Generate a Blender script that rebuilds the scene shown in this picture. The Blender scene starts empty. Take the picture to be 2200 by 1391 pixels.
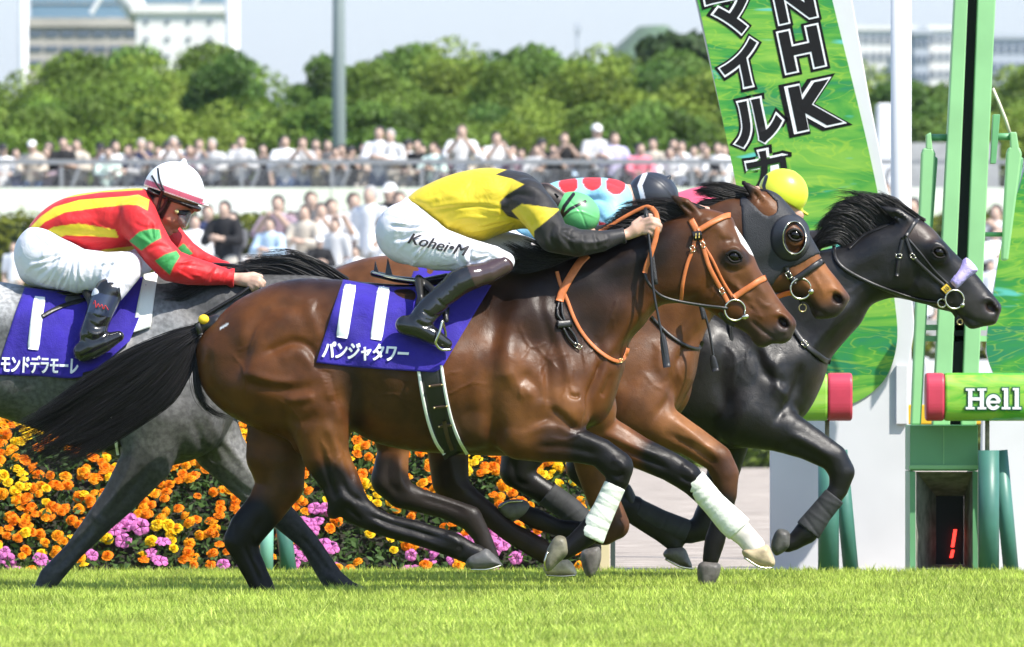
import bpy, math, random
import numpy as np
from mathutils import Vector, Matrix, noise as mnoise

# ------------------------------------------------------------------ camera, sky, sun, exposure
SC = bpy.context.scene
COL = SC.collection
CAM_H, CAM_D, FPX, HORIZ = 0.98, 40.0, 18800.0, 825.0     # eye height, distance to the nearest horse, focal length in photo pixels, horizon row
cd = bpy.data.cameras.new('camera'); cam = bpy.data.objects.new('camera', cd); COL.objects.link(cam)
cam.location = (0, -CAM_D, CAM_H); cam.rotation_euler = (math.radians(90), 0, 0)
cd.sensor_width = 36; cd.lens = 36 * FPX / 2200; cd.shift_y = (HORIZ - 695.5) / 2200
cd.clip_start = 1; cd.clip_end = 6000
cd.dof.use_dof = True; cd.dof.focus_distance = 40.2; cd.dof.aperture_fstop = 8.6
SC.camera = cam
SUN_EL, SUN_AZ = 50.0, 129.0     # degrees; azimuth clockwise from +Y (away from the camera): the sun stands to the right, a little on the camera's side
W_ = bpy.data.worlds.new('World'); SC.world = W_; W_.use_nodes = True
wn = W_.node_tree.nodes; wl = W_.node_tree.links
sky = wn.new('ShaderNodeTexSky'); sky.sky_type = 'NISHITA'; sky.sun_disc = False
sky.sun_elevation = math.radians(SUN_EL); sky.sun_rotation = math.radians(SUN_AZ)
sky.air_density = 1.0; sky.dust_density = 0.6; sky.ozone_density = 1.0
# summer haze whitens the lowest part of the sky all round the horizon
tcw = wn.new('ShaderNodeTexCoord'); sxw = wn.new('ShaderNodeSeparateXYZ'); wl.new(tcw.outputs['Generated'], sxw.inputs[0])
mrw = wn.new('ShaderNodeMapRange'); mrw.interpolation_type = 'SMOOTHSTEP'; mrw.inputs[1].default_value = 0.0; mrw.inputs[2].default_value = 0.20; mrw.inputs[3].default_value = 0.9; mrw.inputs[4].default_value = 0.0
wl.new(sxw.outputs[2], mrw.inputs[0])
mxw = wn.new('ShaderNodeMix'); mxw.data_type = 'RGBA'; wl.new(mrw.outputs[0], mxw.inputs[0]); wl.new(sky.outputs[0], mxw.inputs[6]); mxw.inputs[7].default_value = (2.20, 2.47, 3.05, 1)
wl.new(mxw.outputs[2], wn['Background'].inputs[0]); wn['Background'].inputs[1].default_value = 0.15
sd = bpy.data.lights.new('sun', 'SUN'); so = bpy.data.objects.new('sun', sd); COL.objects.link(so)
sd.energy = 4.0; sd.angle = math.radians(0.5); sd.color = (1.0, 0.95, 0.87)
_el, _az = math.radians(SUN_EL), math.radians(SUN_AZ)
_dir = Vector((math.sin(_az) * math.cos(_el), math.cos(_az) * math.cos(_el), math.sin(_el)))
so.rotation_euler = _dir.to_track_quat('Z', 'Y').to_euler(); so.location = _dir * 50
SC.view_settings.view_transform = 'Standard'; SC.view_settings.look = 'None'
SC.view_settings.gamma = 1; SC.view_settings.use_curve_mapping = False
SC.view_settings.exposure = 0.93
SC.render.engine = 'CYCLES'
SC.cycles.max_bounces = 6; SC.cycles.transparent_max_bounces = 8; SC.cycles.use_denoising = True

rng = np.random.default_rng(11); random.seed(11)
f32 = np.float32

# ------------------------------------------------------------------ small helpers
def P(px, py, Y):
    """point that the photo pixel (px, py) shows at depth Y metres beyond the nearest horse"""
    s = (CAM_D + Y) / FPX
    return Vector(((px - 1100) * s, Y, CAM_H - (py - HORIZ) * s))

def tag(o, label=None, cat=None, group=None, kind=None):
    if label: o['label'] = label
    if cat: o['category'] = cat
    if group: o['group'] = group
    if kind: o['kind'] = kind
    return o

def empty(name, loc, label, cat, group=None):
    o = bpy.data.objects.new(name, None); COL.objects.link(o); o.location = loc
    o.empty_display_size = 0.2
    return tag(o, label, cat, group)

def link(name, me, mats, parent=None, local=False):
    """mesh data in world space (or local to its parent) becomes one object"""
    o = bpy.data.objects.new(name, me); COL.objects.link(o)
    if mats is not None and len(me.materials) == 0:
        for m in (mats if isinstance(mats, (list, tuple)) else [mats]): me.materials.append(m)
    if parent is not None:
        o.parent = parent
        if not local:
            w = Vector((0, 0, 0)); p = parent
            while p is not None: w += p.location; p = p.parent
            o.location = -w
    return o

def mesh_np(name, V, F, smooth=True, col=None, mi=None):
    """V (n,3), F (m,k) with equal k, or a list of index lists"""
    me = bpy.data.meshes.new(name)
    if isinstance(F, np.ndarray):
        n, (m, k) = len(V), F.shape
        me.vertices.add(n); me.vertices.foreach_set('co', np.ascontiguousarray(V, f32).ravel())
        me.loops.add(m * k); me.loops.foreach_set('vertex_index', np.ascontiguousarray(F, np.int32).ravel())
        me.polygons.add(m); me.polygons.foreach_set('loop_start', np.arange(0, m * k, k, dtype=np.int32))
        me.update(calc_edges=True)
    else:
        me.from_pydata([tuple(map(float, v)) for v in V], [], [tuple(int(i) for i in f) for f in F]); me.update()
    if smooth: me.polygons.foreach_set('use_smooth', np.ones(len(me.polygons), bool))
    if mi is not None: me.polygons.foreach_set('material_index', np.asarray(mi, np.int32))
    if col is not None:
        a = me.color_attributes.new('Col', 'FLOAT_COLOR', 'POINT')
        c = np.ones((len(V), 4), f32); c[:, :3] = col
        a.data.foreach_set('color', c.ravel())
    return me

class MB:
    """collects boxes, bars and tubes into one mesh"""
    def __init__(s): s.v = []; s.f = []
    def add(s, V, F):
        o = len(s.v); s.v += [tuple(map(float, v)) for v in V]; s.f += [tuple(i + o for i in f) for f in F]; return s
    def box(s, a, b):
        x0, y0, z0 = a; x1, y1, z1 = b
        V = [(x0,y0,z0),(x1,y0,z0),(x1,y1,z0),(x0,y1,z0),(x0,y0,z1),(x1,y0,z1),(x1,y1,z1),(x0,y1,z1)]
        return s.add(V, [(0,3,2,1),(4,5,6,7),(0,1,5,4),(1,2,6,5),(2,3,7,6),(3,0,4,7)])
    def prism(s, poly, y0, y1):
        """outline in (x, z), counter-clockwise seen from the camera, between depths y0 and y1"""
        n = len(poly)
        V = [(x, y0, z) for x, z in poly] + [(x, y1, z) for x, z in poly]
        F = [tuple(range(n)), tuple(range(2 * n - 1, n - 1, -1))]
        F += [(i, i + n, (i + 1) % n + n, (i + 1) % n) for i in range(n)]
        return s.add(V, F)
    def tube(s, pts, r, n=10, cap=True, flat=1.0):
        pts = [Vector(p) for p in pts]; rs = r if isinstance(r, (list, tuple)) else [r] * len(pts)
        V = []; F = []
        for i, p in enumerate(pts):
            t = (pts[min(i + 1, len(pts) - 1)] - pts[max(i - 1, 0)]).normalized()
            ref = Vector((0, 0, 1)) if abs(t.z) < .9 else Vector((1, 0, 0))
            u = t.cross(ref).normalized(); w = u.cross(t)
            for k in range(n):
                a = 2 * math.pi * k / n
                V.append(p + (u * math.cos(a) + w * math.sin(a) * flat) * rs[i])
        for i in range(len(pts) - 1):
            for k in range(n):
                a = i * n + k; b = i * n + (k + 1) % n
                F.append((a, a + n, b + n, b))
        if cap: F += [tuple(range(n)), tuple(range(len(V) - 1, len(V) - n - 1, -1))]
        return s.add(V, F)
    def mesh(s, name, smooth=False):
        me = bpy.data.meshes.new(name); me.from_pydata(s.v, [], s.f); me.update()
        if smooth: me.polygons.foreach_set('use_smooth', np.ones(len(me.polygons), bool))
        return me
    def build(s, name, m, parent=None, smooth=False, bevel=0):
        o = link(name, s.mesh(name, smooth), m, parent)
        if bevel:
            b = o.modifiers.new('bevel', 'BEVEL'); b.width = bevel; b.segments = 2; b.limit_method = 'ANGLE'
        return o

def spline(pts, n):
    """Catmull-Rom through pts, n samples, any dimension"""
    p = np.asarray(pts, float); m = len(p)
    q = np.vstack([2 * p[0] - p[1], p, 2 * p[-1] - p[-2]])
    t = np.linspace(0, m - 1 - 1e-9, n); i = t.astype(int); u = (t - i)[:, None]
    a, b, c, d = q[i], q[i + 1], q[i + 2], q[i + 3]
    return 0.5 * (2 * b + (c - a) * u + (2 * a - 5 * b + 4 * c - d) * u ** 2 + (3 * b - a - 3 * c + d) * u ** 3)

def closed_spline(pts, k=6):
    p = np.asarray(pts, float); out = []; m = len(p)
    for i in range(m):
        a, b, c, d = p[i - 1], p[i], p[(i + 1) % m], p[(i + 2) % m]
        for j in range(k):
            u = j / k
            out.append(0.5 * (2 * b + (c - a) * u + (2 * a - 5 * b + 4 * c - d) * u ** 2 + (3 * b - a - 3 * c + d) * u ** 3))
    return np.array(out)

# ------------------------------------------------------------------ materials
def mat(name, color=(.5, .5, .5), rough=.6, spec=.5, metal=0, attr=False, var=0.0, vscale=8, bump=0, bscale=40, emit=None, sheen=0, coat=0, trans=0, two=None, alpha=None, detail=4, stretch=None, bump2=None, transl=0, world=False):
    m = bpy.data.materials.new(name); m.use_nodes = True
    N, L = m.node_tree.nodes, m.node_tree.links; b = N['Principled BSDF']
    b.inputs['Roughness'].default_value = rough; b.inputs['Specular IOR Level'].default_value = spec
    b.inputs['Metallic'].default_value = metal
    if sheen: b.inputs['Sheen Weight'].default_value = sheen; b.inputs['Sheen Roughness'].default_value = .4
    if coat: b.inputs['Coat Weight'].default_value = coat; b.inputs['Coat Roughness'].default_value = .12
    if alpha is not None: b.inputs['Alpha'].default_value = alpha
    if trans:
        b.inputs['Subsurface Weight'].default_value = trans
        b.inputs['Subsurface Radius'].default_value = (.01, .004, .002)
    src = None
    if attr:
        a = N.new('ShaderNodeVertexColor'); a.layer_name = 'Col'; src = a.outputs[0]
    tc = N.new('ShaderNodeTexCoord'); co = tc.outputs['Object']
    if world: co = N.new('ShaderNodeNewGeometry').outputs['Position']
    if stretch:
        mp = N.new('ShaderNodeMapping'); mp.inputs['Scale'].default_value = stretch; L.new(co, mp.inputs[0]); co = mp.outputs[0]
    if var or two:
        n = N.new('ShaderNodeTexNoise'); n.inputs['Scale'].default_value = vscale; n.inputs['Detail'].default_value = detail
        L.new(co, n.inputs['Vector'])
        mx = N.new('ShaderNodeMix'); mx.data_type = 'RGBA'
        rp = N.new('ShaderNodeMapRange'); rp.inputs[1].default_value = .35; rp.inputs[2].default_value = .65
        L.new(n.outputs[0], rp.inputs[0]); L.new(rp.outputs[0], mx.inputs[0])
        if two:
            mx.inputs[6].default_value = (*color, 1); mx.inputs[7].default_value = (*two, 1); src = mx.outputs[2]
        else:
            mx.blend_type = 'MULTIPLY'; mx.inputs[0].default_value = 1
            rp.inputs[3].default_value = 1 - var; rp.inputs[4].default_value = 1 + var
            L.remove(mx.inputs[0].links[0])
            L.new(rp.outputs[0], mx.inputs[7])
            if src: L.new(src, mx.inputs[6])
            else: mx.inputs[6].default_value = (*color, 1)
            src = mx.outputs[2]
    if src: L.new(src, b.inputs['Base Color'])
    else: b.inputs['Base Color'].default_value = (*color, 1)
    if bump:
        n2 = N.new('ShaderNodeTexNoise'); n2.inputs['Scale'].default_value = bscale; n2.inputs['Detail'].default_value = 5
        L.new(co, n2.inputs['Vector'])
        bp = N.new('ShaderNodeBump'); bp.inputs['Strength'].default_value = bump; bp.inputs['Distance'].default_value = .01
        L.new(n2.outputs[0], bp.inputs['Height']); L.new(bp.outputs[0], b.inputs['Normal'])
        if bump2:
            n3 = N.new('ShaderNodeTexNoise'); n3.inputs['Scale'].default_value = bump2[0]; n3.inputs['Detail'].default_value = 3; n3.inputs['Distortion'].default_value = .6
            L.new(co, n3.inputs['Vector']); b3 = N.new('ShaderNodeBump'); b3.inputs['Strength'].default_value = bump2[1]; b3.inputs['Distance'].default_value = .02
            L.new(n3.outputs[0], b3.inputs['Height']); L.new(b3.outputs[0], bp.inputs['Normal'])
            rr = N.new('ShaderNodeMapRange'); rr.inputs[1].default_value = .3; rr.inputs[2].default_value = .7; rr.inputs[3].default_value = rough - .06; rr.inputs[4].default_value = rough + .18
            L.new(n3.outputs[0], rr.inputs[0]); L.new(rr.outputs[0], b.inputs['Roughness'])
    if transl:      # thin leaves and petals let part of the light through
        tl_ = N.new('ShaderNodeBsdfTranslucent'); ms = N.new('ShaderNodeMixShader'); ms.inputs[0].default_value = transl
        if src: L.new(src, tl_.inputs[0])
        else: tl_.inputs[0].default_value = (*color, 1)
        L.new(b.outputs[0], ms.inputs[1]); L.new(tl_.outputs[0], ms.inputs[2]); L.new(ms.outputs[0], N['Material Output'].inputs[0])
    if emit:
        b.inputs['Emission Color'].default_value = (*emit[:3], 1); b.inputs['Emission Strength'].default_value = emit[3]
    return m

# ------------------------------------------------------------------ implicit sculpting (x, z in photo pixels, q = pixels away from the figure's middle plane, + is away from the camera)
def box_blur(a, r, it=2):
    if r < 1: return a
    for _ in range(it):
        for ax in (0, 1):
            p = np.pad(a, [(r + 1, r) if i == ax else (0, 0) for i in (0, 1)], mode='edge')
            c = np.cumsum(p, axis=ax, dtype=np.float64)
            n = a.shape[ax]
            hi = np.take(c, range(2 * r + 1, 2 * r + 1 + n), axis=ax); lo = np.take(c, range(0, n), axis=ax)
            a = ((hi - lo) / (2 * r + 1)).astype(f32)
    return a

def seg_dist2(px, pz, a, b):
    ax, az = a; bx, bz = b; dx, dz = bx - ax, bz - az; L = dx * dx + dz * dz + 1e-9
    t = np.clip(((px - ax) * dx + (pz - az) * dz) / L, 0, 1)
    return (px - ax - t * dx) ** 2 + (pz - az - t * dz) ** 2, t

def poly_inside(px, pz, poly):
    ins = np.zeros(px.shape, bool)
    for (ax, az), (bx, bz) in zip(poly, np.roll(poly, -1, 0)):
        if az == bz: continue
        c = (az > pz) != (bz > pz)
        ins ^= c & (px < (bx - ax) * (pz - az) / (bz - az) + ax)
    return ins

def poly_sd(px, pz, poly):
    """2D distance to a closed outline, positive inside"""
    d = np.full(px.shape, 1e9, f32)
    for a, b in zip(poly, np.roll(poly, -1, 0)):
        d = np.minimum(d, seg_dist2(px, pz, a, b)[0])
    d = np.sqrt(d); return np.where(poly_inside(px, pz, poly), d, -d)

def line_dist(px, pz, pts):
    d = np.full(px.shape, 1e9, f32)
    for a, b in zip(pts[:-1], pts[1:]): d = np.minimum(d, seg_dist2(px, pz, a[:2], b[:2])[0])
    return np.sqrt(d)

def ctrl(px, pz, pts, vals, sig):
    num = np.zeros(px.shape, f32); den = np.zeros(px.shape, f32) + 1e-9
    for (x, z), v in zip(pts, vals):
        g = 1.0 / (((px - x) ** 2 + (pz - z) ** 2) / sig ** 2 + .15) ** 1.6
        num += g * v; den += g
    return num / den

class Field:
    def __init__(s, x0, x1, z0, z1, q0, q1, v):
        s.o = (x0, z0, q0); s.v = v
        s.x = np.arange(x0, x1, v, dtype=f32); s.z = np.arange(z0, z1, v, dtype=f32); s.q = np.arange(q0, q1, v, dtype=f32)
        s.d = np.full((len(s.x), len(s.z), len(s.q)), 60, f32)
    def sl(s, lo, hi):
        out = []
        for k, ax in enumerate((s.x, s.z, s.q)):
            a = max(0, int((lo[k] - s.o[k]) / s.v)); b = min(len(ax), int((hi[k] - s.o[k]) / s.v) + 2)
            if b <= a: return None
            out.append(slice(a, b))
        return tuple(out)
    def grid(s, sl):
        return s.x[sl[0]][:, None, None], s.z[sl[1]][None, :, None], s.q[sl[2]][None, None, :]
    def merge(s, sl, p, k, sub=False):
        a = s.d[sl]
        if sub:
            p = -p
            if k > 0: h = np.maximum(k - np.abs(a - p), 0) / k; s.d[sl] = np.maximum(a, p) + h * h * k * .25
            else: s.d[sl] = np.maximum(a, p)
        else:
            if k > 0: h = np.maximum(k - np.abs(a - p), 0) / k; s.d[sl] = np.minimum(a, p) - h * h * k * .25
            else: s.d[sl] = np.minimum(a, p)
    def chain(s, pts, k=8, w=1.0, sub=False):
        """tapered limb: pts of (x, z, q, r)"""
        P_ = np.array(pts, float); R = P_[:, 3].max() * max(1, w) + k + 8
        sl = s.sl(P_[:, :3].min(0) - R, P_[:, :3].max(0) + R)
        if sl is None: return s
        X, Z, Q = s.grid(sl); best = None
        for a, b in zip(P_[:-1], P_[1:]):
            d = b[:3] - a[:3]; L = d @ d + 1e-9
            t = np.clip(((X - a[0]) * d[0] + (Z - a[1]) * d[1] + (Q - a[2]) * d[2]) / L, 0, 1)
            r = a[3] + (b[3] - a[3]) * t
            dd = np.sqrt((X - a[0] - t * d[0]) ** 2 + (Z - a[1] - t * d[1]) ** 2 + ((Q - a[2] - t * d[2]) / w) ** 2) - r
            best = dd if best is None else np.minimum(best, dd)
        s.merge(sl, best.astype(f32), k, sub); return s
    def ell(s, c, r, ang=0, k=8, sub=False):
        """ellipsoid, ang turns it in the picture plane (degrees, clockwise on the photo)"""
        m = max(r) + k + 8; sl = s.sl(np.array(c) - m, np.array(c) + m)
        if sl is None: return s
        X, Z, Q = s.grid(sl); ca, sa = math.cos(math.radians(ang)), math.sin(math.radians(ang))
        u = (X - c[0]) * ca + (Z - c[1]) * sa; v = -(X - c[0]) * sa + (Z - c[1]) * ca; w = Q - c[2]
        k0 = np.sqrt((u / r[0]) ** 2 + (v / r[1]) ** 2 + (w / r[2]) ** 2)
        k1 = np.sqrt((u / r[0] ** 2) ** 2 + (v / r[1] ** 2) ** 2 + (w / r[2] ** 2) ** 2) + 1e-6
        s.merge(sl, (k0 * (k0 - 1) / k1).astype(f32), k, sub); return s
    def poly(s, outline, cw, k=0, blur=2, qc=0, sig=90, sub=False, sm=6, shr=0):
        """solid from a side outline; cw = control points (x, z, half width, rounding radius)"""
        pl = closed_spline(outline, sm) if sm else np.asarray(outline, float)
        m = 12 + k; wmax = max(c[2] for c in cw)
        sl = s.sl((pl[:, 0].min() - m, pl[:, 1].min() - m, qc - wmax - m), (pl[:, 0].max() + m, pl[:, 1].max() + m, qc + wmax + m))
        if sl is None: return s
        X = np.broadcast_to(s.x[sl[0]][:, None], (sl[0].stop - sl[0].start, sl[1].stop - sl[1].start)); Z = np.broadcast_to(s.z[sl[1]][None, :], X.shape)
        d = poly_sd(X, Z, pl).astype(f32) - shr
        d = np.where(d > 12, box_blur(d, max(1, int(blur * 3 / s.v))), box_blur(d, max(0, int(blur / s.v))))
        W = ctrl(X, Z, [c[:2] for c in cw], [c[2] for c in cw], sig); R = ctrl(X, Z, [c[:2] for c in cw], [c[3] for c in cw], sig)
        u = 1 - np.minimum(d / R, 1)
        g = (np.sqrt(((s.q[sl[2]][None, None, :] - qc) / W[..., None]) ** 2 + u[..., None] ** 2) - 1) * np.minimum(W, R)[..., None]
        s.merge(sl, g.astype(f32), k, sub); return s
    def front(s):
        """depth q of the surface nearest the camera for each column, nan-filled outward"""
        ins = s.d < 0; any_ = ins.any(2); i = ins.argmax(2); i0 = np.maximum(i - 1, 0)
        ii, jj = np.indices(any_.shape); a = s.d[ii, jj, i0]; b = s.d[ii, jj, i]
        t = np.where(i > 0, a / (a - b + 1e-9), 0)
        q = (s.o[2] + (i0 + np.clip(t, 0, 1)) * s.v).astype(f32); q[~any_] = np.nan
        for _ in range(60):
            bad = np.isnan(q)
            if not bad.any(): break
            st = np.stack([np.roll(q, sh, ax) for ax in (0, 1) for sh in (1, -1)])
            with np.errstate(all='ignore'):
                import warnings; warnings.simplefilter('ignore'); mn = np.nanmean(st, 0)
            q = np.where(bad, mn, q)
        return np.nan_to_num(q, nan=0.0)
    def mesh(s, smooth=2):
        d = s.d; ins = d < 0
        c = sum(ins[i:ins.shape[0] - 1 + i, j:ins.shape[1] - 1 + j, k:ins.shape[2] - 1 + k].astype(np.int8) for i in (0, 1) for j in (0, 1) for k in (0, 1))
        act = (c > 0) & (c < 8); I = np.argwhere(act); idx = np.full(act.shape, -1, np.int32); idx[act] = np.arange(len(I))
        cor = [(i, j, k) for i in (0, 1) for j in (0, 1) for k in (0, 1)]
        val = np.stack([d[I[:, 0] + i, I[:, 1] + j, I[:, 2] + k] for i, j, k in cor], 1)
        acc = np.zeros((len(I), 3), f32); cnt = np.zeros(len(I), f32)
        for a in range(8):
            for b in range(a + 1, 8):
                if sum(abs(cor[a][m] - cor[b][m]) for m in range(3)) != 1: continue
                va, vb = val[:, a], val[:, b]; cr = (va < 0) != (vb < 0)
                t = np.where(cr, va / (va - vb + 1e-12), 0)[:, None]
                acc += np.where(cr[:, None], np.array(cor[a], f32) + (np.array(cor[b], f32) - np.array(cor[a], f32)) * t, 0); cnt += cr
        V = (I + acc / cnt[:, None]) * s.v + np.array(s.o, f32)
        F = []
        for ax in range(3):
            n = [slice(None)] * 3; m = [slice(None)] * 3; n[ax] = slice(0, -1); m[ax] = slice(1, None)
            A, B = ins[tuple(n)], ins[tuple(m)]
            E = np.argwhere(A != B); o1, o2 = [(1, 2), (2, 0), (0, 1)][ax]
            E = E[(E[:, o1] > 0) & (E[:, o2] > 0) & (E[:, o1] < d.shape[o1] - 1) & (E[:, o2] < d.shape[o2] - 1)]
            fl = A[tuple(E.T)]
            def cell(a, b):
                e = E.copy(); e[:, o1] -= a; e[:, o2] -= b; return idx[tuple(e.T)]
            Q = np.stack([cell(1, 1), cell(0, 1), cell(0, 0), cell(1, 0)], 1)
            Q[~fl] = Q[~fl][:, ::-1]; F.append(Q)
        F = np.concatenate(F); F = F[(F >= 0).all(1)]
        E = np.concatenate([F[:, [0, 1]], F[:, [1, 2]], F[:, [2, 3]], F[:, [3, 0]]]); n = len(V)
        deg = np.bincount(E[:, 0], minlength=n) + np.bincount(E[:, 1], minlength=n)
        for it in range(smooth * 2):
            lam = .5 if it % 2 == 0 else -.42
            L = np.stack([np.bincount(E[:, 0], V[E[:, 1], m], n) + np.bincount(E[:, 1], V[E[:, 0], m], n) for m in range(3)], 1) / np.maximum(deg, 1)[:, None]
            V = V + lam * (L - V)
        return V.astype(f32), F

def normals(V, F):
    fn = np.cross(V[F[:, 2]] - V[F[:, 0]], V[F[:, 3]] - V[F[:, 1]]); n = len(V)
    N = np.stack([sum(np.bincount(F[:, j], fn[:, m], n) for j in range(4)) for m in range(3)], 1)
    return N / (np.linalg.norm(N, axis=1)[:, None] + 1e-9)

def relief(V, F, strokes):
    """raise or cut muscle lines, veins and cloth folds: strokes of (points, height, width[, qmin, qmax])"""
    N = normals(V, F); D = np.zeros(len(V), f32); w = np.abs(N[:, 2]) ** .7
    for st in strokes:
        pts, amp, wid = st[:3]; qa, qb = st[3:5] if len(st) > 3 else (-1e3, 1e3)
        p = spline(pts, max(8, 5 * len(pts))) if len(pts) > 2 else np.array(pts, float)
        lo, hi = p.min(0) - 3 * wid, p.max(0) + 3 * wid
        m = np.where((V[:, 0] > lo[0]) & (V[:, 0] < hi[0]) & (V[:, 1] > lo[1]) & (V[:, 1] < hi[1]) & (V[:, 2] > qa) & (V[:, 2] < qb))[0]
        if len(m) == 0: continue
        best = np.full(len(m), 1e9); tt = np.zeros(len(m)); n = len(p) - 1
        for i, (a, b) in enumerate(zip(p[:-1], p[1:])):
            dd, t = seg_dist2(V[m, 0], V[m, 1], a, b); u = dd < best
            best = np.where(u, dd, best); tt = np.where(u, (i + t) / n, tt)
        taper = np.clip(np.minimum(tt, 1 - tt) * 5 + .15, 0, 1) if len(pts) > 1 else 1
        D[m] += amp * .9 * np.exp(-best / (wid * (1.12 if wid > 5 else 1)) ** 2) * taper
    return (V + N * (D * w)[:, None]).astype(f32), N

def veins(regions, seed, amp=1.5):
    """branching veins as raised lines: regions of (x, z, heading in degrees, length)"""
    g = np.random.default_rng(seed); out = []
    def walk(x, z, a, L, w):
        pts = [(x, z)]; n = max(4, int(L / 14))
        for i in range(n):
            a += g.normal(0, 17); x += math.cos(math.radians(a)) * L / n; z += math.sin(math.radians(a)) * L / n; pts.append((x, z))
            if i == n // 2 and L > 60: walk(x, z, a + g.choice([-38, 38]), L * .5, w * .8)
        out.append((pts, amp * w / 2.6, w))
    for x, z, a, L in regions: walk(x, z, a, L, 2.7)
    return out

class Fig:
    """one horse or rider: pixel space of the photo set upright in the world at depth Y"""
    def __init__(s, Y): s.Y = Y; s.s = (CAM_D + Y) / FPX
    def w(s, V):
        V = np.asarray(V, float).reshape(-1, 3)
        return np.stack([(V[:, 0] - 1100) * s.s, s.Y + V[:, 2] * s.s, CAM_H - (V[:, 1] - HORIZ) * s.s], 1)
    def obj(s, name, V, F, m, parent, col=None, smooth=True):
        if isinstance(F, np.ndarray) and len(F):
            W = s.w(V); fl = np.cross(W[F[:, 1]] - W[F[:, 0]], W[F[:, 2]] - W[F[:, 0]])
            vol = (fl * W[F[:, 0]]).sum() - (fl * W.mean(0)).sum()
            if vol < 0: F = F[:, ::-1]
        return link(name, mesh_np(name, s.w(V), F, smooth, col), m, parent)

class Height:
    """front surface of a field, as a function of the pixel"""
    def __init__(s, f, blur=0): s.f = f; s.h = box_blur(f.front(), int(blur / f.v)) if blur else f.front()
    def __call__(s, x, z):
        x = np.asarray(x, float); z = np.asarray(z, float)
        a = np.clip((x - s.f.o[0]) / s.f.v, 0, s.h.shape[0] - 1.001); b = np.clip((z - s.f.o[1]) / s.f.v, 0, s.h.shape[1] - 1.001)
        i, j = a.astype(int), b.astype(int); u, v = a - i, b - j; h = s.h
        return h[i, j] * (1 - u) * (1 - v) + h[i + 1, j] * u * (1 - v) + h[i, j + 1] * (1 - u) * v + h[i + 1, j + 1] * u * v

def ribbon(fig, name, H, path, width, off, m, parent, th=3, n=None, lift=None):
    """leather strap or band lying on the surface H along a pixel path of (x, z) or (x, z, q)"""
    path = [tuple(p) for p in path]; n = n or max(8, int(sum(math.dist(a[:2], b[:2]) for a, b in zip(path[:-1], path[1:])) / 6))
    p2 = spline([p[:2] for p in path], n) if len(path) > 2 else np.linspace(path[0][:2], path[1][:2], n)
    t = np.gradient(p2, axis=0); t /= np.linalg.norm(t, axis=1)[:, None] + 1e-9; nr = np.stack([-t[:, 1], t[:, 0]], 1)
    ws = np.asarray(width if np.ndim(width) else [width] * n, float)
    if len(ws) != n: ws = np.interp(np.linspace(0, 1, n), np.linspace(0, 1, len(ws)), ws)
    rows = []
    for sgn in (-1, -.5, .5, 1):
        e = p2 + nr * (ws / 2 * sgn)[:, None]
        q = (H(e[:, 0], e[:, 1]) if H else 0 * e[:, 0])
        if len(path[0]) > 2:
            q = spline([p[1:3] for p in path], n)[:, 1] if len(path) > 2 else np.linspace(path[0][2], path[1][2], n)
        q = q - off - (th if abs(sgn) < .9 else th * .55); rows.append(np.column_stack([e, q]))
    for sgn in (1, -1):
        e = p2 + nr * (ws / 2 * sgn)[:, None]
        r = rows[3 if sgn > 0 else 0].copy(); r[:, 2] += th * .9 + off * .5; rows.append(r)
    K = 6; V = np.stack(rows, 1).reshape(-1, 3); F = []
    for i in range(n - 1):
        for k in range(K): a, b = i * K + k, i * K + (k + 1) % K; F.append((a, b, b + K, a + K))
    F = np.array(F); F = np.vstack([F, [(0, 1, 2, 3), (0, 3, 4, 5), ((n-1)*K+3, (n-1)*K+2, (n-1)*K+1, (n-1)*K), ((n-1)*K+5, (n-1)*K+4, (n-1)*K+3, (n-1)*K)]])
    return fig.obj(name, V, F, m, parent)

def tubes(fig, name, paths, r, m, parent, n=8, taper=None, smooth=True):
    """round cords in pixel space: list of paths of (x, z, q)"""
    mb = MB()
    for pth in paths:
        p = spline(pth, max(6, len(pth) * 4)) if len(pth) > 2 else np.array(pth, float)
        W = fig.w(p); k = len(p)
        rr = [r * fig.s * (taper[0] + (taper[1] - taper[0]) * i / (k - 1) if taper else 1) for i in range(k)]
        mb.tube([tuple(v) for v in W], rr, n)
    return mb.build(name, m, parent, smooth)

def ring(fig, name, c, r, th, m, parent, tilt=.25):
    a = np.linspace(0, 2 * np.pi, 25)
    return tubes(fig, name, [np.column_stack([c[0] + r * np.cos(a), c[1] + r * np.sin(a), c[2] + r * tilt * np.cos(a)])], th, m, parent, 8)

def sheet(fig, name, grid, m, parent, th=3, col=None):
    """cloth: grid (nu, nv, 3) of pixel points, given thickness"""
    nu, nv = grid.shape[:2]; A = grid.reshape(-1, 3); B = A.copy(); B[:, 2] += th
    V = np.vstack([A, B]); n = nu * nv; F = []
    I = np.arange(n).reshape(nu, nv)
    q = np.stack([I[:-1, :-1], I[1:, :-1], I[1:, 1:], I[:-1, 1:]], -1).reshape(-1, 4)
    F = [q, q[:, ::-1] + n]
    rim = np.concatenate([I[:, 0], I[-1, 1:], I[-2::-1, -1], I[0, -2::-1]])
    F.append(np.stack([rim[:-1], rim[1:], rim[1:] + n, rim[:-1] + n], 1)[:, ::-1])
    return fig.obj(name, V, np.concatenate(F), m, parent, np.vstack([col, col]) if col is not None else None)

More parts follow.
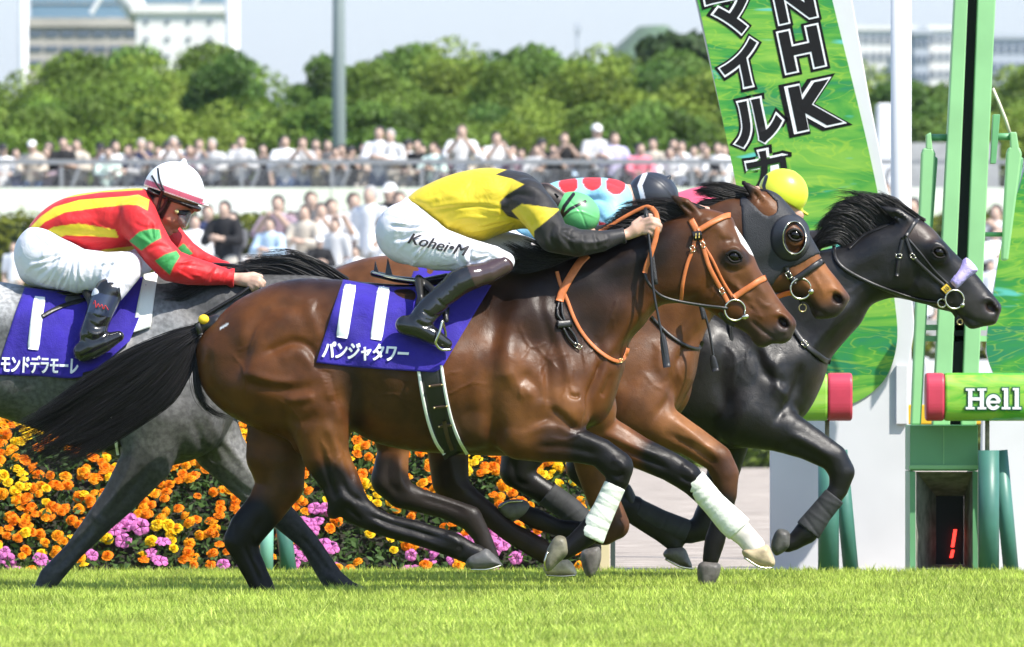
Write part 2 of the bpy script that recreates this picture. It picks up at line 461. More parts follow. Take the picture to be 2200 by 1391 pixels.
def hair(fig, name, guides, n, r, m, parent, jit=6, wav=3, seg=14, col=(.012, .010, .010), lenv=.35, seed=1, clump=None):
    """strands between neighbouring guide curves of (x, z, q), joined into one mesh"""
    g = np.random.default_rng(seed); G = np.stack([spline(c, seg) for c in guides]); k = len(G)
    nl_ = max(3, n // (38 if clump is None else clump)); lk = g.integers(0, nl_, n); lt = g.uniform(0, max(k - 1, 1) - 1e-6, nl_) if k > 1 else np.zeros(nl_)
    def at(t):
        t = np.clip(t, 0, max(k - 1 - 1e-6, 0)); i = t.astype(int); u = (t - i)[:, None, None]
        return G[i] * (1 - u) + G[np.minimum(i + 1, k - 1)] * u
    s = np.linspace(0, 1, seg)[None, :, None]
    Lk = at(lt) + jit * 1.7 * g.normal(0, 1, (nl_, 1, 3)) * s ** 1.3 + 2.2 * wav * np.sin(g.uniform(2.2, 5.5, (nl_, 1, 1)) * s + g.uniform(0, 6.3, (nl_, 1, 3))) * s       # locks
    C = at(lt[lk] + g.normal(0, .22 * max(k - 1, 1) / 2, n)) + g.normal(0, 1, (n, 1, 3)) * jit * (.35 + .5 * s)
    pull = .82 * np.clip(s * 1.15, 0, 1) ** .8 * g.uniform(.55, 1.0, (n, 1, 1))
    C = C * (1 - pull) + Lk[lk] * pull + wav * .5 * np.sin(g.uniform(3, 8, (n, 1, 1)) * s + g.uniform(0, 6.3, (n, 1, 3))) * s
    ln = 1 - np.clip(lenv * (.5 * g.random((n, 1)) ** 1.5 + .7 * g.random((nl_, 1))[lk] ** 1.3), 0, .8); sl = np.linspace(0, 1, seg)[None, :] * ln * (seg - 1)
    a = np.minimum(sl.astype(int), seg - 2); fr_ = (sl - a)[..., None]; rows = np.arange(n)[:, None]
    C = C[rows, a] * (1 - fr_) + C[rows, a + 1] * fr_
    W = fig.w(C.reshape(-1, 3)).reshape(n, seg, 3)
    T = np.gradient(W, axis=1); T /= np.linalg.norm(T, axis=2, keepdims=True) + 1e-9
    ref = g.normal(0, 1, (n, 1, 3)); U = np.cross(T, ref); U /= np.linalg.norm(U, axis=2, keepdims=True) + 1e-9; B = np.cross(T, U)
    rad = (r * fig.s * (g.uniform(.6, 1.3, (n, 1)) * (1 - .85 * np.linspace(0, 1, seg)[None, :] ** 1.6)))[..., None]
    V = np.stack([W + rad * (U * math.cos(2.094 * j) + B * math.sin(2.094 * j)) for j in range(3)], 2).reshape(-1, 3)
    base = (np.arange(n)[:, None, None] * seg + np.arange(seg - 1)[None, :, None]) * 3; j = np.arange(3)[None, None, :]
    F = np.stack([base + j, base + (j + 1) % 3, base + 3 + (j + 1) % 3, base + 3 + j], -1).reshape(-1, 4)
    c = np.repeat(np.array(col)[None] * g.uniform(.55, 1.5, (n, 1)), seg * 3, 0)
    return link(name, mesh_np(name, V, F, True, c), m, parent)

def text_mesh(body, size, bold=0.0, shear=0.0, maxlen=None, sx=1.0):
    """flat lettering as triangles in its own plane"""
    c = bpy.data.curves.new('lettering', 'FONT'); c.body = body; c.size = size; c.offset = bold; c.shear = shear
    c.align_x = 'CENTER'; c.align_y = 'CENTER'; c.resolution_u = 6
    o = bpy.data.objects.new('lettering', c); COL.objects.link(o)
    me = bpy.data.meshes.new_from_object(o.evaluated_get(bpy.context.evaluated_depsgraph_get()))
    bpy.data.objects.remove(o); bpy.data.curves.remove(c)
    import bmesh
    bm = bmesh.new(); bm.from_mesh(me); bpy.data.meshes.remove(me)
    bmesh.ops.remove_doubles(bm, verts=bm.verts, dist=size * 1e-4)
    bmesh.ops.triangulate(bm, faces=bm.faces)
    if maxlen:
        for _ in range(6):
            e = [x for x in bm.edges if x.calc_length() > maxlen]
            if not e: break
            bmesh.ops.subdivide_edges(bm, edges=e, cuts=1); bmesh.ops.triangulate(bm, faces=[f for f in bm.faces if len(f.verts) > 3])
    bm.verts.index_update()
    V = np.array([v.co[:] for v in bm.verts]); F = [[v.index for v in f.verts] for f in bm.faces]; bm.free()
    if len(V):
        V[:, :2] -= (V[:, :2].max(0) + V[:, :2].min(0)) / 2; V[:, 0] *= sx
    return V, F

def text_on(fig, name, body, c, w, h, H, off, m, parent, right=(1, 0), up=(0, -1), bold=0.0, shear=0):
    """lettering of pixel width w and height h centred at c, laid on the surface H"""
    V, F = text_mesh(body, 1.0, bold, shear, .12)
    sx = w / np.ptp(V[:, 0]); sz = h / np.ptp(V[:, 1])
    x = c[0] + V[:, 0] * sx * right[0] + V[:, 1] * sz * up[0]; z = c[1] + V[:, 0] * sx * right[1] + V[:, 1] * sz * up[1]
    q = H(x, z) - off
    return link(name, mesh_np(name, fig.w(np.column_stack([x, z, q])), np.array(F), False), m, parent)

# ================================================================== THE SETTING
def wpoly(poly, Y): return [(P(x, z, Y).x, P(x, z, Y).z) for x, z in poly]
def ccw(p):
    a = sum(p[i][0] * p[(i + 1) % len(p)][1] - p[(i + 1) % len(p)][0] * p[i][1] for i in range(len(p)))
    return p if a > 0 else p[::-1]
def plate(name, poly, Y, th, m, parent=None, smooth=0, bevel=0):
    p = [tuple(v) for v in closed_spline(poly, smooth)] if smooth else poly
    return MB().prism(ccw(wpoly(p, Y)), Y, Y + th).build(name, m, parent, bevel=bevel)

M_SOIL = mat('turf_soil', (.11,.18,.03), .95, .1, var=.4, vscale=6)
M_DIRT = mat('raked_dirt', (.35,.30,.255), .95, .1, var=.6, vscale=7, bump=1.0, bscale=14, detail=8, stretch=(.35,2.2,1))
M_EARTH = mat('infield_ground', (.10,.14,.04), .95, .1, var=.3, vscale=.2)
def sheet_obj(name, x0, x1, y0, y1, z, m):
    me = bpy.data.meshes.new(name); me.from_pydata([(x0,y0,z),(x1,y0,z),(x1,y1,z),(x0,y1,z)], [], [(0,1,2,3)])
    return tag(link(name, me, m), kind='structure')
sheet_obj('ground', -3000, 3000, -300, 5000, -.03, M_EARTH)
sheet_obj('turf', -60, 60, -60, 4.62, 0, M_SOIL)
sheet_obj('dirt_track', -60, 60, 4.62, 63, -.012, M_DIRT)
# apron where the lower crowd stands, and the deck above it
M_CONC = mat('pale_concrete', (.42,.41,.39), .85, .2, var=.15, vscale=.8)
tag(MB().box((-60, 71, -.03), (60, 101, 1.8)).build('apron', M_CONC), kind='structure')
tag(MB().box((-60, 105.6, -.03), (60, 118, 3.55)).build('terrace', M_CONC), kind='structure')

# ---- grass: blades in patches spread over the course
M_GRASS = mat('grass_blades', rough=.5, spec=.35, attr=True, transl=.38, var=.30, vscale=2.2, world=True)
def grass_patch(n, size, seed):
    g = np.random.default_rng(seed); b = g.uniform(-size / 2, size / 2, (n, 2))
    h = g.uniform(.016, .060, n) * np.where(g.random(n) < .06, 1.35, 1); w = g.uniform(.0018, .0036, n); a = g.uniform(0, 6.283, n); le = g.normal(0, .36, (n, 2)) + np.array([-.05, 0]); V = np.zeros((n, 5, 3))
    dx, dy = np.cos(a) * w, np.sin(a) * w
    for k, (t, ww) in enumerate(((0, 1), (0, -1), (.55, .8), (.55, -.8), (1, 0))):
        V[:, k, 0] = b[:, 0] + dx * ww + le[:, 0] * h * t ** 1.7; V[:, k, 1] = b[:, 1] + dy * ww + le[:, 1] * h * t ** 1.7; V[:, k, 2] = h * t * (1 - .12 * t * np.hypot(le[:, 0], le[:, 1]))
    I = np.arange(n)[:, None] * 5; F = np.concatenate([I + [0, 1, 3], I + [0, 3, 2], I + [2, 3, 4]])
    base = np.array([.42, .515, .085]) * g.uniform(.7, 1.35, (n, 1)) + np.where(g.random((n, 1)) < .14, [[.14, .10, .05]], [[0, 0, 0]])
    c = np.repeat(base, 5, 0)
    return mesh_np('grass_patch', V.reshape(-1, 3), F, True, c)
tile = bpy.data.objects.new('grass_patch', grass_patch(5200, 1.06, 3)); tile.data.materials.append(M_GRASS)
gx, gy = np.meshgrid(np.arange(-7, 8), np.arange(-9, 5)); pts = np.column_stack([gx.ravel(), gy.ravel() + .1, 0 * gx.ravel()]).astype(float)
gm = bpy.data.meshes.new('grass'); gm.from_pydata([tuple(p) for p in pts if p[1] < 4.3], [], [])
go = tag(link('grass', gm, M_GRASS), kind='stuff')
ng = bpy.data.node_groups.new('spread_grass', 'GeometryNodeTree')
ng.interface.new_socket('Geometry', in_out='INPUT', socket_type='NodeSocketGeometry'); ng.interface.new_socket('Geometry', in_out='OUTPUT', socket_type='NodeSocketGeometry')
n = ng.nodes; gi = n.new('NodeGroupInput'); gout = n.new('NodeGroupOutput'); iop = n.new('GeometryNodeInstanceOnPoints'); oi = n.new('GeometryNodeObjectInfo'); oi.inputs['Object'].default_value = tile
rv = n.new('FunctionNodeRandomValue'); rv.data_type = 'INT'; rv.inputs['Min'].default_value = 0; rv.inputs['Max'].default_value = 3; rv.inputs['Seed'].default_value = 5
mu = n.new('ShaderNodeMath'); mu.operation = 'MULTIPLY'; mu.inputs[1].default_value = math.pi / 2; cx = n.new('ShaderNodeCombineXYZ')
ng.links.new(rv.outputs['Value'] if rv.outputs['Value'].enabled else rv.outputs[2], mu.inputs[0]); ng.links.new(mu.outputs[0], cx.inputs['Z']); ng.links.new(cx.outputs[0], iop.inputs['Rotation'])
ng.links.new(gi.outputs[0], iop.inputs['Points']); ng.links.new(oi.outputs['Geometry'], iop.inputs['Instance']); ng.links.new(iop.outputs[0], gout.inputs[0])
gmod = go.modifiers.new('spread', 'NODES'); gmod.node_group = ng

# ---- trees
M_LEAF = mat('tree_leaves', rough=.6, spec=.25, attr=True, var=.3, vscale=.45, transl=.28)
M_BARK = mat('tree_bark', (.08,.06,.045), .9, .1)
def leaf_cloud(seed, w, h, nb, nl, leaf, tint):
    g = np.random.default_rng(seed); C = []; zc = h - .5 * w
    for i in range(nb):
        u = g.normal(0, 1, 3); u /= np.linalg.norm(u)
        if i < nb * .62:
            u[2] = abs(u[2]) if g.random() < .75 else u[2]; rr = g.uniform(.42, .80); p = (u[0] * rr * w * .5, u[1] * rr * w * .5, zc + u[2] * rr * w * .46)
        else: a_ = g.uniform(0, 6.283); p = (math.cos(a_) * w * .42, math.sin(a_) * w * .42, g.uniform(.30 * h, zc))
        C.append((*p, g.uniform(.13, .25) * w, g.uniform(.62, 1.4)))
    C = np.array(C); k = g.integers(0, nb, nl); u = g.normal(0, 1, (nl, 3)); u[:, 2] = np.abs(u[:, 2]) * .9 - .25 * (g.random(nl) < .4); u /= np.linalg.norm(u, axis=1)[:, None]
    p = C[k, :3] + u * (C[k, 3] * g.uniform(.72, 1.06, nl))[:, None] * np.array([1.05, 1.05, .78])
    a = g.normal(0, 1, (nl, 3)) + u * .9; a /= np.linalg.norm(a, axis=1)[:, None]; r = np.cross(a, g.normal(0, 1, (nl, 3))); r /= np.linalg.norm(r, axis=1)[:, None]; q = np.cross(a, r)
    s = (leaf * g.uniform(.6, 1.3, nl))[:, None]
    V = np.stack([p - r * s, p - q * s * .6, p + r * s, p + q * s * .6], 1).reshape(-1, 3)
    F = np.arange(nl * 4).reshape(-1, 4); c = np.array(tint) * (C[k, 4] * g.uniform(.65, 1.35, nl))[:, None]
    return mesh_np('crown', V, F, False, np.repeat(c, 4, 0))
def trunk_mesh(seed, h, r):
    g = random.Random(seed); mb = MB(); top = h * .8
    mb.tube([(0, 0, 0), (g.uniform(-.1, .1), 0, top * .4), (g.uniform(-.2, .2), g.uniform(-.2, .2), top)], [r, r * .75, r * .25], 8)
    for i in range(6):
        a = g.uniform(0, 6.28); z = h * g.uniform(.25, .6); L = h * g.uniform(.2, .36)
        mb.tube([(0, 0, z), (math.cos(a) * L * .5, math.sin(a) * L * .5, z + L * .5), (math.cos(a) * L, math.sin(a) * L, z + L * .8)], [r * .45, r * .3, r * .1], 6)
    return mb.mesh('trunk', True)
TREE = []
for i, (w, h, nb, tint) in enumerate(((4.3, 10, 30, (.165,.255,.04)), (3.5, 10, 26, (.13,.225,.04)), (4.9, 10, 36, (.20,.27,.04)), (3.2, 10, 24, (.105,.20,.04)))):
    cm_ = leaf_cloud(40 + i, w, h, nb, 14000, .085, tint); zz = np.array([v.co.z for v in cm_.vertices]); TREE.append((cm_, trunk_mesh(60 + i, h, .26), float(zz.max()) - .15))
TREE_AT = [(-60,150,0,0,1.0),(75,135,2,6,1.0),(165,104,0,-4,.95),(262,92,1,8,1.1),(345,112,2,0,.9),(432,86,0,5,1.0),(488,104,3,-3,.72),(604,200,3,12,.8),(722,110,1,3,.8),(770,128,0,8,.7),(815,126,0,-2,.8),(890,86,1,6,1.0),(968,76,2,2,.9),(1045,104,3,9,1.0),(1095,126,0,0,.75),(1160,88,1,6,1.1),(1262,92,2,-3,.9),(1345,112,0,8,.85),(1410,122,3,3,1.0),(1478,100,1,7,1.05),(1545,110,2,0,1.0),(1640,120,0,5,1.0),(1740,125,1,0,1.0),(1850,128,2,6,1.0),(1925,160,3,0,1.0),(1990,172,0,8,1.0),(2060,165,1,2,1.0),(2150,138,2,5,1.0),(2240,130,0,0,1.0),
           (-20,215,2,-12,1.1),(60,225,0,-15,1.1),(120,212,1,-13,1.1),(290,218,3,-13,1.2),(380,205,2,-14,1.1),(600,222,0,-12,1.1),(800,212,1,-15,1.1),(880,222,0,-13,1.1),(1060,215,3,-12,1.2),(1130,225,2,-14,1.1),(1290,212,0,-13,1.1),(1360,225,1,-15,1.1),(1500,212,2,-13,1.1),(1580,215,0,-13,1.1),(1700,215,1,-12,1.1),(1800,218,2,-13,1.1),(1980,235,1,-14,1.1),(2060,228,0,-12,1.1),(2220,215,2,-13,1.1),(200,200,0,-14,.9),(480,210,2,-12,.95),(700,205,1,-13,.9),(960,200,0,-14,1.0),(1200,205,2,-12,.9),(1420,210,1,-14,.95),(1900,240,0,-13,.9),(2140,230,2,-13,.9)]
for k, (px, top, v, dy, wd) in enumerate(TREE_AT):
    Y = 172 + dy; b = P(px, 0, Y); zt = P(px, top + 12, Y).z; cm, tm, h = TREE[v]
    row = 'front row' if dy < -10 else 'back row'
    t = empty('tree', (b.x, Y, -.03), f"bushy green tree rising behind the stand, {['thinner','smaller','fuller','broad'][v] if False else ''}".strip(', '), 'tree', 'trees behind the stand')
    sc = (zt + .03) / h; t['_x'] = px
    for nm, me, m in (('crown', cm, M_LEAF), ('trunk', tm, M_BARK)):
        o = bpy.data.objects.new(nm, me); COL.objects.link(o); o.parent = t
        if not me.materials: me.materials.append(m)
        o.scale = (sc * wd, sc * wd, sc); o.rotation_euler.z = k * 1.7
ORD = ['first','second','third','fourth','fifth','sixth','seventh','eighth','ninth','tenth','eleventh','twelfth','thirteenth','fourteenth','fifteenth','sixteenth','seventeenth','eighteenth','nineteenth']
TENS = {2:'twent',3:'thirt',4:'fort',5:'fift',6:'sixt',7:'sevent',8:'eight',9:'ninet'}
def ordinal(n):
    if n <= 19: return ORD[n - 1]
    t, u = divmod(n, 10)
    return TENS[t] + 'ieth' if u == 0 else TENS[t] + 'y-' + ORD[u - 1]
for rowname, lst in (('nearer low row', [t for t in TREE_AT if t[3] < -10]), ('tall back row', [t for t in TREE_AT if t[3] >= -10])):
    for i, px in enumerate(sorted(t[0] for t in lst)):
        for o in bpy.data.objects:
            if o.name.startswith('tree') and o.type == 'EMPTY' and o.get('_x') == px: o['label'] = f'bushy green tree in the {rowname} behind the crowd, {ordinal(i + 1)} from the left'; break
for o in bpy.data.objects:
    if '_x' in o: del o['_x']
# the lone pine top beside the banner
pine = empty('pine_tree', (P(1487, 0, 190).x, 190, -.03), 'tall dark pine whose thin top rises beside the green banner', 'tree')
hh = P(0, 38, 190).z; cm = leaf_cloud(77, 3.2, hh, 30, 2600, .2, (.05,.085,.03)); link('crown', cm, M_LEAF, pine, True); link('trunk', trunk_mesh(78, hh, .3), M_BARK, pine, True)

# ---- wooded hill far off
M_HILL = mat('far_woods', (.07,.12,.05), .95, .05, var=.4, vscale=.03)
hx = np.linspace(-400, 400, 90); hy = np.linspace(0, 400, 24); X, Yh = np.meshgrid(hx, hy, indexing='ij')
cx_ = P(1400, 0, 2900).x; Z = (P(0, 82, 2960).z + 1) * np.exp(-(X / 40) ** 2 / 2) * np.exp(-((Yh - 200) / 150) ** 2) + 3.0 * np.random.default_rng(3).random(X.shape) - 1
V = np.column_stack([(X + cx_).ravel(), (Yh + 2700).ravel(), Z.ravel()]); I = np.arange(X.size).reshape(X.shape)
tag(link('hill', mesh_np('hill', V, np.stack([I[:-1,:-1], I[1:,:-1], I[1:,1:], I[:-1,1:]], -1).reshape(-1, 4), True), M_HILL), kind='structure')

# ---- buildings
M_WIN = mat('dark_window', (.10,.13,.17), .2, .6); M_WALLW = mat('white_wall', (.70,.69,.66), .8, .2, var=.06, vscale=.3); M_WALLB = mat('beige_wall', (.40,.37,.32), .85, .2, var=.08, vscale=.3)
M_WALLG = mat('blue_glass_wall', (.17,.27,.36), .35, .5, var=.1, vscale=.1); M_BAND = mat('grey_wall', (.42,.45,.50), .8, .2)
def building(name, px0, px1, top, Y, depth, m, label, rows, cols, mw=M_WIN, ws=.55, hs=.5, base=330, cat='building'):
    a, b = P(px0, top, Y), P(px1, base, Y); t = empty(name, ((a.x + b.x) / 2, Y, -.03), label, cat)
    MB().box((a.x, Y, -.03), (b.x, Y + depth, a.z)).build('wall', m, t)
    MB().box((a.x - .3, Y - .3, a.z + .002), (b.x + .3, Y + depth + .3, a.z + .5)).build('roof', m, t)
    W, H_ = (b.x - a.x) / cols, (a.z - b.z) / rows
    wm = MB().box((-W * ws / 2, -.12, -H_ * hs / 2), (W * ws / 2, .05, H_ * hs / 2)).mesh('window'); wm.materials.append(mw)
    bal = MB().box((-(b.x - a.x) / 2 + .2, -.9, -.12), ((b.x - a.x) / 2 - .2, -.002, .12)).mesh('balcony'); bal.materials.append(m)
    for r in range(rows):
        z = a.z - (r + .5) * H_
        for c in range(cols):
            o = bpy.data.objects.new('window', wm); COL.objects.link(o); o.parent = t; o.location = (a.x + (c + .5) * W - t.location.x, -.0, z - t.location.z)
    return t
building('apartment_block', 1822, 1962, 66, 860, 14, M_WALLW, 'white apartment block with rows of windows far behind the banner, left one', 7, 9)
building('apartment_block', 1964, 1996, 74, 852, 10, M_BAND, 'narrow grey blue apartment tower between two white apartment blocks', 7, 3)
building('apartment_block', 1998, 2072, 66, 862, 14, M_WALLW, 'white apartment block just left of the green winning post', 7, 5)
building('apartment_block', 2128, 2260, 84, 900, 14, M_BAND, 'blue grey apartment block at the right edge beyond the trees', 6, 8)
building('office_building', 60, 300, 58, 520, 12, M_WALLB, 'low beige building with dark window strip above the left trees', 3, 7, ws=.8, hs=.32, base=150)
tb = building('white_building', 292, 474, 28, 500, 10, M_WALLW, 'sunlit white building with a few small windows above the left trees', 3, 4, ws=.16, hs=.22, base=140)
MB().tube([P(262, 20, 505), P(300, -8, 505)], 1.25, 14).build('roof_drum', M_WALLW, tb, True)
ob = [o for o in bpy.data.objects if o.name.startswith('office_building')][0]
for x0, x1, z0 in ((95,130,44),(150,210,50),(232,258,40)): MB().box((P(x0, 0, 522).x, 521, P(0, 58, 522).z), (P(x1, 0, 522).x, 526, P(0, z0, 522).z)).build('roof_plant', M_WALLB, ob)
for x0, x1, z0 in ((300,330,14),(392,440,18)): MB().box((P(x0, 0, 503).x, 502, P(0, 28, 503).z), (P(x1, 0, 503).x, 507, P(0, z0, 503).z)).build('roof_plant', M_WALLW, tb)
building('glass_building', 66, 478, -40, 640, 20, M_WALLG, 'blue glass building behind the white building at top left', 6, 16, ws=.9, hs=.06, mw=M_WALLB, base=150)
t = empty('radio_mast', (P(1241, 0, 700).x, 700, -.03), 'slender grey mast with platform far beyond the middle trees', 'mast')
a = P(1241, 50, 700); MB().tube([(a.x, 700, -.03), (a.x, 700, a.z)], .14, 6).build('pole', M_BAND, t); MB().box((a.x - .32, 699.7, a.z - .75), (a.x + .32, 700.3, a.z - .2)).build('platform', M_BAND, t)

# ---- poles
M_POLE = mat('grey_green_pole', (.19,.23,.22), .45, .5); M_WPOLE = mat('white_pole', (.68,.68,.68), .5, .4)
def pole(name, px, Y, r0, r1, z1, m, label, cat):
    x = P(px, 0, Y).x; return tag(MB().tube([(x, Y, -.03), (x, Y, z1 * .5), (x, Y, z1)], [r0, (r0 + r1) / 2, r1], 20).build(name, m, None, True), label, cat)
lp = pole('lamp_post', 728, 128, .16, .09, 14, M_POLE, 'tall tapering grey lamp post standing behind the upper crowd', 'lamp post')
pole('white_mast', 50, 215, .145, .145, 14.5, M_WPOLE, 'white steel mast at the far left above the trees', 'mast'); wm2 = pole('white_mast', 499, 216, .21, .21, 14.5, M_WPOLE, 'thick white steel mast right of the white building', 'mast')
MB().tube([P(250, -60, 216), P(195, 30, 216)], .08, 8).build('stay', M_WPOLE, wm2); MB().tube([P(455, -60, 216), P(410, 25, 216)], .08, 8).build('stay', M_WPOLE, wm2)

# ---- hedges, fences and banner walls between the course and the stand
M_HEDGE = mat('hedge_leaves', rough=.6, spec=.25, attr=True, transl=.3)
def hedge(x0, x1, y0, y1, z0, z1, n, leaf, seed, label, tint=(.10,.135,.022)):
    g = np.random.default_rng(seed); t = empty('hedge', ((x0 + x1) / 2, y0, z0), label, 'hedge')
    MB().box((x0 + .05, y0 + .08, z0), (x1 - .05, y1 - .08, z1 - .08)).build('core', mat('hedge_core', (.03,.045,.012), .95) if 'hedge_core' not in bpy.data.materials else bpy.data.materials['hedge_core'], t)
    top = g.random(n) < (y1 - y0) / (y1 - y0 + z1 - z0) * .8
    p = np.column_stack([g.uniform(x0, x1, n), np.where(top, g.uniform(y0, y1, n), y0 + g.normal(0, .05, n)), np.where(top, z1 + g.normal(0, .06, n), g.uniform(z0, z1, n))])
    a = g.normal(0, 1, (n, 3)); a /= np.linalg.norm(a, axis=1)[:, None]; r = np.cross(a, g.normal(0, 1, (n, 3))); r /= np.linalg.norm(r, axis=1)[:, None]; q = np.cross(a, r); s = leaf * g.uniform(.6, 1.3, (n, 1))
    V = np.stack([p - r * s, p - q * s * .6, p + r * s, p + q * s * .6], 1).reshape(-1, 3)
    cl = .8 + .4 * np.sin(p[:, 0] * 2.3 + np.sin(p[:, 0] * 5)) ** 2
    link('foliage', mesh_np('foliage', V, np.arange(n * 4).reshape(-1, 4), False, np.repeat(np.array(tint) * (g.uniform(.6, 1.4, n) * cl)[:, None], 4, 0)), M_HEDGE, t)['kind'] = 'stuff'
hedge(-13, 13, 64, 65.4, -.03, .50, 16000, .05, 1, 'low clipped hedge along the far side of the dirt track')
hedge(-13, 13, 92, 94, 1.8, 3.46, 20000, .06, 2, 'yellow green clipped hedge behind the standing lower crowd', (.15,.17,.022))
M_WFENCE = mat('white_fence_panel', (.74,.73,.73), .6, .3)
t = empty('track_fence', (0, 66, 0), 'white panelled fence beyond the dirt track, seen between the green posts', 'fence')
for i in range(26):
    o = MB().box((-13 + i, 66, .50), (-12.02 + i, 66.08, 1.27)).build('panel', M_WFENCE, t)
for i in range(27): MB().box((-13.05 + i, 66.1, -.03), (-12.95 + i, 66.2, 1.30)).build('post', M_WFENCE, t)
hedge(-13, 13, 67, 68.5, -.03, 1.45, 9000, .06, 4, 'yellow green hedge just above the white track fence', (.16,.17,.022))
def banner_mat():
    m = mat('pale_banner', (.62,.68,.50), .6, .3, two=(.82,.81,.76), vscale=.35, detail=3); return m
M_BANNER = banner_mat()
t = empty('banner_wall', (0, 105.4, 1.8), 'long pale white and green banner wall under the upper terrace', 'wall')
for i in range(12): MB().box((-20 + i * 3.4, 105.40, 3.42), (-16.62 + i * 3.4, 105.55, 4.24)).build('panel', M_BANNER, t)
MB().box((-60, 105.42, 1.79), (60, 105.58, 3.415)).build('lower_wall', mat('lower_wall', (.55,.57,.52), .8, var=.1, vscale=.5), t)
# scoreboard-grey block and white kiosk seen right of the banner
tag(MB().box((P(1955, 0, 80).x, 120.5, 3.0), (P(2500, 0, 80).x, 121.5, 5.4)).build('concrete_parapet', mat('grey_parapet', (.38,.38,.37), .9, var=.15, vscale=2)), 'weathered grey concrete parapet behind the green finish posts', 'wall')
tag(MB().box((P(1886, 0, 110).x, 110, 3.55), (P(1917, 0, 110).x, 111, P(0, 222, 110).z)).build('speaker_cabinet', M_WPOLE, bevel=.03), 'white upright cabinet behind the white pillar above the crowd', 'cabinet')

# upper rail: posts, slanted braces, top bar and wires
M_RAIL = mat('galvanised_rail', (.26,.265,.27), .45, .5, metal=.3)
t = empty('upper_railing', (0, 105.7, 3.55), 'galvanised railing along the edge of the upper terrace with spectators leaning on it', 'railing')
MB().box((-20, 105.66, 4.635), (13, 105.74, 4.715)).build('top_rail', M_RAIL, t)
for i, z in enumerate((4.28, 4.36, 4.44, 4.52)): MB().tube([(-20, 105.7, z), (13, 105.7, z)], .010, 6).build('wire', M_RAIL, t)
for i in range(22):
    x = -19.5 + i * 1.5; MB().box((x - .03, 105.66, 3.55), (x + .03, 105.74, 4.598)).build('post', M_RAIL, t)
    MB().tube([(x + .30, 105.72, 4.58), (x + .02, 105.72, 3.9)], .035, 8).build('brace', M_RAIL, t)

# ---- people: one build of each pose, then copies
SKINF = mat('crowd_skin', (.46,.32,.245), .6)
def tops(n, c, r=.8): return mat('cloth_' + n, c, r, .2, var=.08, vscale=6)
TOPS = {'white': (.74,.74,.74), 'pale grey': (.50,.50,.50), 'beige': (.52,.46,.38), 'black': (.02,.02,.022), 'navy': (.035,.045,.10), 'pale blue': (.45,.58,.70), 'mint': (.55,.68,.62), 'dark grey': (.10,.10,.105), 'pink': (.75,.22,.28), 'mauve': (.30,.22,.26), 'khaki': (.30,.26,.17), 'lilac': (.50,.48,.66)}
TOPM = {k: tops(k.replace(' ', '_'), v) for k, v in TOPS.items()}
PANTS = [tops('jeans', (.07,.11,.2)), tops('dark_trousers', (.025,.025,.028)), tops('stone_trousers', (.40,.37,.32))]
HAIRM = {'dark hair': mat('dark_hair', (.025,.02,.018), .5), 'brown hair': mat('brown_hair', (.06,.038,.028), .5), 'a white cap': mat('white_cap', (.78,.78,.76), .7), 'a black cap': mat('black_cap', (.02,.02,.022), .7), 'a red cap': mat('red_cap', (.62,.06,.10), .7), 'grey hair': mat('grey_hair', (.35,.34,.33), .6), 'a beige hat': mat('beige_hat', (.55,.49,.40), .8)}
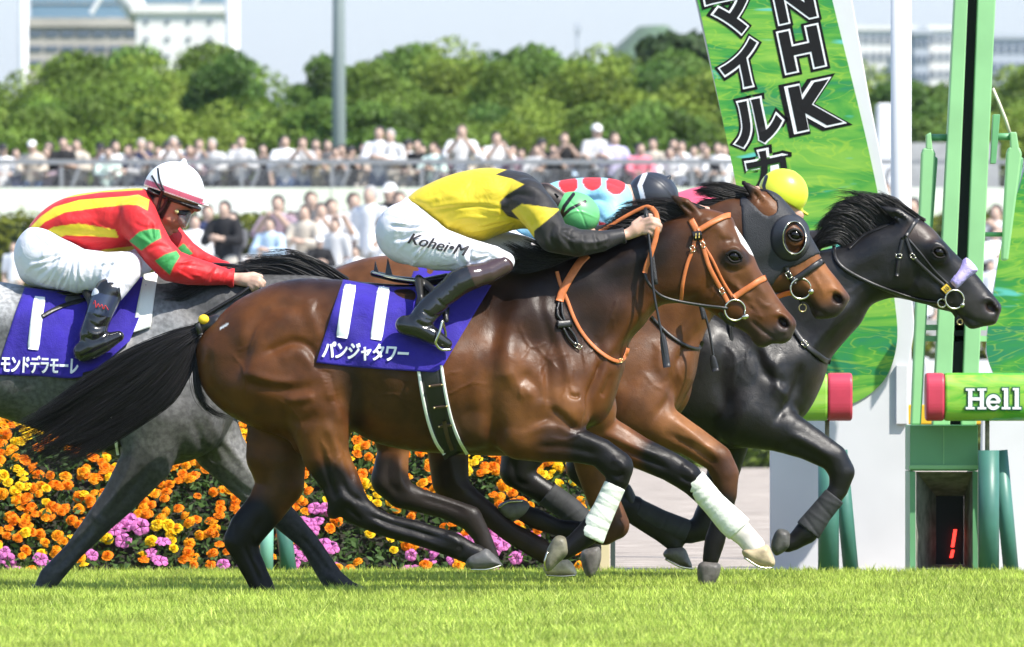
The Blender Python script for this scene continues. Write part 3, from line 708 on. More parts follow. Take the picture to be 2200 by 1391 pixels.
def person_meshes(pose):
    def fld(): return Field(-60, 60, -185, 8, -60, 40, 3.2)
    arms = {'lean': [[(-18,-140,0,6),(-27,-118,-14,5),(-10,-110,-34,4)],[(18,-140,0,6),(27,-118,-14,5),(8,-110,-34,4)]], 'phone': [[(-18,-140,0,6),(-26,-122,-20,5),(-6,-148,-30,4)],[(18,-140,0,6),(26,-122,-20,5),(6,-148,-30,4)]],
            'stand': [[(-18,-140,0,6),(-24,-112,4,5),(-22,-86,-6,4)],[(18,-140,0,6),(24,-112,4,5),(22,-86,-6,4)]], 'clap': [[(-18,-140,0,6),(-27,-116,-8,5),(-4,-122,-28,4)],[(18,-140,0,6),(27,-116,-8,5),(4,-120,-28,4)]]}[pose]
    legs = [[(-9,-88,0,10),(-10,-48,-1,7),(-11,-6,1,5),(-12,-3,-12,4)],[(9,-88,0,10),(10,-48,-1,7),(11,-6,1,5),(12,-3,-12,4)]]; lean = -8 if pose == 'lean' else 0
    b = fld().ell((0,-160,lean - 1), (8,11.5,9.5), 0, 2).chain([(0,-150,lean,5),(0,-140,lean / 2,5.5)], 3).chain([(0,-136,lean / 2,13),(0,-112,0,12),(0,-92,0,12)], 6, .7).ell((0,-158,lean - 10.5), (1.6,2.4,2), 0, 2)
    for a in arms: b.chain(a, 3); e = a[-1]; b.ell((e[0] * .8, e[1], e[2] - 5), (4,5,5), 0, 2)
    for l in legs: b.chain([(x, z, q, r - 1.2) for x, z, q, r in l], 4)
    tp = fld().chain([(0,-137,lean / 2,15.5),(0,-112,0,14.5),(0,-90,0,15)], 6, .72)
    for a in arms: tp.chain([a[0][:3] + (8,), a[1][:3] + (7,)] if pose in ('stand', 'phone') else [a[0][:3] + (8,), a[1][:3] + (7,), tuple(np.array(a[1][:3]) * .35 + np.array(a[2][:3]) * .65) + (5.6,)], 5)
    tr = fld().chain([(0,-92,0,13.5),(0,-86,0,13)], 4, .75)
    for l in legs: tr.chain([(x, z, q, r + .8) for x, z, q, r in l[:3]], 4)
    hr = fld().ell((0,-163.5,lean + 1.5), (9.4,11,10), 0, 2); X, Z, Q = hr.grid((slice(None),) * 3); hr.d = np.maximum(hr.d, np.minimum(-(Q - lean + 4), Z + 167).astype(f32) + 0 * X)
    cp = fld().ell((0,-164.5,lean), (9.8,10.5,10.8), 0, 2); cp.d = np.maximum(cp.d, (Z + 163).astype(f32) + 0 * X + 0 * Q); cp.chain([(0,-163,lean - 9,4),(0,-162,lean - 16,2.5)], 3, .4) if False else cp.ell((0,-163.5,lean - 12), (8,1.6,7), 0, 2)
    out = {}
    for nm, f_ in (('person', b), ('shirt', tp), ('trousers', tr), ('hair', hr), ('cap', cp)):
        V, F = f_.mesh(1); V2 = np.column_stack([V[:, 0], V[:, 2], -V[:, 1]]) / 100
        if (np.cross(V2[F[:, 1]] - V2[F[:, 0]], V2[F[:, 2]] - V2[F[:, 0]]) * (V2[F[:, 0]] - V2.mean(0))).sum() < 0: F = F[:, ::-1]
        me = mesh_np(nm, V2, F); me.materials.append(SKINF); out[nm] = me
    return out
POSE = {p: person_meshes(p) for p in ('lean', 'phone', 'stand', 'clap')}
def set_mat(o, m): o.material_slots[0].link = 'OBJECT'; o.material_slots[0].material = m
PEOPLE = []
def put_person(px, toppx, Y, zf, pose, top, head, pants, rot, row):
    x = P(px, 0, Y).x; zt = P(0, toppx, Y).z; s = min(max((zt - zf) / 1.73, .62), 1.15); PM = POSE[pose]
    o = bpy.data.objects.new('person', PM['person']); COL.objects.link(o); o.location = (x, Y, zt - 1.73 * s); o.scale = (s,) * 3; o.rotation_euler.z = rot; set_mat(o, SKINF)
    hat = 'cap' in head or 'hat' in head
    for nm, key, m in (('shirt', 'shirt', TOPM[top]), ('trousers', 'trousers', PANTS[pants]), ('cap' if hat else 'hair', 'cap' if hat else 'hair', HAIRM[head])):
        c = bpy.data.objects.new(nm, PM[key]); COL.objects.link(c); c.parent = o; set_mat(c, m)
    PEOPLE.append((row, px, o, pose, top, head))
g = random.Random(5)
KNOWN = {5:('white','black cap'),70:('beige','a white cap'),105:('mauve',''),135:('black','dark hair'),165:('beige',''),230:('mint','dark hair'),245:('white',''),275:('pale grey','brown hair'),303:('navy','grey hair'),340:('beige','brown hair'),372:('white','grey hair'),405:('mauve','dark hair'),428:('white','brown hair'),458:('pale grey','grey hair'),518:('pale grey','dark hair'),
         612:('white','dark hair'),650:('pale grey','brown hair'),682:('khaki','dark hair'),722:('pale grey','dark hair'),755:('black','a black cap'),815:('white','dark hair'),838:('pale grey','grey hair'),862:('beige','brown hair'),900:('black','dark hair'),930:('mint','brown hair'),958:('mauve','a red cap'),992:('white','brown hair'),1032:('beige','brown hair'),1066:('white','dark hair'),1102:('mauve','brown hair'),1152:('pale grey','brown hair'),1188:('dark grey','brown hair'),1212:('black','brown hair'),1256:('pale grey','brown hair'),1282:('pale grey','a white cap'),1320:('lilac','brown hair'),1374:('pink','dark hair'),1442:('white','dark hair'),1490:('pale grey','dark hair'),1520:('black','dark hair'),1540:('white','dark hair')}
TOPY = {135:295,303:298,372:294,518:293,815:272,838:278,992:268,1066:284,1282:268,1320:285,1212:285,612:292,650:295}
up = sorted(KNOWN)
for i, px in enumerate(up):
    t_, h_ = KNOWN[px]; h_ = 'a black cap' if h_ == 'black cap' else h_ or 'dark hair'
    put_person(px, TOPY.get(px, g.uniform(298, 318)), 106.1 + g.uniform(0, .2), 3.55, g.choice(['lean', 'lean', 'phone', 'clap']), t_, h_, g.choice([0,1,1,2]), g.uniform(-.4, .4), 'upper rail')
for i in range(46):
    px = -30 + i * 35 + g.uniform(-12, 12)
    put_person(px, g.uniform(296, 322), 107.3 + g.uniform(0, .8), 3.55, g.choice(['stand', 'phone', 'clap']), g.choice(['white', 'pale grey', 'black', 'black', 'navy', 'beige', 'khaki', 'pale blue', 'dark grey']), g.choice(['dark hair', 'dark hair', 'dark hair', 'brown hair', 'a black cap']), g.choice([0,1,1,1]), g.uniform(-.5, .5), 'second row')
LOW = [(418,462,'white','dark hair',84),(446,440,'navy','dark hair',90),(482,432,'black','dark hair',80),(500,455,'dark grey','dark hair',89),(597,420,'mauve','dark hair',86),(580,468,'pale blue','dark hair',78),(655,440,'beige','brown hair',82),(668,412,'dark grey','brown hair',90),(690,436,'white','dark hair',84),(686,508,'black','a white cap',74),(712,428,'white','brown hair',85),(760,415,'pale grey','brown hair',88),(795,400,'white','grey hair',86),(818,470,'white','dark hair',76),(838,395,'black','a white cap',88),(858,412,'white','brown hair',83),(764,530,'white','dark hair',74),(720,470,'pale grey','brown hair',79),(30,520,'white','dark hair',76),(625,455,'pale grey','brown hair',88),(545,520,'pale grey','brown hair',92),(880,430,'beige','dark hair',88),(910,440,'white','dark hair',86),
       (1898,390,'lilac','brown hair',86),(1962,425,'navy','dark hair',88),(2128,560,'white','dark hair',76),(2140,440,'pale grey','brown hair',88),(2136,490,'white','dark hair',80),(2150,545,'pale blue','brown hair',82),(2128,630,'mauve','brown hair',74),(1990,600,'white','dark hair',76)]
for px, ty, t_, h_, Y in LOW:
    zf = 1.8
    put_person(px, ty, Y, zf, g.choice(['stand', 'clap', 'phone', 'stand']), t_, h_, g.randrange(3), g.uniform(-.5, .5), 'lower crowd')
for row, where in (('upper rail', 'at upper rail'), ('second row', 'in second row'), ('lower crowd', 'in lower crowd')):
    for i, (r_, px, o, pose, top, head) in enumerate(sorted([q for q in PEOPLE if q[0] == row], key=lambda q: q[1])):
        tag(o, f'spectator in {top} top and {head[2:] if head.startswith("a ") else head}, {ordinal(i + 1)} from left {where}', 'person', 'spectators ' + where)

# ---- flower bed
M_PETAL = {n: mat(n, c, .6, .2, var=.22, vscale=60, transl=.3) for n, c in (('orange_petals', (.90,.25,.006)), ('yellow_petals', (.92,.60,.012)), ('pink_petals', (.70,.20,.52)), ('amber_petals', (.92,.36,.008)))}
def flower_mesh(kind, seed):
    g = np.random.default_rng(seed); V = []; F = []
    if kind == 'marigold':
        for ring_, (n, r, z, w, up) in enumerate(((9, .030, .0, .012, .006), (8, .023, .006, .011, .010), (6, .014, .012, .009, .012), (3, .006, .017, .006, .008))):
            for k in range(n):
                a = 2 * math.pi * k / n + ring_ * .4 + g.normal(0, .08); ca, sa = math.cos(a), math.sin(a); rr = r * g.uniform(.88, 1.1); o = len(V)
                for t, ww, zz in ((.25, .35, z - .004), (.72, 1, z + up * .6), (1.0, .72, z + up * .25 + g.normal(0, .002))):
                    for s_ in (-1, 0, 1): V.append((ca * rr * t - sa * w * ww * s_, sa * rr * t + ca * w * ww * s_, zz + (.003 if s_ == 0 else 0) + g.normal(0, .0008)))
                for i in range(2):
                    for j in range(2): F.append((o + i * 3 + j, o + i * 3 + j + 1, o + i * 3 + j + 4, o + i * 3 + j + 3))
    else:
        n = 5
        for k in range(n):
            a = 2 * math.pi * k / n; o = len(V)
            for t, ww, zz in ((.1, .25, -.012), (.6, .85, .002), (1, .95, -.004), (1.12, .4, -.009)):
                for s_ in (-1, 0, 1): aa = a + s_ * .63 * ww; V.append((math.cos(aa) * .040 * t, math.sin(aa) * .040 * t, zz + (.004 if s_ == 0 else 0) + g.normal(0, .0015)))
            for i in range(3):
                for j in range(2): F.append((o + i * 3 + j, o + i * 3 + j + 1, o + i * 3 + j + 4, o + i * 3 + j + 3))
    me = bpy.data.meshes.new(kind); me.from_pydata(V, [], F); me.update(); return me
bed = empty('flower_bed', (P(600, 0, 5.2).x, 5.2, 0), 'sloping bed of orange and yellow marigolds with pink petunias beside the course', 'flower bed')
bx0, bx1 = P(-520, 0, 5.0).x, P(1268, 0, 5.0).x; by0, by1, bz1 = 4.72, 5.75, .80
def slope(u): return by0 + (by1 - by0) * u, .02 + bz1 * (1 - (1 - u) ** 1.5)
prof = [slope(u) for u in np.linspace(0, 1, 9)]
mb = MB(); V = []; nP = len(prof)
for x in (bx0, bx1): V += [(x, y + .06, max(0, z - .07)) for y, z in prof] + [(x, by1 + .5, 0), (x, by0 + .06, 0)]
m_ = nP + 2; mb.add(V, [(i, i + 1, i + 1 + m_, i + m_) for i in range(m_ - 1)] + [tuple(range(m_))[::-1], tuple(range(m_, 2 * m_))]); mb.build('soil', mat('dark_soil', (.022,.022,.014), .95), bed)
g = np.random.default_rng(17); n = 15000; x = g.uniform(bx0, bx1, n); u = g.random(n)
yz = np.array([slope(v) for v in u]); p = np.column_stack([x, yz[:, 0] + g.normal(0, .03, n), yz[:, 1] + g.uniform(-.06, .02, n)])
a = g.normal(0, 1, (n, 3)) + [0, -.8, .8]; a /= np.linalg.norm(a, axis=1)[:, None]; r = np.cross(a, g.normal(0, 1, (n, 3))); r /= np.linalg.norm(r, axis=1)[:, None]; q = np.cross(a, r); s = .022 * g.uniform(.6, 1.4, (n, 1))
V = np.stack([p - r * s, p - q * s * .45, p + r * s, p + q * s * .45], 1).reshape(-1, 3)
link('foliage', mesh_np('foliage', V, np.arange(n * 4).reshape(-1, 4), False, np.repeat(np.array([.055,.105,.024]) * g.uniform(.5, 1.5, (n, 1)), 4, 0)), M_HEDGE, bed)['kind'] = 'stuff'
MG = [flower_mesh('marigold', i) for i in range(3)]; PT = [flower_mesh('petunia', 9)]
for me in MG + PT: me.materials.append(M_PETAL['orange_petals'])
FL = []; tries = 0
cl_c = g.uniform([-.02 + bx0, 0], [bx1, 1], (60, 2)); yel = g.uniform([bx0, 0], [bx1, 1], (26, 2))
pink = [(190,1185),(280,1165),(300,1150),(345,1190),(255,1120),(660,1130),(690,1110),(650,1160),(700,1190),(640,1200),(900,1205),(930,1185),(960,1205),(990,1180),(870,1225),(1080,1180),(1060,1160),(1110,1190),(20,1215),(100,1220),(1130,1165),(500,1215),(1040,1215)]
while len(FL) < 1500 and tries < 52000:
    tries += 1; x = g.uniform(bx0, bx1); uu = g.random() ** .9; y, z = slope(uu)
    px = 1100 + x * FPX / (CAM_D + y); py = HORIZ - (z - CAM_H) * FPX / (CAM_D + y)
    pk = min(math.hypot(px - a, (py - b) * 1.3) for a, b in pink) < 28
    dens = .45 + .55 * (math.sin(x * 7 + math.sin(uu * 9)) * math.sin(uu * 11 + x * 3) > -.35)
    if not pk and g.random() > dens: continue
    if py > 1160 and not pk and g.random() < .35: continue
    rad = .030 if pk else .021
    if any((x - f[0]) ** 2 + (y - f[1]) ** 2 + (z - f[2]) ** 2 < (rad + .021) ** 2 * .68 for f in FL): continue
    ye = min(math.hypot((x - a), (uu - b) * 1.0) for a, b in yel) < .10
    FL.append((x, y - .03 + g.normal(0, .012), z + .01 + g.normal(0, .012), 'pink' if pk else ('yellow' if ye or g.random() < .06 else ('amber' if g.random() < .4 else 'orange')), 330 if False else px))
vis = sorted(range(len(FL)), key=lambda i: (not (0 < FL[i][4] < 1290), FL[i][1]))
big = set(vis[:300]); rest = {k: ([], []) for k in ('orange', 'yellow', 'pink', 'amber')}
for i, (x, y, z, kind, px) in enumerate(FL):
    me = PT[0] if kind == 'pink' else MG[i % 3]; sc = g.uniform(.76, 1.10)
    M = Matrix.LocRotScale(Vector((x, y, z)), (Matrix.Rotation(g.normal(0, .35), 3, 'Y') @ Matrix.Rotation(.85 + g.normal(0, .28), 3, 'X') @ Matrix.Rotation(g.uniform(0, 6), 3, 'Z')).to_quaternion(), (sc, sc, sc))
    if i in big:
        o = bpy.data.objects.new('petunia' if kind == 'pink' else 'marigold', me); COL.objects.link(o); o.parent = bed; o.matrix_basis = Matrix.Translation(-bed.location) @ M; set_mat(o, M_PETAL[kind + '_petals'])
    else:
        v_, f_ = rest[kind]; b_ = len(v_); v_ += [tuple(M @ v.co) for v in me.vertices]; f_ += [tuple(j + b_ for j in p_.vertices) for p_ in me.polygons]
vs, fs, mi = [], [], []
for k, (kind, (v_, f_)) in enumerate(rest.items()):
    b_ = len(vs); vs += v_; fs += [tuple(j + b_ for j in f) for f in f_]; mi += [k] * len(f_)
me = bpy.data.meshes.new('more_flowers'); me.from_pydata(vs, [], fs); me.update(); me.polygons.foreach_set('material_index', mi)
link('more_flowers', me, [M_PETAL[k + '_petals'] for k in rest], bed)['kind'] = 'stuff'

# ---- posts by the flower bed
M_PAD = mat('teal_padding', (.055,.17,.135), .42, .5, var=.12, vscale=5, bump=.15, bscale=12)
def pad_post(pts, Y, r, label, m=M_PAD):
    return tag(MB().tube([P(x, z, Y) for x, z in pts], r, 18).build('padded_post', m, None, True), label, 'post', 'padded posts of the running rail')
pad_post([(572,1246),(573,1100)], 4.45, .036, 'upright pale teal padded post in front of the flower bed', mat('pale_teal_padding', (.20,.46,.36), .45, .5, var=.1, vscale=5)); pad_post([(624,1246),(604,1100)], 4.52, .04, 'slanting dark teal padded post in front of the flower bed')
M_CREAM = mat('cream_post', (.62,.52,.32), .6)
tag(MB().box(tuple(P(1288, 1245, 4.7)), (P(1310, 0, 4.7).x, 4.78, P(0, 1150, 4.7).z)).build('cream_post', M_CREAM, bevel=.004), 'short cream post at the right end of the flower bed', 'post')
tag(MB().box(tuple(P(1312, 1245, 4.75)), (P(1322, 0, 4.75).x, 4.80, P(0, 1130, 4.75).z)).build('dark_stake', mat('dark_stake', (.03,.05,.05), .6), bevel=.003), 'thin dark stake beside the cream post', 'post')

# ---- the finish: banner boards, winning post, mirror box, padded rail
def swirl(name, greens=((.030,.25,.032),(.11,.34,.035),(.012,.19,.075),(.22,.43,.05)), sc=2.2):
    m = bpy.data.materials.new(name); m.use_nodes = True; N, L = m.node_tree.nodes, m.node_tree.links; b = N['Principled BSDF']; b.inputs['Roughness'].default_value = .5
    tc = N.new('ShaderNodeTexCoord'); mp = N.new('ShaderNodeMapping'); mp.inputs['Rotation'].default_value = (0, .5, 0); mp.inputs['Scale'].default_value = (.8, 1, 3.2); L.new(tc.outputs['Object'], mp.inputs[0])
    n1 = N.new('ShaderNodeTexNoise'); n1.inputs['Scale'].default_value = sc; n1.inputs['Detail'].default_value = 7; n1.inputs['Distortion'].default_value = 1.6; L.new(mp.outputs[0], n1.inputs['Vector'])
    cr = N.new('ShaderNodeValToRGB'); e = cr.color_ramp.elements; e[0].position = .30; e[0].color = (*greens[2], 1); e[1].position = .72; e[1].color = (*greens[3], 1)
    for p_, c in ((.43, greens[0]), (.56, greens[1])): x = e.new(p_); x.color = (*c, 1)
    # printed strips: each strip of the print a little different
    sx = N.new('ShaderNodeSeparateXYZ'); L.new(tc.outputs['Object'], sx.inputs[0]); fl = N.new('ShaderNodeMath'); fl.operation = 'MULTIPLY'; fl.inputs[1].default_value = 3.9; L.new(sx.outputs[2], fl.inputs[0]); f2 = N.new('ShaderNodeMath'); f2.operation = 'FLOOR'; L.new(fl.outputs[0], f2.inputs[0])
    wnz = N.new('ShaderNodeTexWhiteNoise'); wnz.noise_dimensions = '1D'; L.new(f2.outputs[0], wnz.inputs['W']); ad = N.new('ShaderNodeMath'); ad.operation = 'MULTIPLY_ADD'; ad.inputs[1].default_value = .26; L.new(wnz.outputs['Value'], ad.inputs[0]); sb = N.new('ShaderNodeMath'); sb.operation = 'SUBTRACT'; sb.inputs[1].default_value = .13; L.new(n1.outputs[0], sb.inputs[0]); L.new(sb.outputs[0], ad.inputs[2]); L.new(ad.outputs[0], cr.inputs[0])
    n2 = N.new('ShaderNodeTexNoise'); n2.inputs['Scale'].default_value = sc * 1.5; n2.inputs['Detail'].default_value = 2; L.new(mp.outputs[0], n2.inputs['Vector']); r2 = N.new('ShaderNodeMapRange'); r2.inputs[1].default_value = .66; r2.inputs[2].default_value = .72; L.new(n2.outputs[0], r2.inputs[0])
    mx = N.new('ShaderNodeMix'); mx.data_type = 'RGBA'; L.new(r2.outputs[0], mx.inputs[0]); L.new(cr.outputs[0], mx.inputs[6]); mx.inputs[7].default_value = (.10,.46,.40,1)
    wv = N.new('ShaderNodeTexNoise'); wv.inputs['Scale'].default_value = sc * .9; wv.inputs['Detail'].default_value = 1; wv.inputs['Distortion'].default_value = 4; L.new(mp.outputs[0], wv.inputs['Vector']); r3 = N.new('ShaderNodeValToRGB'); e3 = r3.color_ramp.elements; e3[0].position = .465; e3[0].color = (0,0,0,1); e3[1].position = .535; e3[1].color = (0,0,0,1); x3 = e3.new(.5); x3.color = (.35,.35,.35,1); L.new(wv.outputs[0], r3.inputs[0])
    m2 = N.new('ShaderNodeMix'); m2.data_type = 'RGBA'; L.new(r3.outputs[0], m2.inputs[0]); L.new(mx.outputs[2], m2.inputs[6]); m2.inputs[7].default_value = (.42,.56,.03,1); L.new(m2.outputs[2], b.inputs['Base Color']); return m
M_SWIRL = swirl('green_brush_print'); M_BOARD = mat('white_board', (.60,.60,.61), .55, .35, var=.04, vscale=3, bump=.03, bscale=4)
SY = 6.0
sign = empty('finish_banner', tuple(P(1750, 1242, SY)), 'tall leaning green banner board with white rim and black lettering by the finish', 'banner')
plate('board', [(1655,1246),(1952,1246),(1952,905),(1951,800),(1965,700),(1960,640),(1936,520),(1905,400),(1866,200),(1831,0),(1805,-140),(1452,-140),(1495,0),(1545,220),(1590,420),(1625,620),(1648,760),(1655,900)], SY, .12, M_BOARD, sign, bevel=.006)
plate('rim', [(1925,785),(1950,785),(1950,912),(1925,912)], SY - .03, .028, M_BOARD, sign, bevel=.004)
green = plate('printed_panel', [(1452,-150),(1498,0),(1540,200),(1582,400),(1618,600),(1640,740),(1668,820),(1710,862),(1765,882),(1825,870),(1878,840),(1912,795),(1928,725),(1920,630),(1898,480),(1868,330),(1830,170),(1788,0),(1755,-150)], SY - .012, .010, M_SWIRL, sign, smooth=4)
M_LB, M_LW, M_LI = mat('letter_black', (.010,.010,.011), .85, .1), mat('letter_white', (.74,.75,.76), .7, .2), mat('letter_ink', (.014,.014,.015), .85, .1)
def split_link(nm, W, F, m, par):
    """each separate stroke of a letter is an object of its own"""
    lab = np.arange(len(W)); F = np.array(F)
    while True:
        mn = lab[F].min(1); new = lab.copy(); np.minimum.at(new, F.ravel(), np.repeat(mn, 3))
        if (new == lab).all(): break
        lab = new
    used = np.unique(F)
    for l in np.unique(lab[used]):
        f = F[lab[F[:, 0]] == l]; u = np.unique(f); mp = np.zeros(len(W), int); mp[u] = np.arange(len(u)); link(nm, mesh_np(nm, W[u], mp[f], False), m, par)
def banner_char(ch, c, h, w, ang, par):
    ca, sa = math.cos(math.radians(ang)), math.sin(math.radians(ang)); s = (CAM_D + SY) / FPX; C = P(c[0], c[1], SY)
    fat = (.115, .064, .024) if ch == 'カ' else (.118, .072, .040)
    for k, (b, m, nm) in enumerate(zip(fat, (M_LB, M_LW, M_LI), ('letter_shadow', 'letter_outline', 'letter'))):
        V, F = text_mesh(ch, 1.0, b); V0 = text_mesh(ch, 1.0, 0.022)[0]
        V = V * np.array([w * s / np.ptp(V0[:, 0]), h * s / np.ptp(V0[:, 1]), 1])
        W = np.column_stack([C.x + V[:, 0] * ca - V[:, 1] * sa, np.full(len(V), SY - .0145 - .0014 * k), C.z + V[:, 0] * sa + V[:, 1] * ca]); split_link(nm, W, F, m, par)
for ch, c, h, w, a in (('マ',(1572,28),92,96,12),('イ',(1590,138),96,84,12),('ル',(1625,262),92,104,12),('カ',(1648,368),88,90,12),('N',(1706,2),82,78,12),('H',(1722,106),84,80,12),('K',(1752,226),92,92,12)): banner_char(ch, c, h, w, a, green)
sign2 = empty('finish_banner', tuple(P(2250, 1242, SY)), 'second green banner board cut by the right edge of the picture', 'banner')
plate('board', [(2104,1246),(2420,1246),(2420,150),(2240,200),(2200,360),(2156,510),(2136,620),(2122,720),(2120,760),(2134,800),(2150,830),(2110,905)], SY + .02, .12, M_BOARD, sign2, bevel=.006)
plate('printed_panel', [(2420,140),(2238,200),(2201,365),(2155,512),(2136,620),(2121,716),(2121,764),(2136,805),(2162,842),(2230,878),(2320,880),(2420,870)], SY + .004, .012, M_SWIRL, sign2, smooth=4)
# pillar and yellow beam
pil = pole('white_pillar', 1936, 9.0, .058, .058, 3.6, M_WPOLE, 'round white pillar between the banner board and the green winning post', 'pillar')
tag(MB().box(tuple(P(1948, 912, 7.2)), (P(2118, 0, 7.2).x, 7.32, P(0, 870, 7.2).z)).build('yellow_beam', mat('yellow_paint', (.78,.46,.02), .5), bevel=.006), 'yellow horizontal beam behind the green winning post', 'beam')
M_GR1 = mat('light_green_paint', (.26,.52,.235), .42, .5, var=.06, vscale=4, bump=.03, bscale=9); M_GR2 = mat('mid_green_paint', (.13,.34,.16), .45, .5, var=.08, vscale=4); M_GAP = mat('black_slot', (.006,.006,.007), .7)
wp = empty('winning_post', tuple(P(2045, 1240, 5.0)), 'green steel winning post with black slot and mirror box at its foot', 'finish post')
plate('upright', [(2004,914),(2041,914),(2082,-60),(2054,-60)], 5.10, .16, M_GR1, wp, bevel=.006); plate('slot', [(2042,914),(2064,914),(2102,-60),(2083,-60)], 5.2, .05, M_GAP, wp); plate('upright', [(2065,914),(2098,914),(2142,-60),(2103,-60)], 5.10, .16, M_GR1, wp, bevel=.006)
plate('side_post', [(1957,914),(1979,914),(2010,330),(2004,318),(1984,318),(1980,330)], 5.16, .10, M_GR1, wp, bevel=.01); plate('back_post', [(1984,600),(1996,600),(2015,340),(2000,330)], 5.40, .06, M_GR2, wp, bevel=.006)
plate('side_post', [(2152,560),(2166,560),(2196,330),(2190,316),(2168,316),(2163,330)], 5.16, .10, M_GR1, wp, bevel=.01); plate('side_post', [(2184,420),(2194,380),(2199,340),(2188,335)], 5.4, .08, M_GR2, wp, bevel=.008)
for x0, x1, z in ((1994,2036,296),(2136,2178,294)): MB().tube([P(x0, z, 5.22), P(x1, z, 5.22)], .018, 12).build('cross_bar', M_GR2, wp, True)
plate('bracket', [(1990,290),(2000,284),(2004,322),(1990,322)], 5.16, .08, M_GR1, wp, bevel=.006); plate('bracket', [(2170,284),(2184,284),(2190,322),(2172,322)], 5.16, .08, M_GR1, wp, bevel=.006); plate('shield', [(2128,352),(2140,352),(2149,246),(2134,246)], 5.2, .1, M_GR2, wp, bevel=.004)
for z in (500,): MB().tube([P(2116, z + 4, 5.25), P(2158, z + 4, 5.25)], .012, 8).build('cross_bar', M_GR2, wp, True)
for z in (704, 728): MB().box(tuple(P(1975, z + 6, 5.2)), (P(2120, 0, 5.2).x, 5.26, P(0, z - 6, 5.2).z)).build('cross_bar', M_GR1, wp)
MB().tube([P(2133, 190, 5.3), P(2148, 225, 5.3), P(2160, 255, 5.3), P(2171, 290, 5.3)], .008, 8).build('cable', mat('cream_cable', (.62,.58,.45), .5), wp, True)
bxY = 4.72
plate('mirror_box_face', [(1955,1012),(2101,1012),(2101,914),(1955,914)], bxY, .55, M_GR2, wp, bevel=.004); plate('box_side', [(1955,1242),(1967,1242),(1967,1013.5),(1955,1013.5)], bxY, .55, M_GR2, wp); plate('box_side', [(2090,1242),(2101,1242),(2101,1013.5),(2090,1013.5)], bxY, .55, M_GR2, wp)
plate('box_trim', [(1953,1008),(2103,1008),(2103,1000),(1953,1000)], bxY - .012, .012, M_GR1, wp); plate('box_seam', [(2026.5,998),(2028.5,998),(2028.5,916),(2026.5,916)], bxY - .004, .003, M_GR1, wp)
M_RECESS = mat('weathered_lining', (.20,.21,.17), .8, .2, var=.35, vscale=14)
y0_, y1_ = bxY + .02, bxY + .40; fr = [P(1968, 1014, y0_), P(2089, 1014, y0_), P(2089, 1226, y0_), P(1968, 1226, y0_)]; bk = [P(2011, 1066, y1_), P(2071, 1066, y1_), P(2071, 1214, y1_), P(2011, 1214, y1_)]
for nm, i, j in (('lining', 0, 1), ('lining', 1, 2), ('lining', 2, 3), ('lining', 3, 0)): MB().add([fr[i], fr[j], bk[j], bk[i]], [(0,1,2,3)]).build(nm, M_RECESS, wp)
MB().box((bk[3].x, y1_ + .01, bk[3].z), (bk[1].x, y1_ + .03, bk[1].z)).build('dark_glass', M_GAP, wp)
M_LED = mat('red_led', (.3,.01,.01), .4, emit=(1,.03,.02,2.2))
for p4 in ([(2043,1176),(2050,1176),(2056,1138),(2049,1138)], [(2040,1199),(2047,1199),(2051,1182),(2044,1182)]): plate('digit_segment', p4, y1_ - .01, .006, M_LED, wp)
# padded rail
M_RED = mat('red_padding', (.52,.045,.085), .4, .45, var=.08, vscale=8); M_PIPE = mat('rusty_pipe', (.20,.17,.12), .6, .4, var=.3, vscale=30)
def rail(px0, px1, red0, red1, label):
    Y = 4.45; r = empty('padded_rail', tuple(P((px0 + px1) / 2, 905, Y)), label, 'rail')
    oct_ = [(.11 - .11 * abs(math.cos(t)) ** .62 * (1 if math.cos(t) > 0 else -1), .1225 - .1225 * abs(math.sin(t)) ** .62 * (1 if math.sin(t) > 0 else -1)) for t in np.radians(np.arange(0, 360, 7.5))][::-1]; zb = P(0, 905, Y).z
    def seg(nm, a, b, m, grow=0):
        n_ = len(oct_); V = [(x, Y + y - grow, zb + z) for x in (P(a, 0, Y).x, P(b, 0, Y).x) for y, z in oct_]
        return MB().add(V, [(i, (i + 1) % n_, (i + 1) % n_ + n_, i + n_) for i in range(n_)] + [tuple(range(n_))[::-1], tuple(range(n_, 2 * n_))]).build(nm, m, r, smooth=False, bevel=.012)
    if red0 < red1 and red1 >= px1: seg('cover', px0, red0 - .3, M_SWIRL2, 0); seg('end_cap', red0, red1, M_RED, .001)
    else: seg('end_cap', red0, red1, M_RED, .001); seg('cover', red1 + .3, px1, M_SWIRL2, 0)
    return r, Y
M_SWIRL2 = swirl('green_rail_print', ((.10,.40,.03),(.24,.48,.05),(.07,.34,.04),(.30,.52,.09)), 3.0)
ra, RY = rail(1560, 1832, 1779, 1832, 'left padded rail with green cover and red end in front of the banner board'); rb, RY = rail(1990, 2420, 1990, 2030, 'right padded rail with red end and white lettering on green')
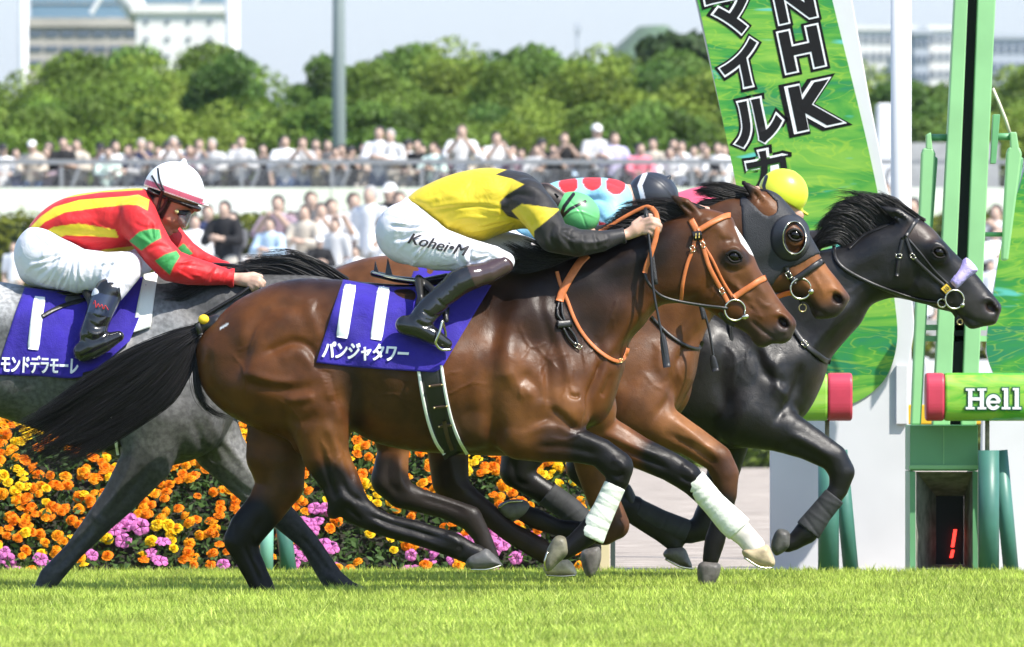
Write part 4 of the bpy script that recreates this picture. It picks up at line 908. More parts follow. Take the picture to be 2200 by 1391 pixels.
def hell(grow, y, m, nm):
    def q(x0, x1, z0, z1): return [(x0 - grow, z1 + grow), (x1 + grow, z1 + grow), (x1 + grow, z0 - grow), (x0 - grow, z0 - grow)]
    shapes = [q(2080,2089,836,879), q(2105,2114,836,879), q(2085,2110,854,861), q(2075,2094,835,840), q(2100,2119,835,840), q(2075,2094,875,880), q(2100,2119,875,880),
              q(2157,2166,834,879), q(2153,2162,834,839), q(2152,2171,875,880), q(2180,2189,834,879), q(2176,2185,834,839), q(2175,2194,875,880)]
    a0 = np.radians(np.arange(32, 361, 12)); ri = np.array([(2134 + (7.5 - grow) * np.cos(t), 864.5 + (9.5 - grow) * np.sin(t)) for t in a0[::-1]]); ro = np.array([(2134 + (16 + grow) * np.cos(t), 864.5 + (17 + grow) * np.sin(t)) for t in a0])
    for k, sp in enumerate(shapes):
        plate(nm, sp, RY + y - .00012 * k, .003, m, rb)
    for k in range(len(ro) - 1):
        n_ = len(ro); plate(nm, [tuple(ro[k]), tuple(ro[k + 1]), tuple(ri[n_ - 2 - k]), tuple(ri[n_ - 1 - k])], RY + y - .002, .003, m, rb) if False else None
    W = wpoly([tuple(p) for p in ro] + [tuple(p) for p in ri], RY); n_ = len(ro); V = [(x, RY + y - .002, z) for x, z in W]; F = [(k, k + 1, 2 * n_ - 2 - k, 2 * n_ - 1 - k) for k in range(n_ - 1)]
    link(nm, mesh_np(nm, np.array(V), F, False), m, rb); plate(nm, q(2120,2148,861.5,867), RY + y - .0019, .001, m, rb)
hell(2.6, -.004, mat('dark_green_ink', (.02,.13,.05), .6), 'letter_shadow'); hell(0, -.009, M_LW, 'lettering')
for x, dst, lab in ((1780, 1822, 'under the left padded rail'), (2124, 2196, 'under the right padded rail')):
    pad_post([(x, 1246), (x, 968)], 4.55, .054, f'thick upright teal padded post {lab}'); pad_post([(x + 50, 1246), (x + 24, 968)], 4.66, .04, f'slanting teal padded post {lab}')
    tag(MB().tube([P(x - 3, 972, 4.56), P(x - 3, 903, 4.56)], .012, 10).build('rail_pipe', M_PIPE, None, True), f'thin rusty pipe joining the padded post and the rail, {lab}', 'pipe', 'pipes holding up the padded rail')

# ================================================================== THE HORSES
M_BLACKCOAT = mat('black_coat', rough=.35, spec=.34, attr=True, var=.28, vscale=9, bump=.12, bscale=190, bump2=(20,.09), detail=7)
M_COAT = mat('horse_coat', rough=.35, spec=.20, attr=True, var=.28, vscale=9, bump=.12, bscale=190, bump2=(20,.09), detail=7)
M_GREYCOAT = mat('grey_coat', rough=.52, spec=.35, attr=True, var=.30, vscale=46, bump=.09, bscale=150, detail=8, bump2=(20,.09))
M_HAIR = mat('horse_hair', rough=.42, spec=.35, attr=True)
M_HOOF = mat('hoof_horn', rough=.5, spec=.4, attr=True, var=.25, vscale=30, bump=.2, bscale=60)
M_EYE = mat('horse_eye', (.006, .004, .003), .10, .35)
M_LID = mat('eyelid_skin', (.008,.006,.005), .6, .25)
M_BANDAGE = mat('white_bandage', (.70, .71, .63), .9, .15, var=.07, vscale=16, bump=.22, bscale=90)
M_BOOTWRAP = mat('dark_leg_boot', (.035, .036, .038), .7, .3, var=.15, bump=.2)
M_ORANGE = mat('orange_leather', (.52, .15, .045), .45, .4, var=.12, vscale=40, bump=.15, bscale=200)
M_BLACKL = mat('black_leather', (.014, .013, .013), .38, .5, bump=.1, bscale=120)
M_STEEL = mat('bit_steel', (.62, .58, .46), .25, .5, metal=1)
M_BRASS = mat('buckle_brass', (.6, .45, .2), .3, .5, metal=1)
M_CLOTH = mat('purple_cloth', (.035, .022, .27), .8, .25, var=.16, vscale=9, bump=.3, bscale=160, sheen=.15, bump2=(9,.6))
M_PRINT = mat('white_print', (.82, .82, .82), .7, .3)
M_WHITEEDGE = mat('white_edging', (.78, .8, .74), .6, .3)
M_MESH = mat('hood_mesh', (.018, .018, .021), .55, .45, bump=.3, bscale=260)
M_CUP = mat('blinker_cup', (.028, .029, .034), .42, .5)
M_FLEECE = mat('lilac_fleece', (.52, .44, .82), .95, .1, var=.1, vscale=60, bump=.9, bscale=160)

def paint(V, base, layers):
    C = np.tile(np.array(base, f32), (len(V), 1)); x, z, q = V[:, 0], V[:, 1], V[:, 2]
    for L in layers:
        kind = L[0]
        if kind == 'line':      # ('line', pts, inner, outer, colour, qmin, qmax)
            _, pts, a, b, c = L[:5]; qa, qb = L[5:7] if len(L) > 5 else (-1e3, 1e3)
            d = line_dist(x, z, np.array(pts, float)) if len(pts) > 1 else np.hypot(x - pts[0][0], z - pts[0][1])
            k = np.clip((b - d) / (b - a), 0, 1)
        else:                   # ('poly', pts, colour, softness, qmin, qmax)
            _, pts, c, soft = L[:4]; qa, qb = L[4:6] if len(L) > 4 else (-1e3, 1e3)
            d = poly_sd(x, z, np.array(pts, float)); k = np.clip(d / max(soft, .1) + .5, 0, 1)
        k = k * k * (3 - 2 * k); k = np.where((q >= qa) & (q <= qb), k, 0)[:, None]
        C = C * (1 - k) + np.array(c, f32) * k
    return C

def leg_pts(pts, q): return [(x, z, q, r) for x, z, r in pts]

def horse(S):
    fig = Fig(S['Y']); x0, x1, z0, z1 = S['box']
    f = Field(x0, x1, z0, z1, -190, 190, S['v'])
    f.poly(S['outline'], S['cw'], sig=55, blur=S.get('blur', 2))
    for pts, k, w in S['legs']: f.chain(pts, k, w)
    for e in S.get('ells', []): f.ell(*e)
    for sgn in (-1, 1):
        (ex, ez), (tx, tz) = S['ear']; mx, mz = (ex + tx) / 2, (ez + tz) / 2
        f.chain([(ex, ez, 24 * sgn, 15), (mx + 4, mz - 2, 26 * sgn, 13.5), (tx * .8 + mx * .2, tz * .8 + mz * .2, 25 * sgn, 6), (tx, tz, 25 * sgn, 2)], 8, .75)
        f.ell((mx + 8, mz + 6, 38 * sgn), (24, 6, 9), math.degrees(math.atan2(tz - ez, tx - ex)), 3, True)
        nx, nz, na = S['nostril']
        f.ell((nx, nz, 30 * sgn), (15, 9.5, 20), na, 4, True)
        yx, yz = S['eye']; f.ell((yx - 2, yz - 1, 40 * sgn), (25, 19, 8), 35, 14)
    root = empty('racehorse', fig.w([(S['base'][0], S['base'][1], 0)])[0], S['label'], 'horse', 'racehorses galloping past the winning post')
    V, F = f.mesh(2); V, N = relief(V, F, S['strokes'])
    ns = np.array([mnoise.noise(Vector((float(a) * .03, float(b) * .03, float(c) * .03))) for a, b, c in V[::1]]) if False else 0
    nx, nz, na = S['nostril']
    lay = S['paint'] + [('line', [(nx - 3, nz), (nx + 5, nz + 2)], 7, 15, (.02, .012, .010))]
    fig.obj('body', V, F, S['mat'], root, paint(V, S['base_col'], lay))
    H = Height(f); H2 = Height(f, 16)
    yx, yz = S['eye']
    for sgn in (-1, 1):
        e = Field(yx - 30, yx + 30, yz - 30, yz + 30, -30, 30, 2.0).ell((yx, yz, 0), (13.5, 11, 9), 28, 0); qe = (float(H(yx, yz)) + 5.0)
        v, ff = e.mesh(1); v[:, 2] = v[:, 2] + qe if sgn < 0 else v[:, 2] - qe; fig.obj('eye', v, ff, M_EYE, root)
        if sgn < 0:
            for pts_, r_, lift in (([(-16, -3), (-8, -10), (3, -11), (12, -5), (17, 4)], 3.4, 3.0), ([(-15, 0), (-6, 10), (6, 12), (17, 7)], 2.6, .8)):
                tubes(fig, 'eyelid', [[(yx + a_, yz + b_, float(H(yx + a_, yz + b_)) - lift) for a_, b_ in pts_]], r_, M_LID, root, 7)
    for hp, q, w, col in S['hooves']:
        hp = np.array(hp, float); lo, hi = hp.min(0) - 8, hp.max(0) + 8
        e = Field(lo[0], hi[0], lo[1], hi[1], q - 50, q + 50, 2.5).poly(hp, [(hp[:, 0].mean(), hp[:, 1].mean(), w, 17)], blur=1, qc=q, sm=3)
        v, ff = e.mesh(1); c = np.tile(np.array(col, f32), (len(v), 1))
        fig.obj('hoof', v, ff, M_HOOF, root, c)
    for name, pts, w, m, folds in S['wraps']:
        a = np.array(pts, float); lo, hi = a[:, :3].min(0) - 45, a[:, :3].max(0) + 45
        e = Field(lo[0], hi[0], lo[1], hi[1], lo[2], hi[2], 2.6)
        d = a[-1, :2] - a[0, :2]; d /= np.linalg.norm(d)
        e.chain(pts, 0, w)
        X, Z, Q = e.grid(slice(None) if False else (slice(None),) * 3)
        for c, s in ((a[0], -1), (a[-1], 1)):
            e.d = np.maximum(e.d, (s * ((X - c[0]) * d[0] + (Z - c[1]) * d[1]) - 4 + 0 * Q).astype(f32))
        v, ff = e.mesh(1)
        st = []
        nrm = np.array([-d[1], d[0]])
        for i in range(folds):
            t = (i + .5) / folds + rng.normal(0, .02); c = a[0, :2] + (a[-1, :2] - a[0, :2]) * t; tw = nrm * 40 + d * rng.normal(0, 9)
            st.append(([tuple(c - tw), tuple(c), tuple(c + tw)], -1.6 if i % 2 else 1.2, 3.2))
        v, _ = relief(v, ff, st); fig.obj(name, v, ff, m, root)
    return fig, root, f, H, H2

BROWN = (.088, .031, .009); DKBROWN = (.030, .014, .008); BLACK = (.0075, .0065, .0065); TAN = (.138, .054, .016)
CWBASE = [(470,760,85,110),(560,700,110,120),(580,820,128,120),(660,650,105,110),(680,850,132,110),(740,680,112,110),(770,860,112,110),(850,650,108,100),(850,800,138,150),
          (860,930,120,150),(960,620,85,100),(960,800,144,160),(1050,620,70,100),(1080,800,134,150),(1140,860,126,110),(1150,700,98,120),(1230,860,114,85),(1290,850,92,75),
          (1220,620,70,80),(1300,700,68,75),(1330,570,56,65),(1420,560,50,60),(1440,620,44,50),(1500,490,42,45),(1500,580,47,46),(1530,640,36,40),(1576,552,46,46),(1600,640,33,40),
          (1640,650,30,36),(1660,720,24,28),(1690,700,27,26)]

# ---- the bay with number 11, nearest the camera
S11 = dict(Y=0.0, v=3.6, box=(395, 1728, 400, 1312), base=(900, 1290), mat=M_COAT, base_col=BROWN,
    label='bay racehorse nearest the camera with white foreleg bandages and a purple number 11 cloth',
    outline=[(421,751),(435,719),(464,687),(503,651),(547,626),(593,608),(647,599),(698,600),(740,602),(800,608),(880,612),(960,606),(1020,594),(1080,582),(1150,570),(1250,545),(1350,510),(1423,479),(1463,462),(1500,448),(1538,453),(1571,466),(1583,490),(1603,520),(1617,545),(1632,580),(1650,605),(1668,635),(1689,664),(1706,684),(1711,698),(1705,716),(1697,731),(1682,739),(1660,739),(1645,746),(1630,746),(1619,736),(1610,722),(1597,712),(1574,700),(1550,686),(1525,670),(1505,659),(1484,654),(1455,652),(1422,656),(1402,674),(1384,699),(1358,728),(1347,760),(1342,790),(1333,817),(1323,851),(1310,885),(1288,910),(1255,925),(1220,945),(1150,975),(1076,980),(1000,977),(910,972),(867,966),(825,957),(785,942),(758,928),(748,950),(715,985),(646,978),(621,949),(591,934),(540,917),(498,896),(464,870),(438,838),(425,800)],
    cw=CWBASE,
    legs=[(leg_pts([(685,890,66),(701,975,51),(715,1003,46),(732,1032,42),(745,1066,41),(766,1092,34),(805,1117,26),(842,1131,25),(889,1142,26),(931,1155,26),(975,1170,27),(1005,1185,24),(1025,1192,23)], -82), 14, .72),
          (leg_pts([(600,900,70),(592,980,66),(600,1040,52),(570,1090,43),(530,1138,41),(515,1163,37),(530,1200,29),(547,1235,26),(562,1265,25),(570,1290,24)], 82), 14, .72),
          ([(1130,860,-70,80),(1120,930,-82,58),(1165,938,-84,55),(1238,956,-84,38),(1290,972,-84,31),(1325,1002,-84,34),(1326,1030,-84,25),(1312,1062,-84,21),(1285,1110,-84,21),(1262,1145,-84,26),(1236,1166,-84,22),(1212,1182,-84,20)], 16, .8),
          ([(1240,890,60,55),(1300,925,76,34),(1374,973,80,35),(1440,1003,80,32),(1478,1026,80,31),(1498,1050,80,24),(1535,1085,80,22),(1580,1132,80,28),(1605,1155,80,24),(1622,1175,80,24)], 16, .8)],
    ells=[((1215,880,-78),(52,58,50),-20,12),((1280,870,60),(45,62,46),-10,10),((722,1094,-80),(17,22,14),30,8),((1330,1008,-86),(26,34,26),0,8),((1480,1028,80),(30,26,26),40,8),((1020,905,-60),(60,60,60),0,10)],
    ear=((1492,462),(1443,421)), nostril=(1682,693,50), eye=(1576,552),
    strokes=[([(500,820),(528,765),(546,705),(575,675),(612,658),(660,664)],-9,13),([(560,770),(580,715),(620,690),(655,700)],4,26),([(655,655),(675,690),(690,735)],4.5,12),([(662,640),(668,655),(680,660)],3,12),
             ([(565,765),(600,748),(640,736),(672,752),(690,800)],-8,9),([(600,775),(640,760),(680,790)],4,12),([(520,798),(560,812),(600,822),(640,820)],5,9),([(520,815),(565,830),(640,838),(690,825)],-6,12),
             ([(615,860),(650,858),(680,852)],5,8),([(600,880),(640,905),(700,890)],-5,14),([(440,760),(436,800),(450,850),(490,890)],4,8),([(452,745),(450,800),(470,850),(520,895)],-3,8),
             ([(712,840),(722,870),(736,915)],3.5,9),([(690,800),(706,830),(714,860)],2.5,8),([(700,905),(725,960),(742,1030)],5,10,-200,0),([(725,930),(748,985),(765,1035)],-5,8,-200,0),([(690,960),(710,1030),(725,1075)],-5,7,-200,0),
             ([(1086,660),(1062,740),(1052,830),(1056,910),(1076,965)],-9,18),([(1110,640),(1090,740),(1085,840)],6,22),([(1150,610),(1175,690),(1190,760)],-5,12),([(1165,640),(1185,700),(1215,780),(1220,830)],5,9),
             ([(1170,760),(1178,830),(1178,872)],-8,8),([(1180,875),(1215,905),(1235,925)],-8,8),([(1120,800),(1150,830),(1168,865)],-6,12),([(1085,790),(1110,830),(1150,850)],5,14),
             ([(1296,770),(1282,810),(1266,850),(1266,885),(1250,918)],-12,7),([(1316,800),(1300,840),(1290,850)],-6,6),([(1222,847),(1235,852),(1246,850)],-6,5),([(1280,720),(1290,770),(1285,800)],-5,9),
             ([(1130,930),(1180,915),(1240,935),(1300,958)],5,9,-200,0),([(1150,960),(1220,962),(1290,978)],-5,8,-200,0),([(1300,930),(1360,960),(1430,985)],5,8,0,200),([(1310,950),(1380,985),(1440,1010)],-5,6,0,200),
             ([(1425,655),(1390,690),(1350,740),(1310,790)],-7,13),([(1400,640),(1340,720),(1290,770)],6,14),([(1250,590),(1330,560),(1410,535)],3,18),
             ([(1440,640),(1462,650),(1500,640),(1520,610),(1524,570)],-3.5,8),([(1556,590),(1590,625),(1612,645)],4,7),([(1565,612),(1600,650),(1620,672)],-3.5,8),([(1600,560),(1625,610),(1650,640)],3,8),
             ([(1553,545),(1562,536),(1580,532),(1598,546)],3.4,4.5),([(1556,560),(1572,570),(1592,566)],3,4),([(1545,520),(1560,515),(1575,522)],-4,7),([(1558,574),(1575,584),(1598,578)],-2.6,4),
             ([(1612,688),(1640,712),(1668,730)],-5,4),([(1662,676),(1678,676),(1694,690),(1698,706)],4.5,5),([(1664,700),(1675,712),(1692,712)],3,5),([(1500,480),(1510,470),(1525,475)],3,6),([(1530,480),(1550,500),(1560,520)],3,9),
             ([(1520,610),(1545,640),(1560,660)],2,3),([(1580,600),(1590,640),(1600,660)],2,3),([(1625,640),(1640,655),(1655,660)],2.4,4),([(1610,650),(1625,668),(1640,690)],2,4),
             ([(790,1104),(842,1124),(890,1138),(955,1158)],-5,4.5,-200,0),([(800,1122),(850,1142),(900,1156),(960,1178)],4,5,-200,0),([(955,1148),(975,1156),(992,1172)],3,6,-200,0),([(985,1168),(992,1180),(985,1196)],-4,5,-200,0),([(700,1050),(712,1085),(722,1110)],4,6,-200,0),([(735,1030),(752,1060),(782,1080)],-5,6,-200,0),([(742,1085),(760,1100),(778,1118)],-4,5,-200,0),([(540,1140),(560,1180),(575,1230)],4,7,0,200),([(520,1170),(540,1215),(560,1260)],-5,5,0,200),([(1312,985),(1330,992),(1345,1010)],4,7,-200,0),([(1308,1018),(1325,1022),(1342,1018)],-4,5,-200,0),([(1320,1030),(1330,1036),(1342,1034)],3,5,-200,0),([(1462,1002),(1480,1010),(1492,1026)],3.5,7,0,200),([(1460,1024),(1478,1034),(1494,1040)],-4,5,0,200),([(730,1060),(750,1075),(772,1088)],4,10,-200,0),([(560,1110),(545,1160),(555,1210)],-4,7,0,200),
             ([(860,820),(900,860),(930,930)],-3,20),([(990,760),(1000,850),(1010,940)],-3,14),([(1020,740),(1030,840),(1040,930)],3,14)]
            + [([(690 + 3*i, 798 + 9*i), (706 + 2.5*i, 801 + 9*i), (718 + 2*i, 808 + 9*i)], -2.2, 3.0) for i in range(8)]
            + veins([(1120,690,70,90),(1150,740,60,80),(1185,720,80,110),(1230,780,75,80),(1260,700,100,90),(1100,800,50,70),(1330,640,120,70),(1380,590,110,60),(1300,700,115,80),(1560,600,40,60),(1590,620,60,50),(1600,660,30,50),(1530,600,80,50),(880,800,10,110),(950,850,20,90),(820,850,-10,80),(690,940,70,70),(735,960,75,70),(1180,940,8,90),(500,760,60,90),(600,860,10,90),(560,700,120,70)], 3, 1.7),
    paint=[('line',[(1080,600),(1180,600),(1290,570),(1380,530)],30,160,(.011,.0065,.005)),('line',[(1180,680),(1260,700)],10,110,(.022,.011,.007)),('line',[(640,595),(700,600),(760,610),(1050,610)],10,80,(.026,.012,.008)),('line',[(770,800),(900,880),(1000,930)],20,90,(.060,.026,.010)),('line',[(760,820),(770,900)],6,30,(.03,.014,.008)),('line',[(476,706),(491,697)],1.5,3,(.7,.7,.7)),
           ('line',[(1200,880),(1130,900),(1090,840)],20,90,TAN),('line',[(705,930),(735,990)],10,50,TAN,-200,0),('line',[(620,1000),(590,1060)],10,60,(.075,.033,.016),0,200),
           ('line',[(712,1040),(735,1072),(770,1095),(900,1145),(1030,1195)],34,66,BLACK,-200,0),('line',[(545,1120),(515,1165),(570,1290)],35,70,BLACK,0,200),
           ('line',[(1190,950),(1240,956)],15,60,DKBROWN,-200,0),('line',[(1275,965),(1325,1002),(1215,1182)],38,72,BLACK,-200,0),('line',[(1330,930),(1300,905)],15,60,(.17,.066,.024),0,200),('line',[(1420,985),(1500,1050),(1560,1110)],32,62,BLACK,0,200),
           ('line',[(1590,1142),(1630,1185)],30,36,(.72,.66,.60),0,200),
           ('line',[(1560,520),(1600,600),(1640,650)],10,60,(.11,.045,.018)),('line',[(1690,725),(1640,735)],16,46,(.045,.032,.028)),('line',[(1600,700),(1630,720)],8,36,(.05,.028,.018)),('line',[(1560,560),(1595,556)],10,26,(.03,.016,.011)),
           ('line',[(1443,421),(1452,432)],3,16,(.02,.014,.012)),('line',[(1470,445),(1440,425)],2,10,(.05,.025,.015)),
           ('poly',[(1578,488),(1592,488),(1640,560),(1622,552),(1610,545),(1592,524)],(.78,.76,.72),3)],
    hooves=[([(1001,1200),(1012,1188),(1030,1181),(1048,1178),(1064,1194),(1079,1210),(1077,1215),(1046,1220),(1014,1221),(1002,1213)],-82,24,(.09,.088,.086)),
            ([(546,1276),(588,1272),(604,1292),(604,1304),(546,1304)],82,24,(.03,.028,.026)),
            ([(1196,1150),(1212,1152),(1222,1168),(1222,1190),(1202,1206),(1184,1224),(1172,1225),(1168,1206),(1174,1182),(1184,1162)],-84,24,(.16,.145,.10)),
            ([(1597,1183),(1620,1176),(1650,1172),(1660,1186),(1668,1210),(1660,1221),(1633,1218),(1610,1208),(1599,1196)],80,24,(.42,.33,.20))],
    wraps=[('leg_bandage',[(1319,1045,-84,24),(1298,1092,-84,25),(1274,1140,-84,29),(1270,1152,-84,29)],.85,M_BANDAGE,9),
           ('leg_bandage',[(1494,1036,80,28),(1535,1083,80,26.5),(1572,1122,80,31),(1588,1137,80,31)],.85,M_BANDAGE,9)])

def shifted(pts, dx, dz): return [(x + dx, z + dz, *r) for x, z, *r in pts]

# ---- the hooded bay
SB = dict(Y=1.55, v=5.0, box=(580, 1845, 370, 1290), base=(1050, 1250), mat=M_COAT, base_col=(.105, .041, .014),
    label='hooded bay racehorse in a black mesh hood with round eye cup between two other horses',
    outline=[(592,740),(598,700),(640,630),(700,588),(760,562),(820,550),(880,552),(950,565),(1050,570),(1150,555),(1230,532),(1330,505),(1430,470),(1520,440),(1560,427),(1600,424),(1640,411),(1668,419),(1690,441),(1711,466),(1733,498),(1751,530),(1764,552),(1780,577),(1798,599),(1815,622),(1826,639),(1819,656),(1808,672),(1794,682),(1772,686),(1752,685),(1743,672),(1735,655),(1712,642),(1690,633),(1660,631),(1620,640),(1570,655),(1535,678),(1520,705),(1509,732),(1502,764),(1496,800),(1488,825),(1471,855),(1450,885),(1400,915),(1330,945),(1230,960),(1100,955),(1000,945),(930,935),(900,930),(880,960),(815,955),(770,920),(700,890),(640,850),(600,800)],
    cw=[(x + 157, z - 30, w * .97, r) if x < 1200 else (x + 150, z - 20, w * .97, r) if x < 1420 else (x + 117, z - 52, w, r) for x, z, w, r in CWBASE],
    legs=[([(850,900,-80,66),(846,970,-80,34),(838,1030,-80,40),(862,1060,-80,32),(900,1074,-80,26),(955,1090,-80,24),(1010,1112,-80,27),(1035,1150,-80,20),(1052,1195,-80,20)], 12, .75),
          ([(960,920,80,70),(962,975,80,44),(967,1035,80,40),(985,1060,80,34),(1020,1083,80,25),(1095,1145,80,22),(1160,1182,80,25),(1195,1205,80,21)], 12, .75),
          ([(1360,880,-70,75),(1420,915,-80,46),(1480,945,-80,35),(1540,985,-80,31),(1556,1018,-80,30),(1560,1060,-80,22),(1546,1120,-80,20),(1533,1165,-80,22),(1525,1200,-80,18)], 14, .8),
          ([(1270,930,70,60),(1275,1000,80,40),(1295,1070,80,34),(1322,1130,80,32),(1300,1150,80,24),(1200,1136,80,19),(1150,1115,80,22),(1118,1100,80,18)], 14, .8)],
    ells=[((1385,860,-74),(60,70,44),-20,12),((1450,830,60),(38,70,50),10,10)],
    ear=((1640,445),(1594,389)), nostril=(1798,642,50), eye=(1706,506),
    strokes=[([(1300,700),(1290,800),(1310,900)],-8,16),([(1470,740),(1452,800),(1440,850),(1400,905)],-8,8),([(1420,730),(1415,790),(1430,820)],5,10),([(1440,900),(1500,945),(1550,985)],5,8,-200,0),([(1430,930),(1500,970),(1540,1000)],-5,6,-200,0),
             ([(1535,680),(1480,740),(1450,790)],-5,10),([(1690,490),(1700,478),(1722,482),(1734,500)],3.5,5),([(1692,518),(1708,528),(1726,520)],2.6,4),([(1728,650),(1755,668),(1778,680)],-4,4),([(1780,625),(1794,622),(1808,634),(1812,650)],4,5),
             ([(1700,580),(1730,610),(1745,625)],3,6),([(1750,600),(1765,620),(1770,640)],2.4,3),([(1735,560),(1755,585),(1760,600)],-2.5,5),([(840,980),(835,1030),(860,1065)],-4,7,-200,0),([(860,985),(862,1030),(880,1060)],5,6,-200,0),([(900,1068),(960,1085),(1000,1100)],-4,5,-200,0),([(960,960),(975,1030),(1000,1060)],4,7,0,200)] + veins([(1400,730,80,90),(1440,760,90,80),(1470,700,110,70),(1380,800,70,70),(1740,590,60,50),(1450,925,35,90)], 5, 1.7),
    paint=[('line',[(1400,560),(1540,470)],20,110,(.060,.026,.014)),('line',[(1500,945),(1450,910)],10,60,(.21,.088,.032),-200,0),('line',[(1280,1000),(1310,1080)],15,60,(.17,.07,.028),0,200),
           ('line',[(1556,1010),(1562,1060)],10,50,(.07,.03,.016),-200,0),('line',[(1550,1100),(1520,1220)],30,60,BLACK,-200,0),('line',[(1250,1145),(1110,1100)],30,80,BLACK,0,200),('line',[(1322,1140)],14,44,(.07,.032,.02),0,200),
           ('line',[(826,1020),(860,1062),(1010,1112),(1050,1190)],28,62,(.022,.017,.015),-200,0),('line',[(975,1020),(1020,1083),(1180,1195)],28,64,(.03,.019,.014),0,200),('line',[(880,1000),(872,960)],5,22,(.21,.09,.034),-200,0),
           ('line',[(1800,660),(1760,675)],14,50,(.05,.036,.032)),('line',[(1700,640),(1740,660)],8,40,(.03,.02,.016)),('line',[(1740,580),(1775,620)],12,50,(.25,.10,.036)),('line',[(1594,389),(1606,408)],6,24,(.016,.012,.011)),('line',[(1700,500),(1725,500)],8,24,(.10,.04,.018)),('line',[(1700,508),(1714,508)],4,14,(.02,.012,.01))],
    hooves=[([(1030,1195),(1055,1180),(1075,1205),(1060,1220),(1035,1218)],-80,22,(.05,.048,.046)),([(1170,1206),(1198,1200),(1224,1206),(1238,1226),(1234,1240),(1174,1236)],80,23,(.45,.38,.27)),
            ([(1500,1210),(1520,1203),(1546,1212),(1541,1240),(1522,1268),(1511,1273),(1501,1256),(1496,1230)],-80,22,(.10,.09,.08)),([(1069,1090),(1090,1076),(1125,1075),(1139,1088),(1130,1110),(1100,1119),(1080,1110)],80,23,(.11,.105,.10))],
    wraps=[])

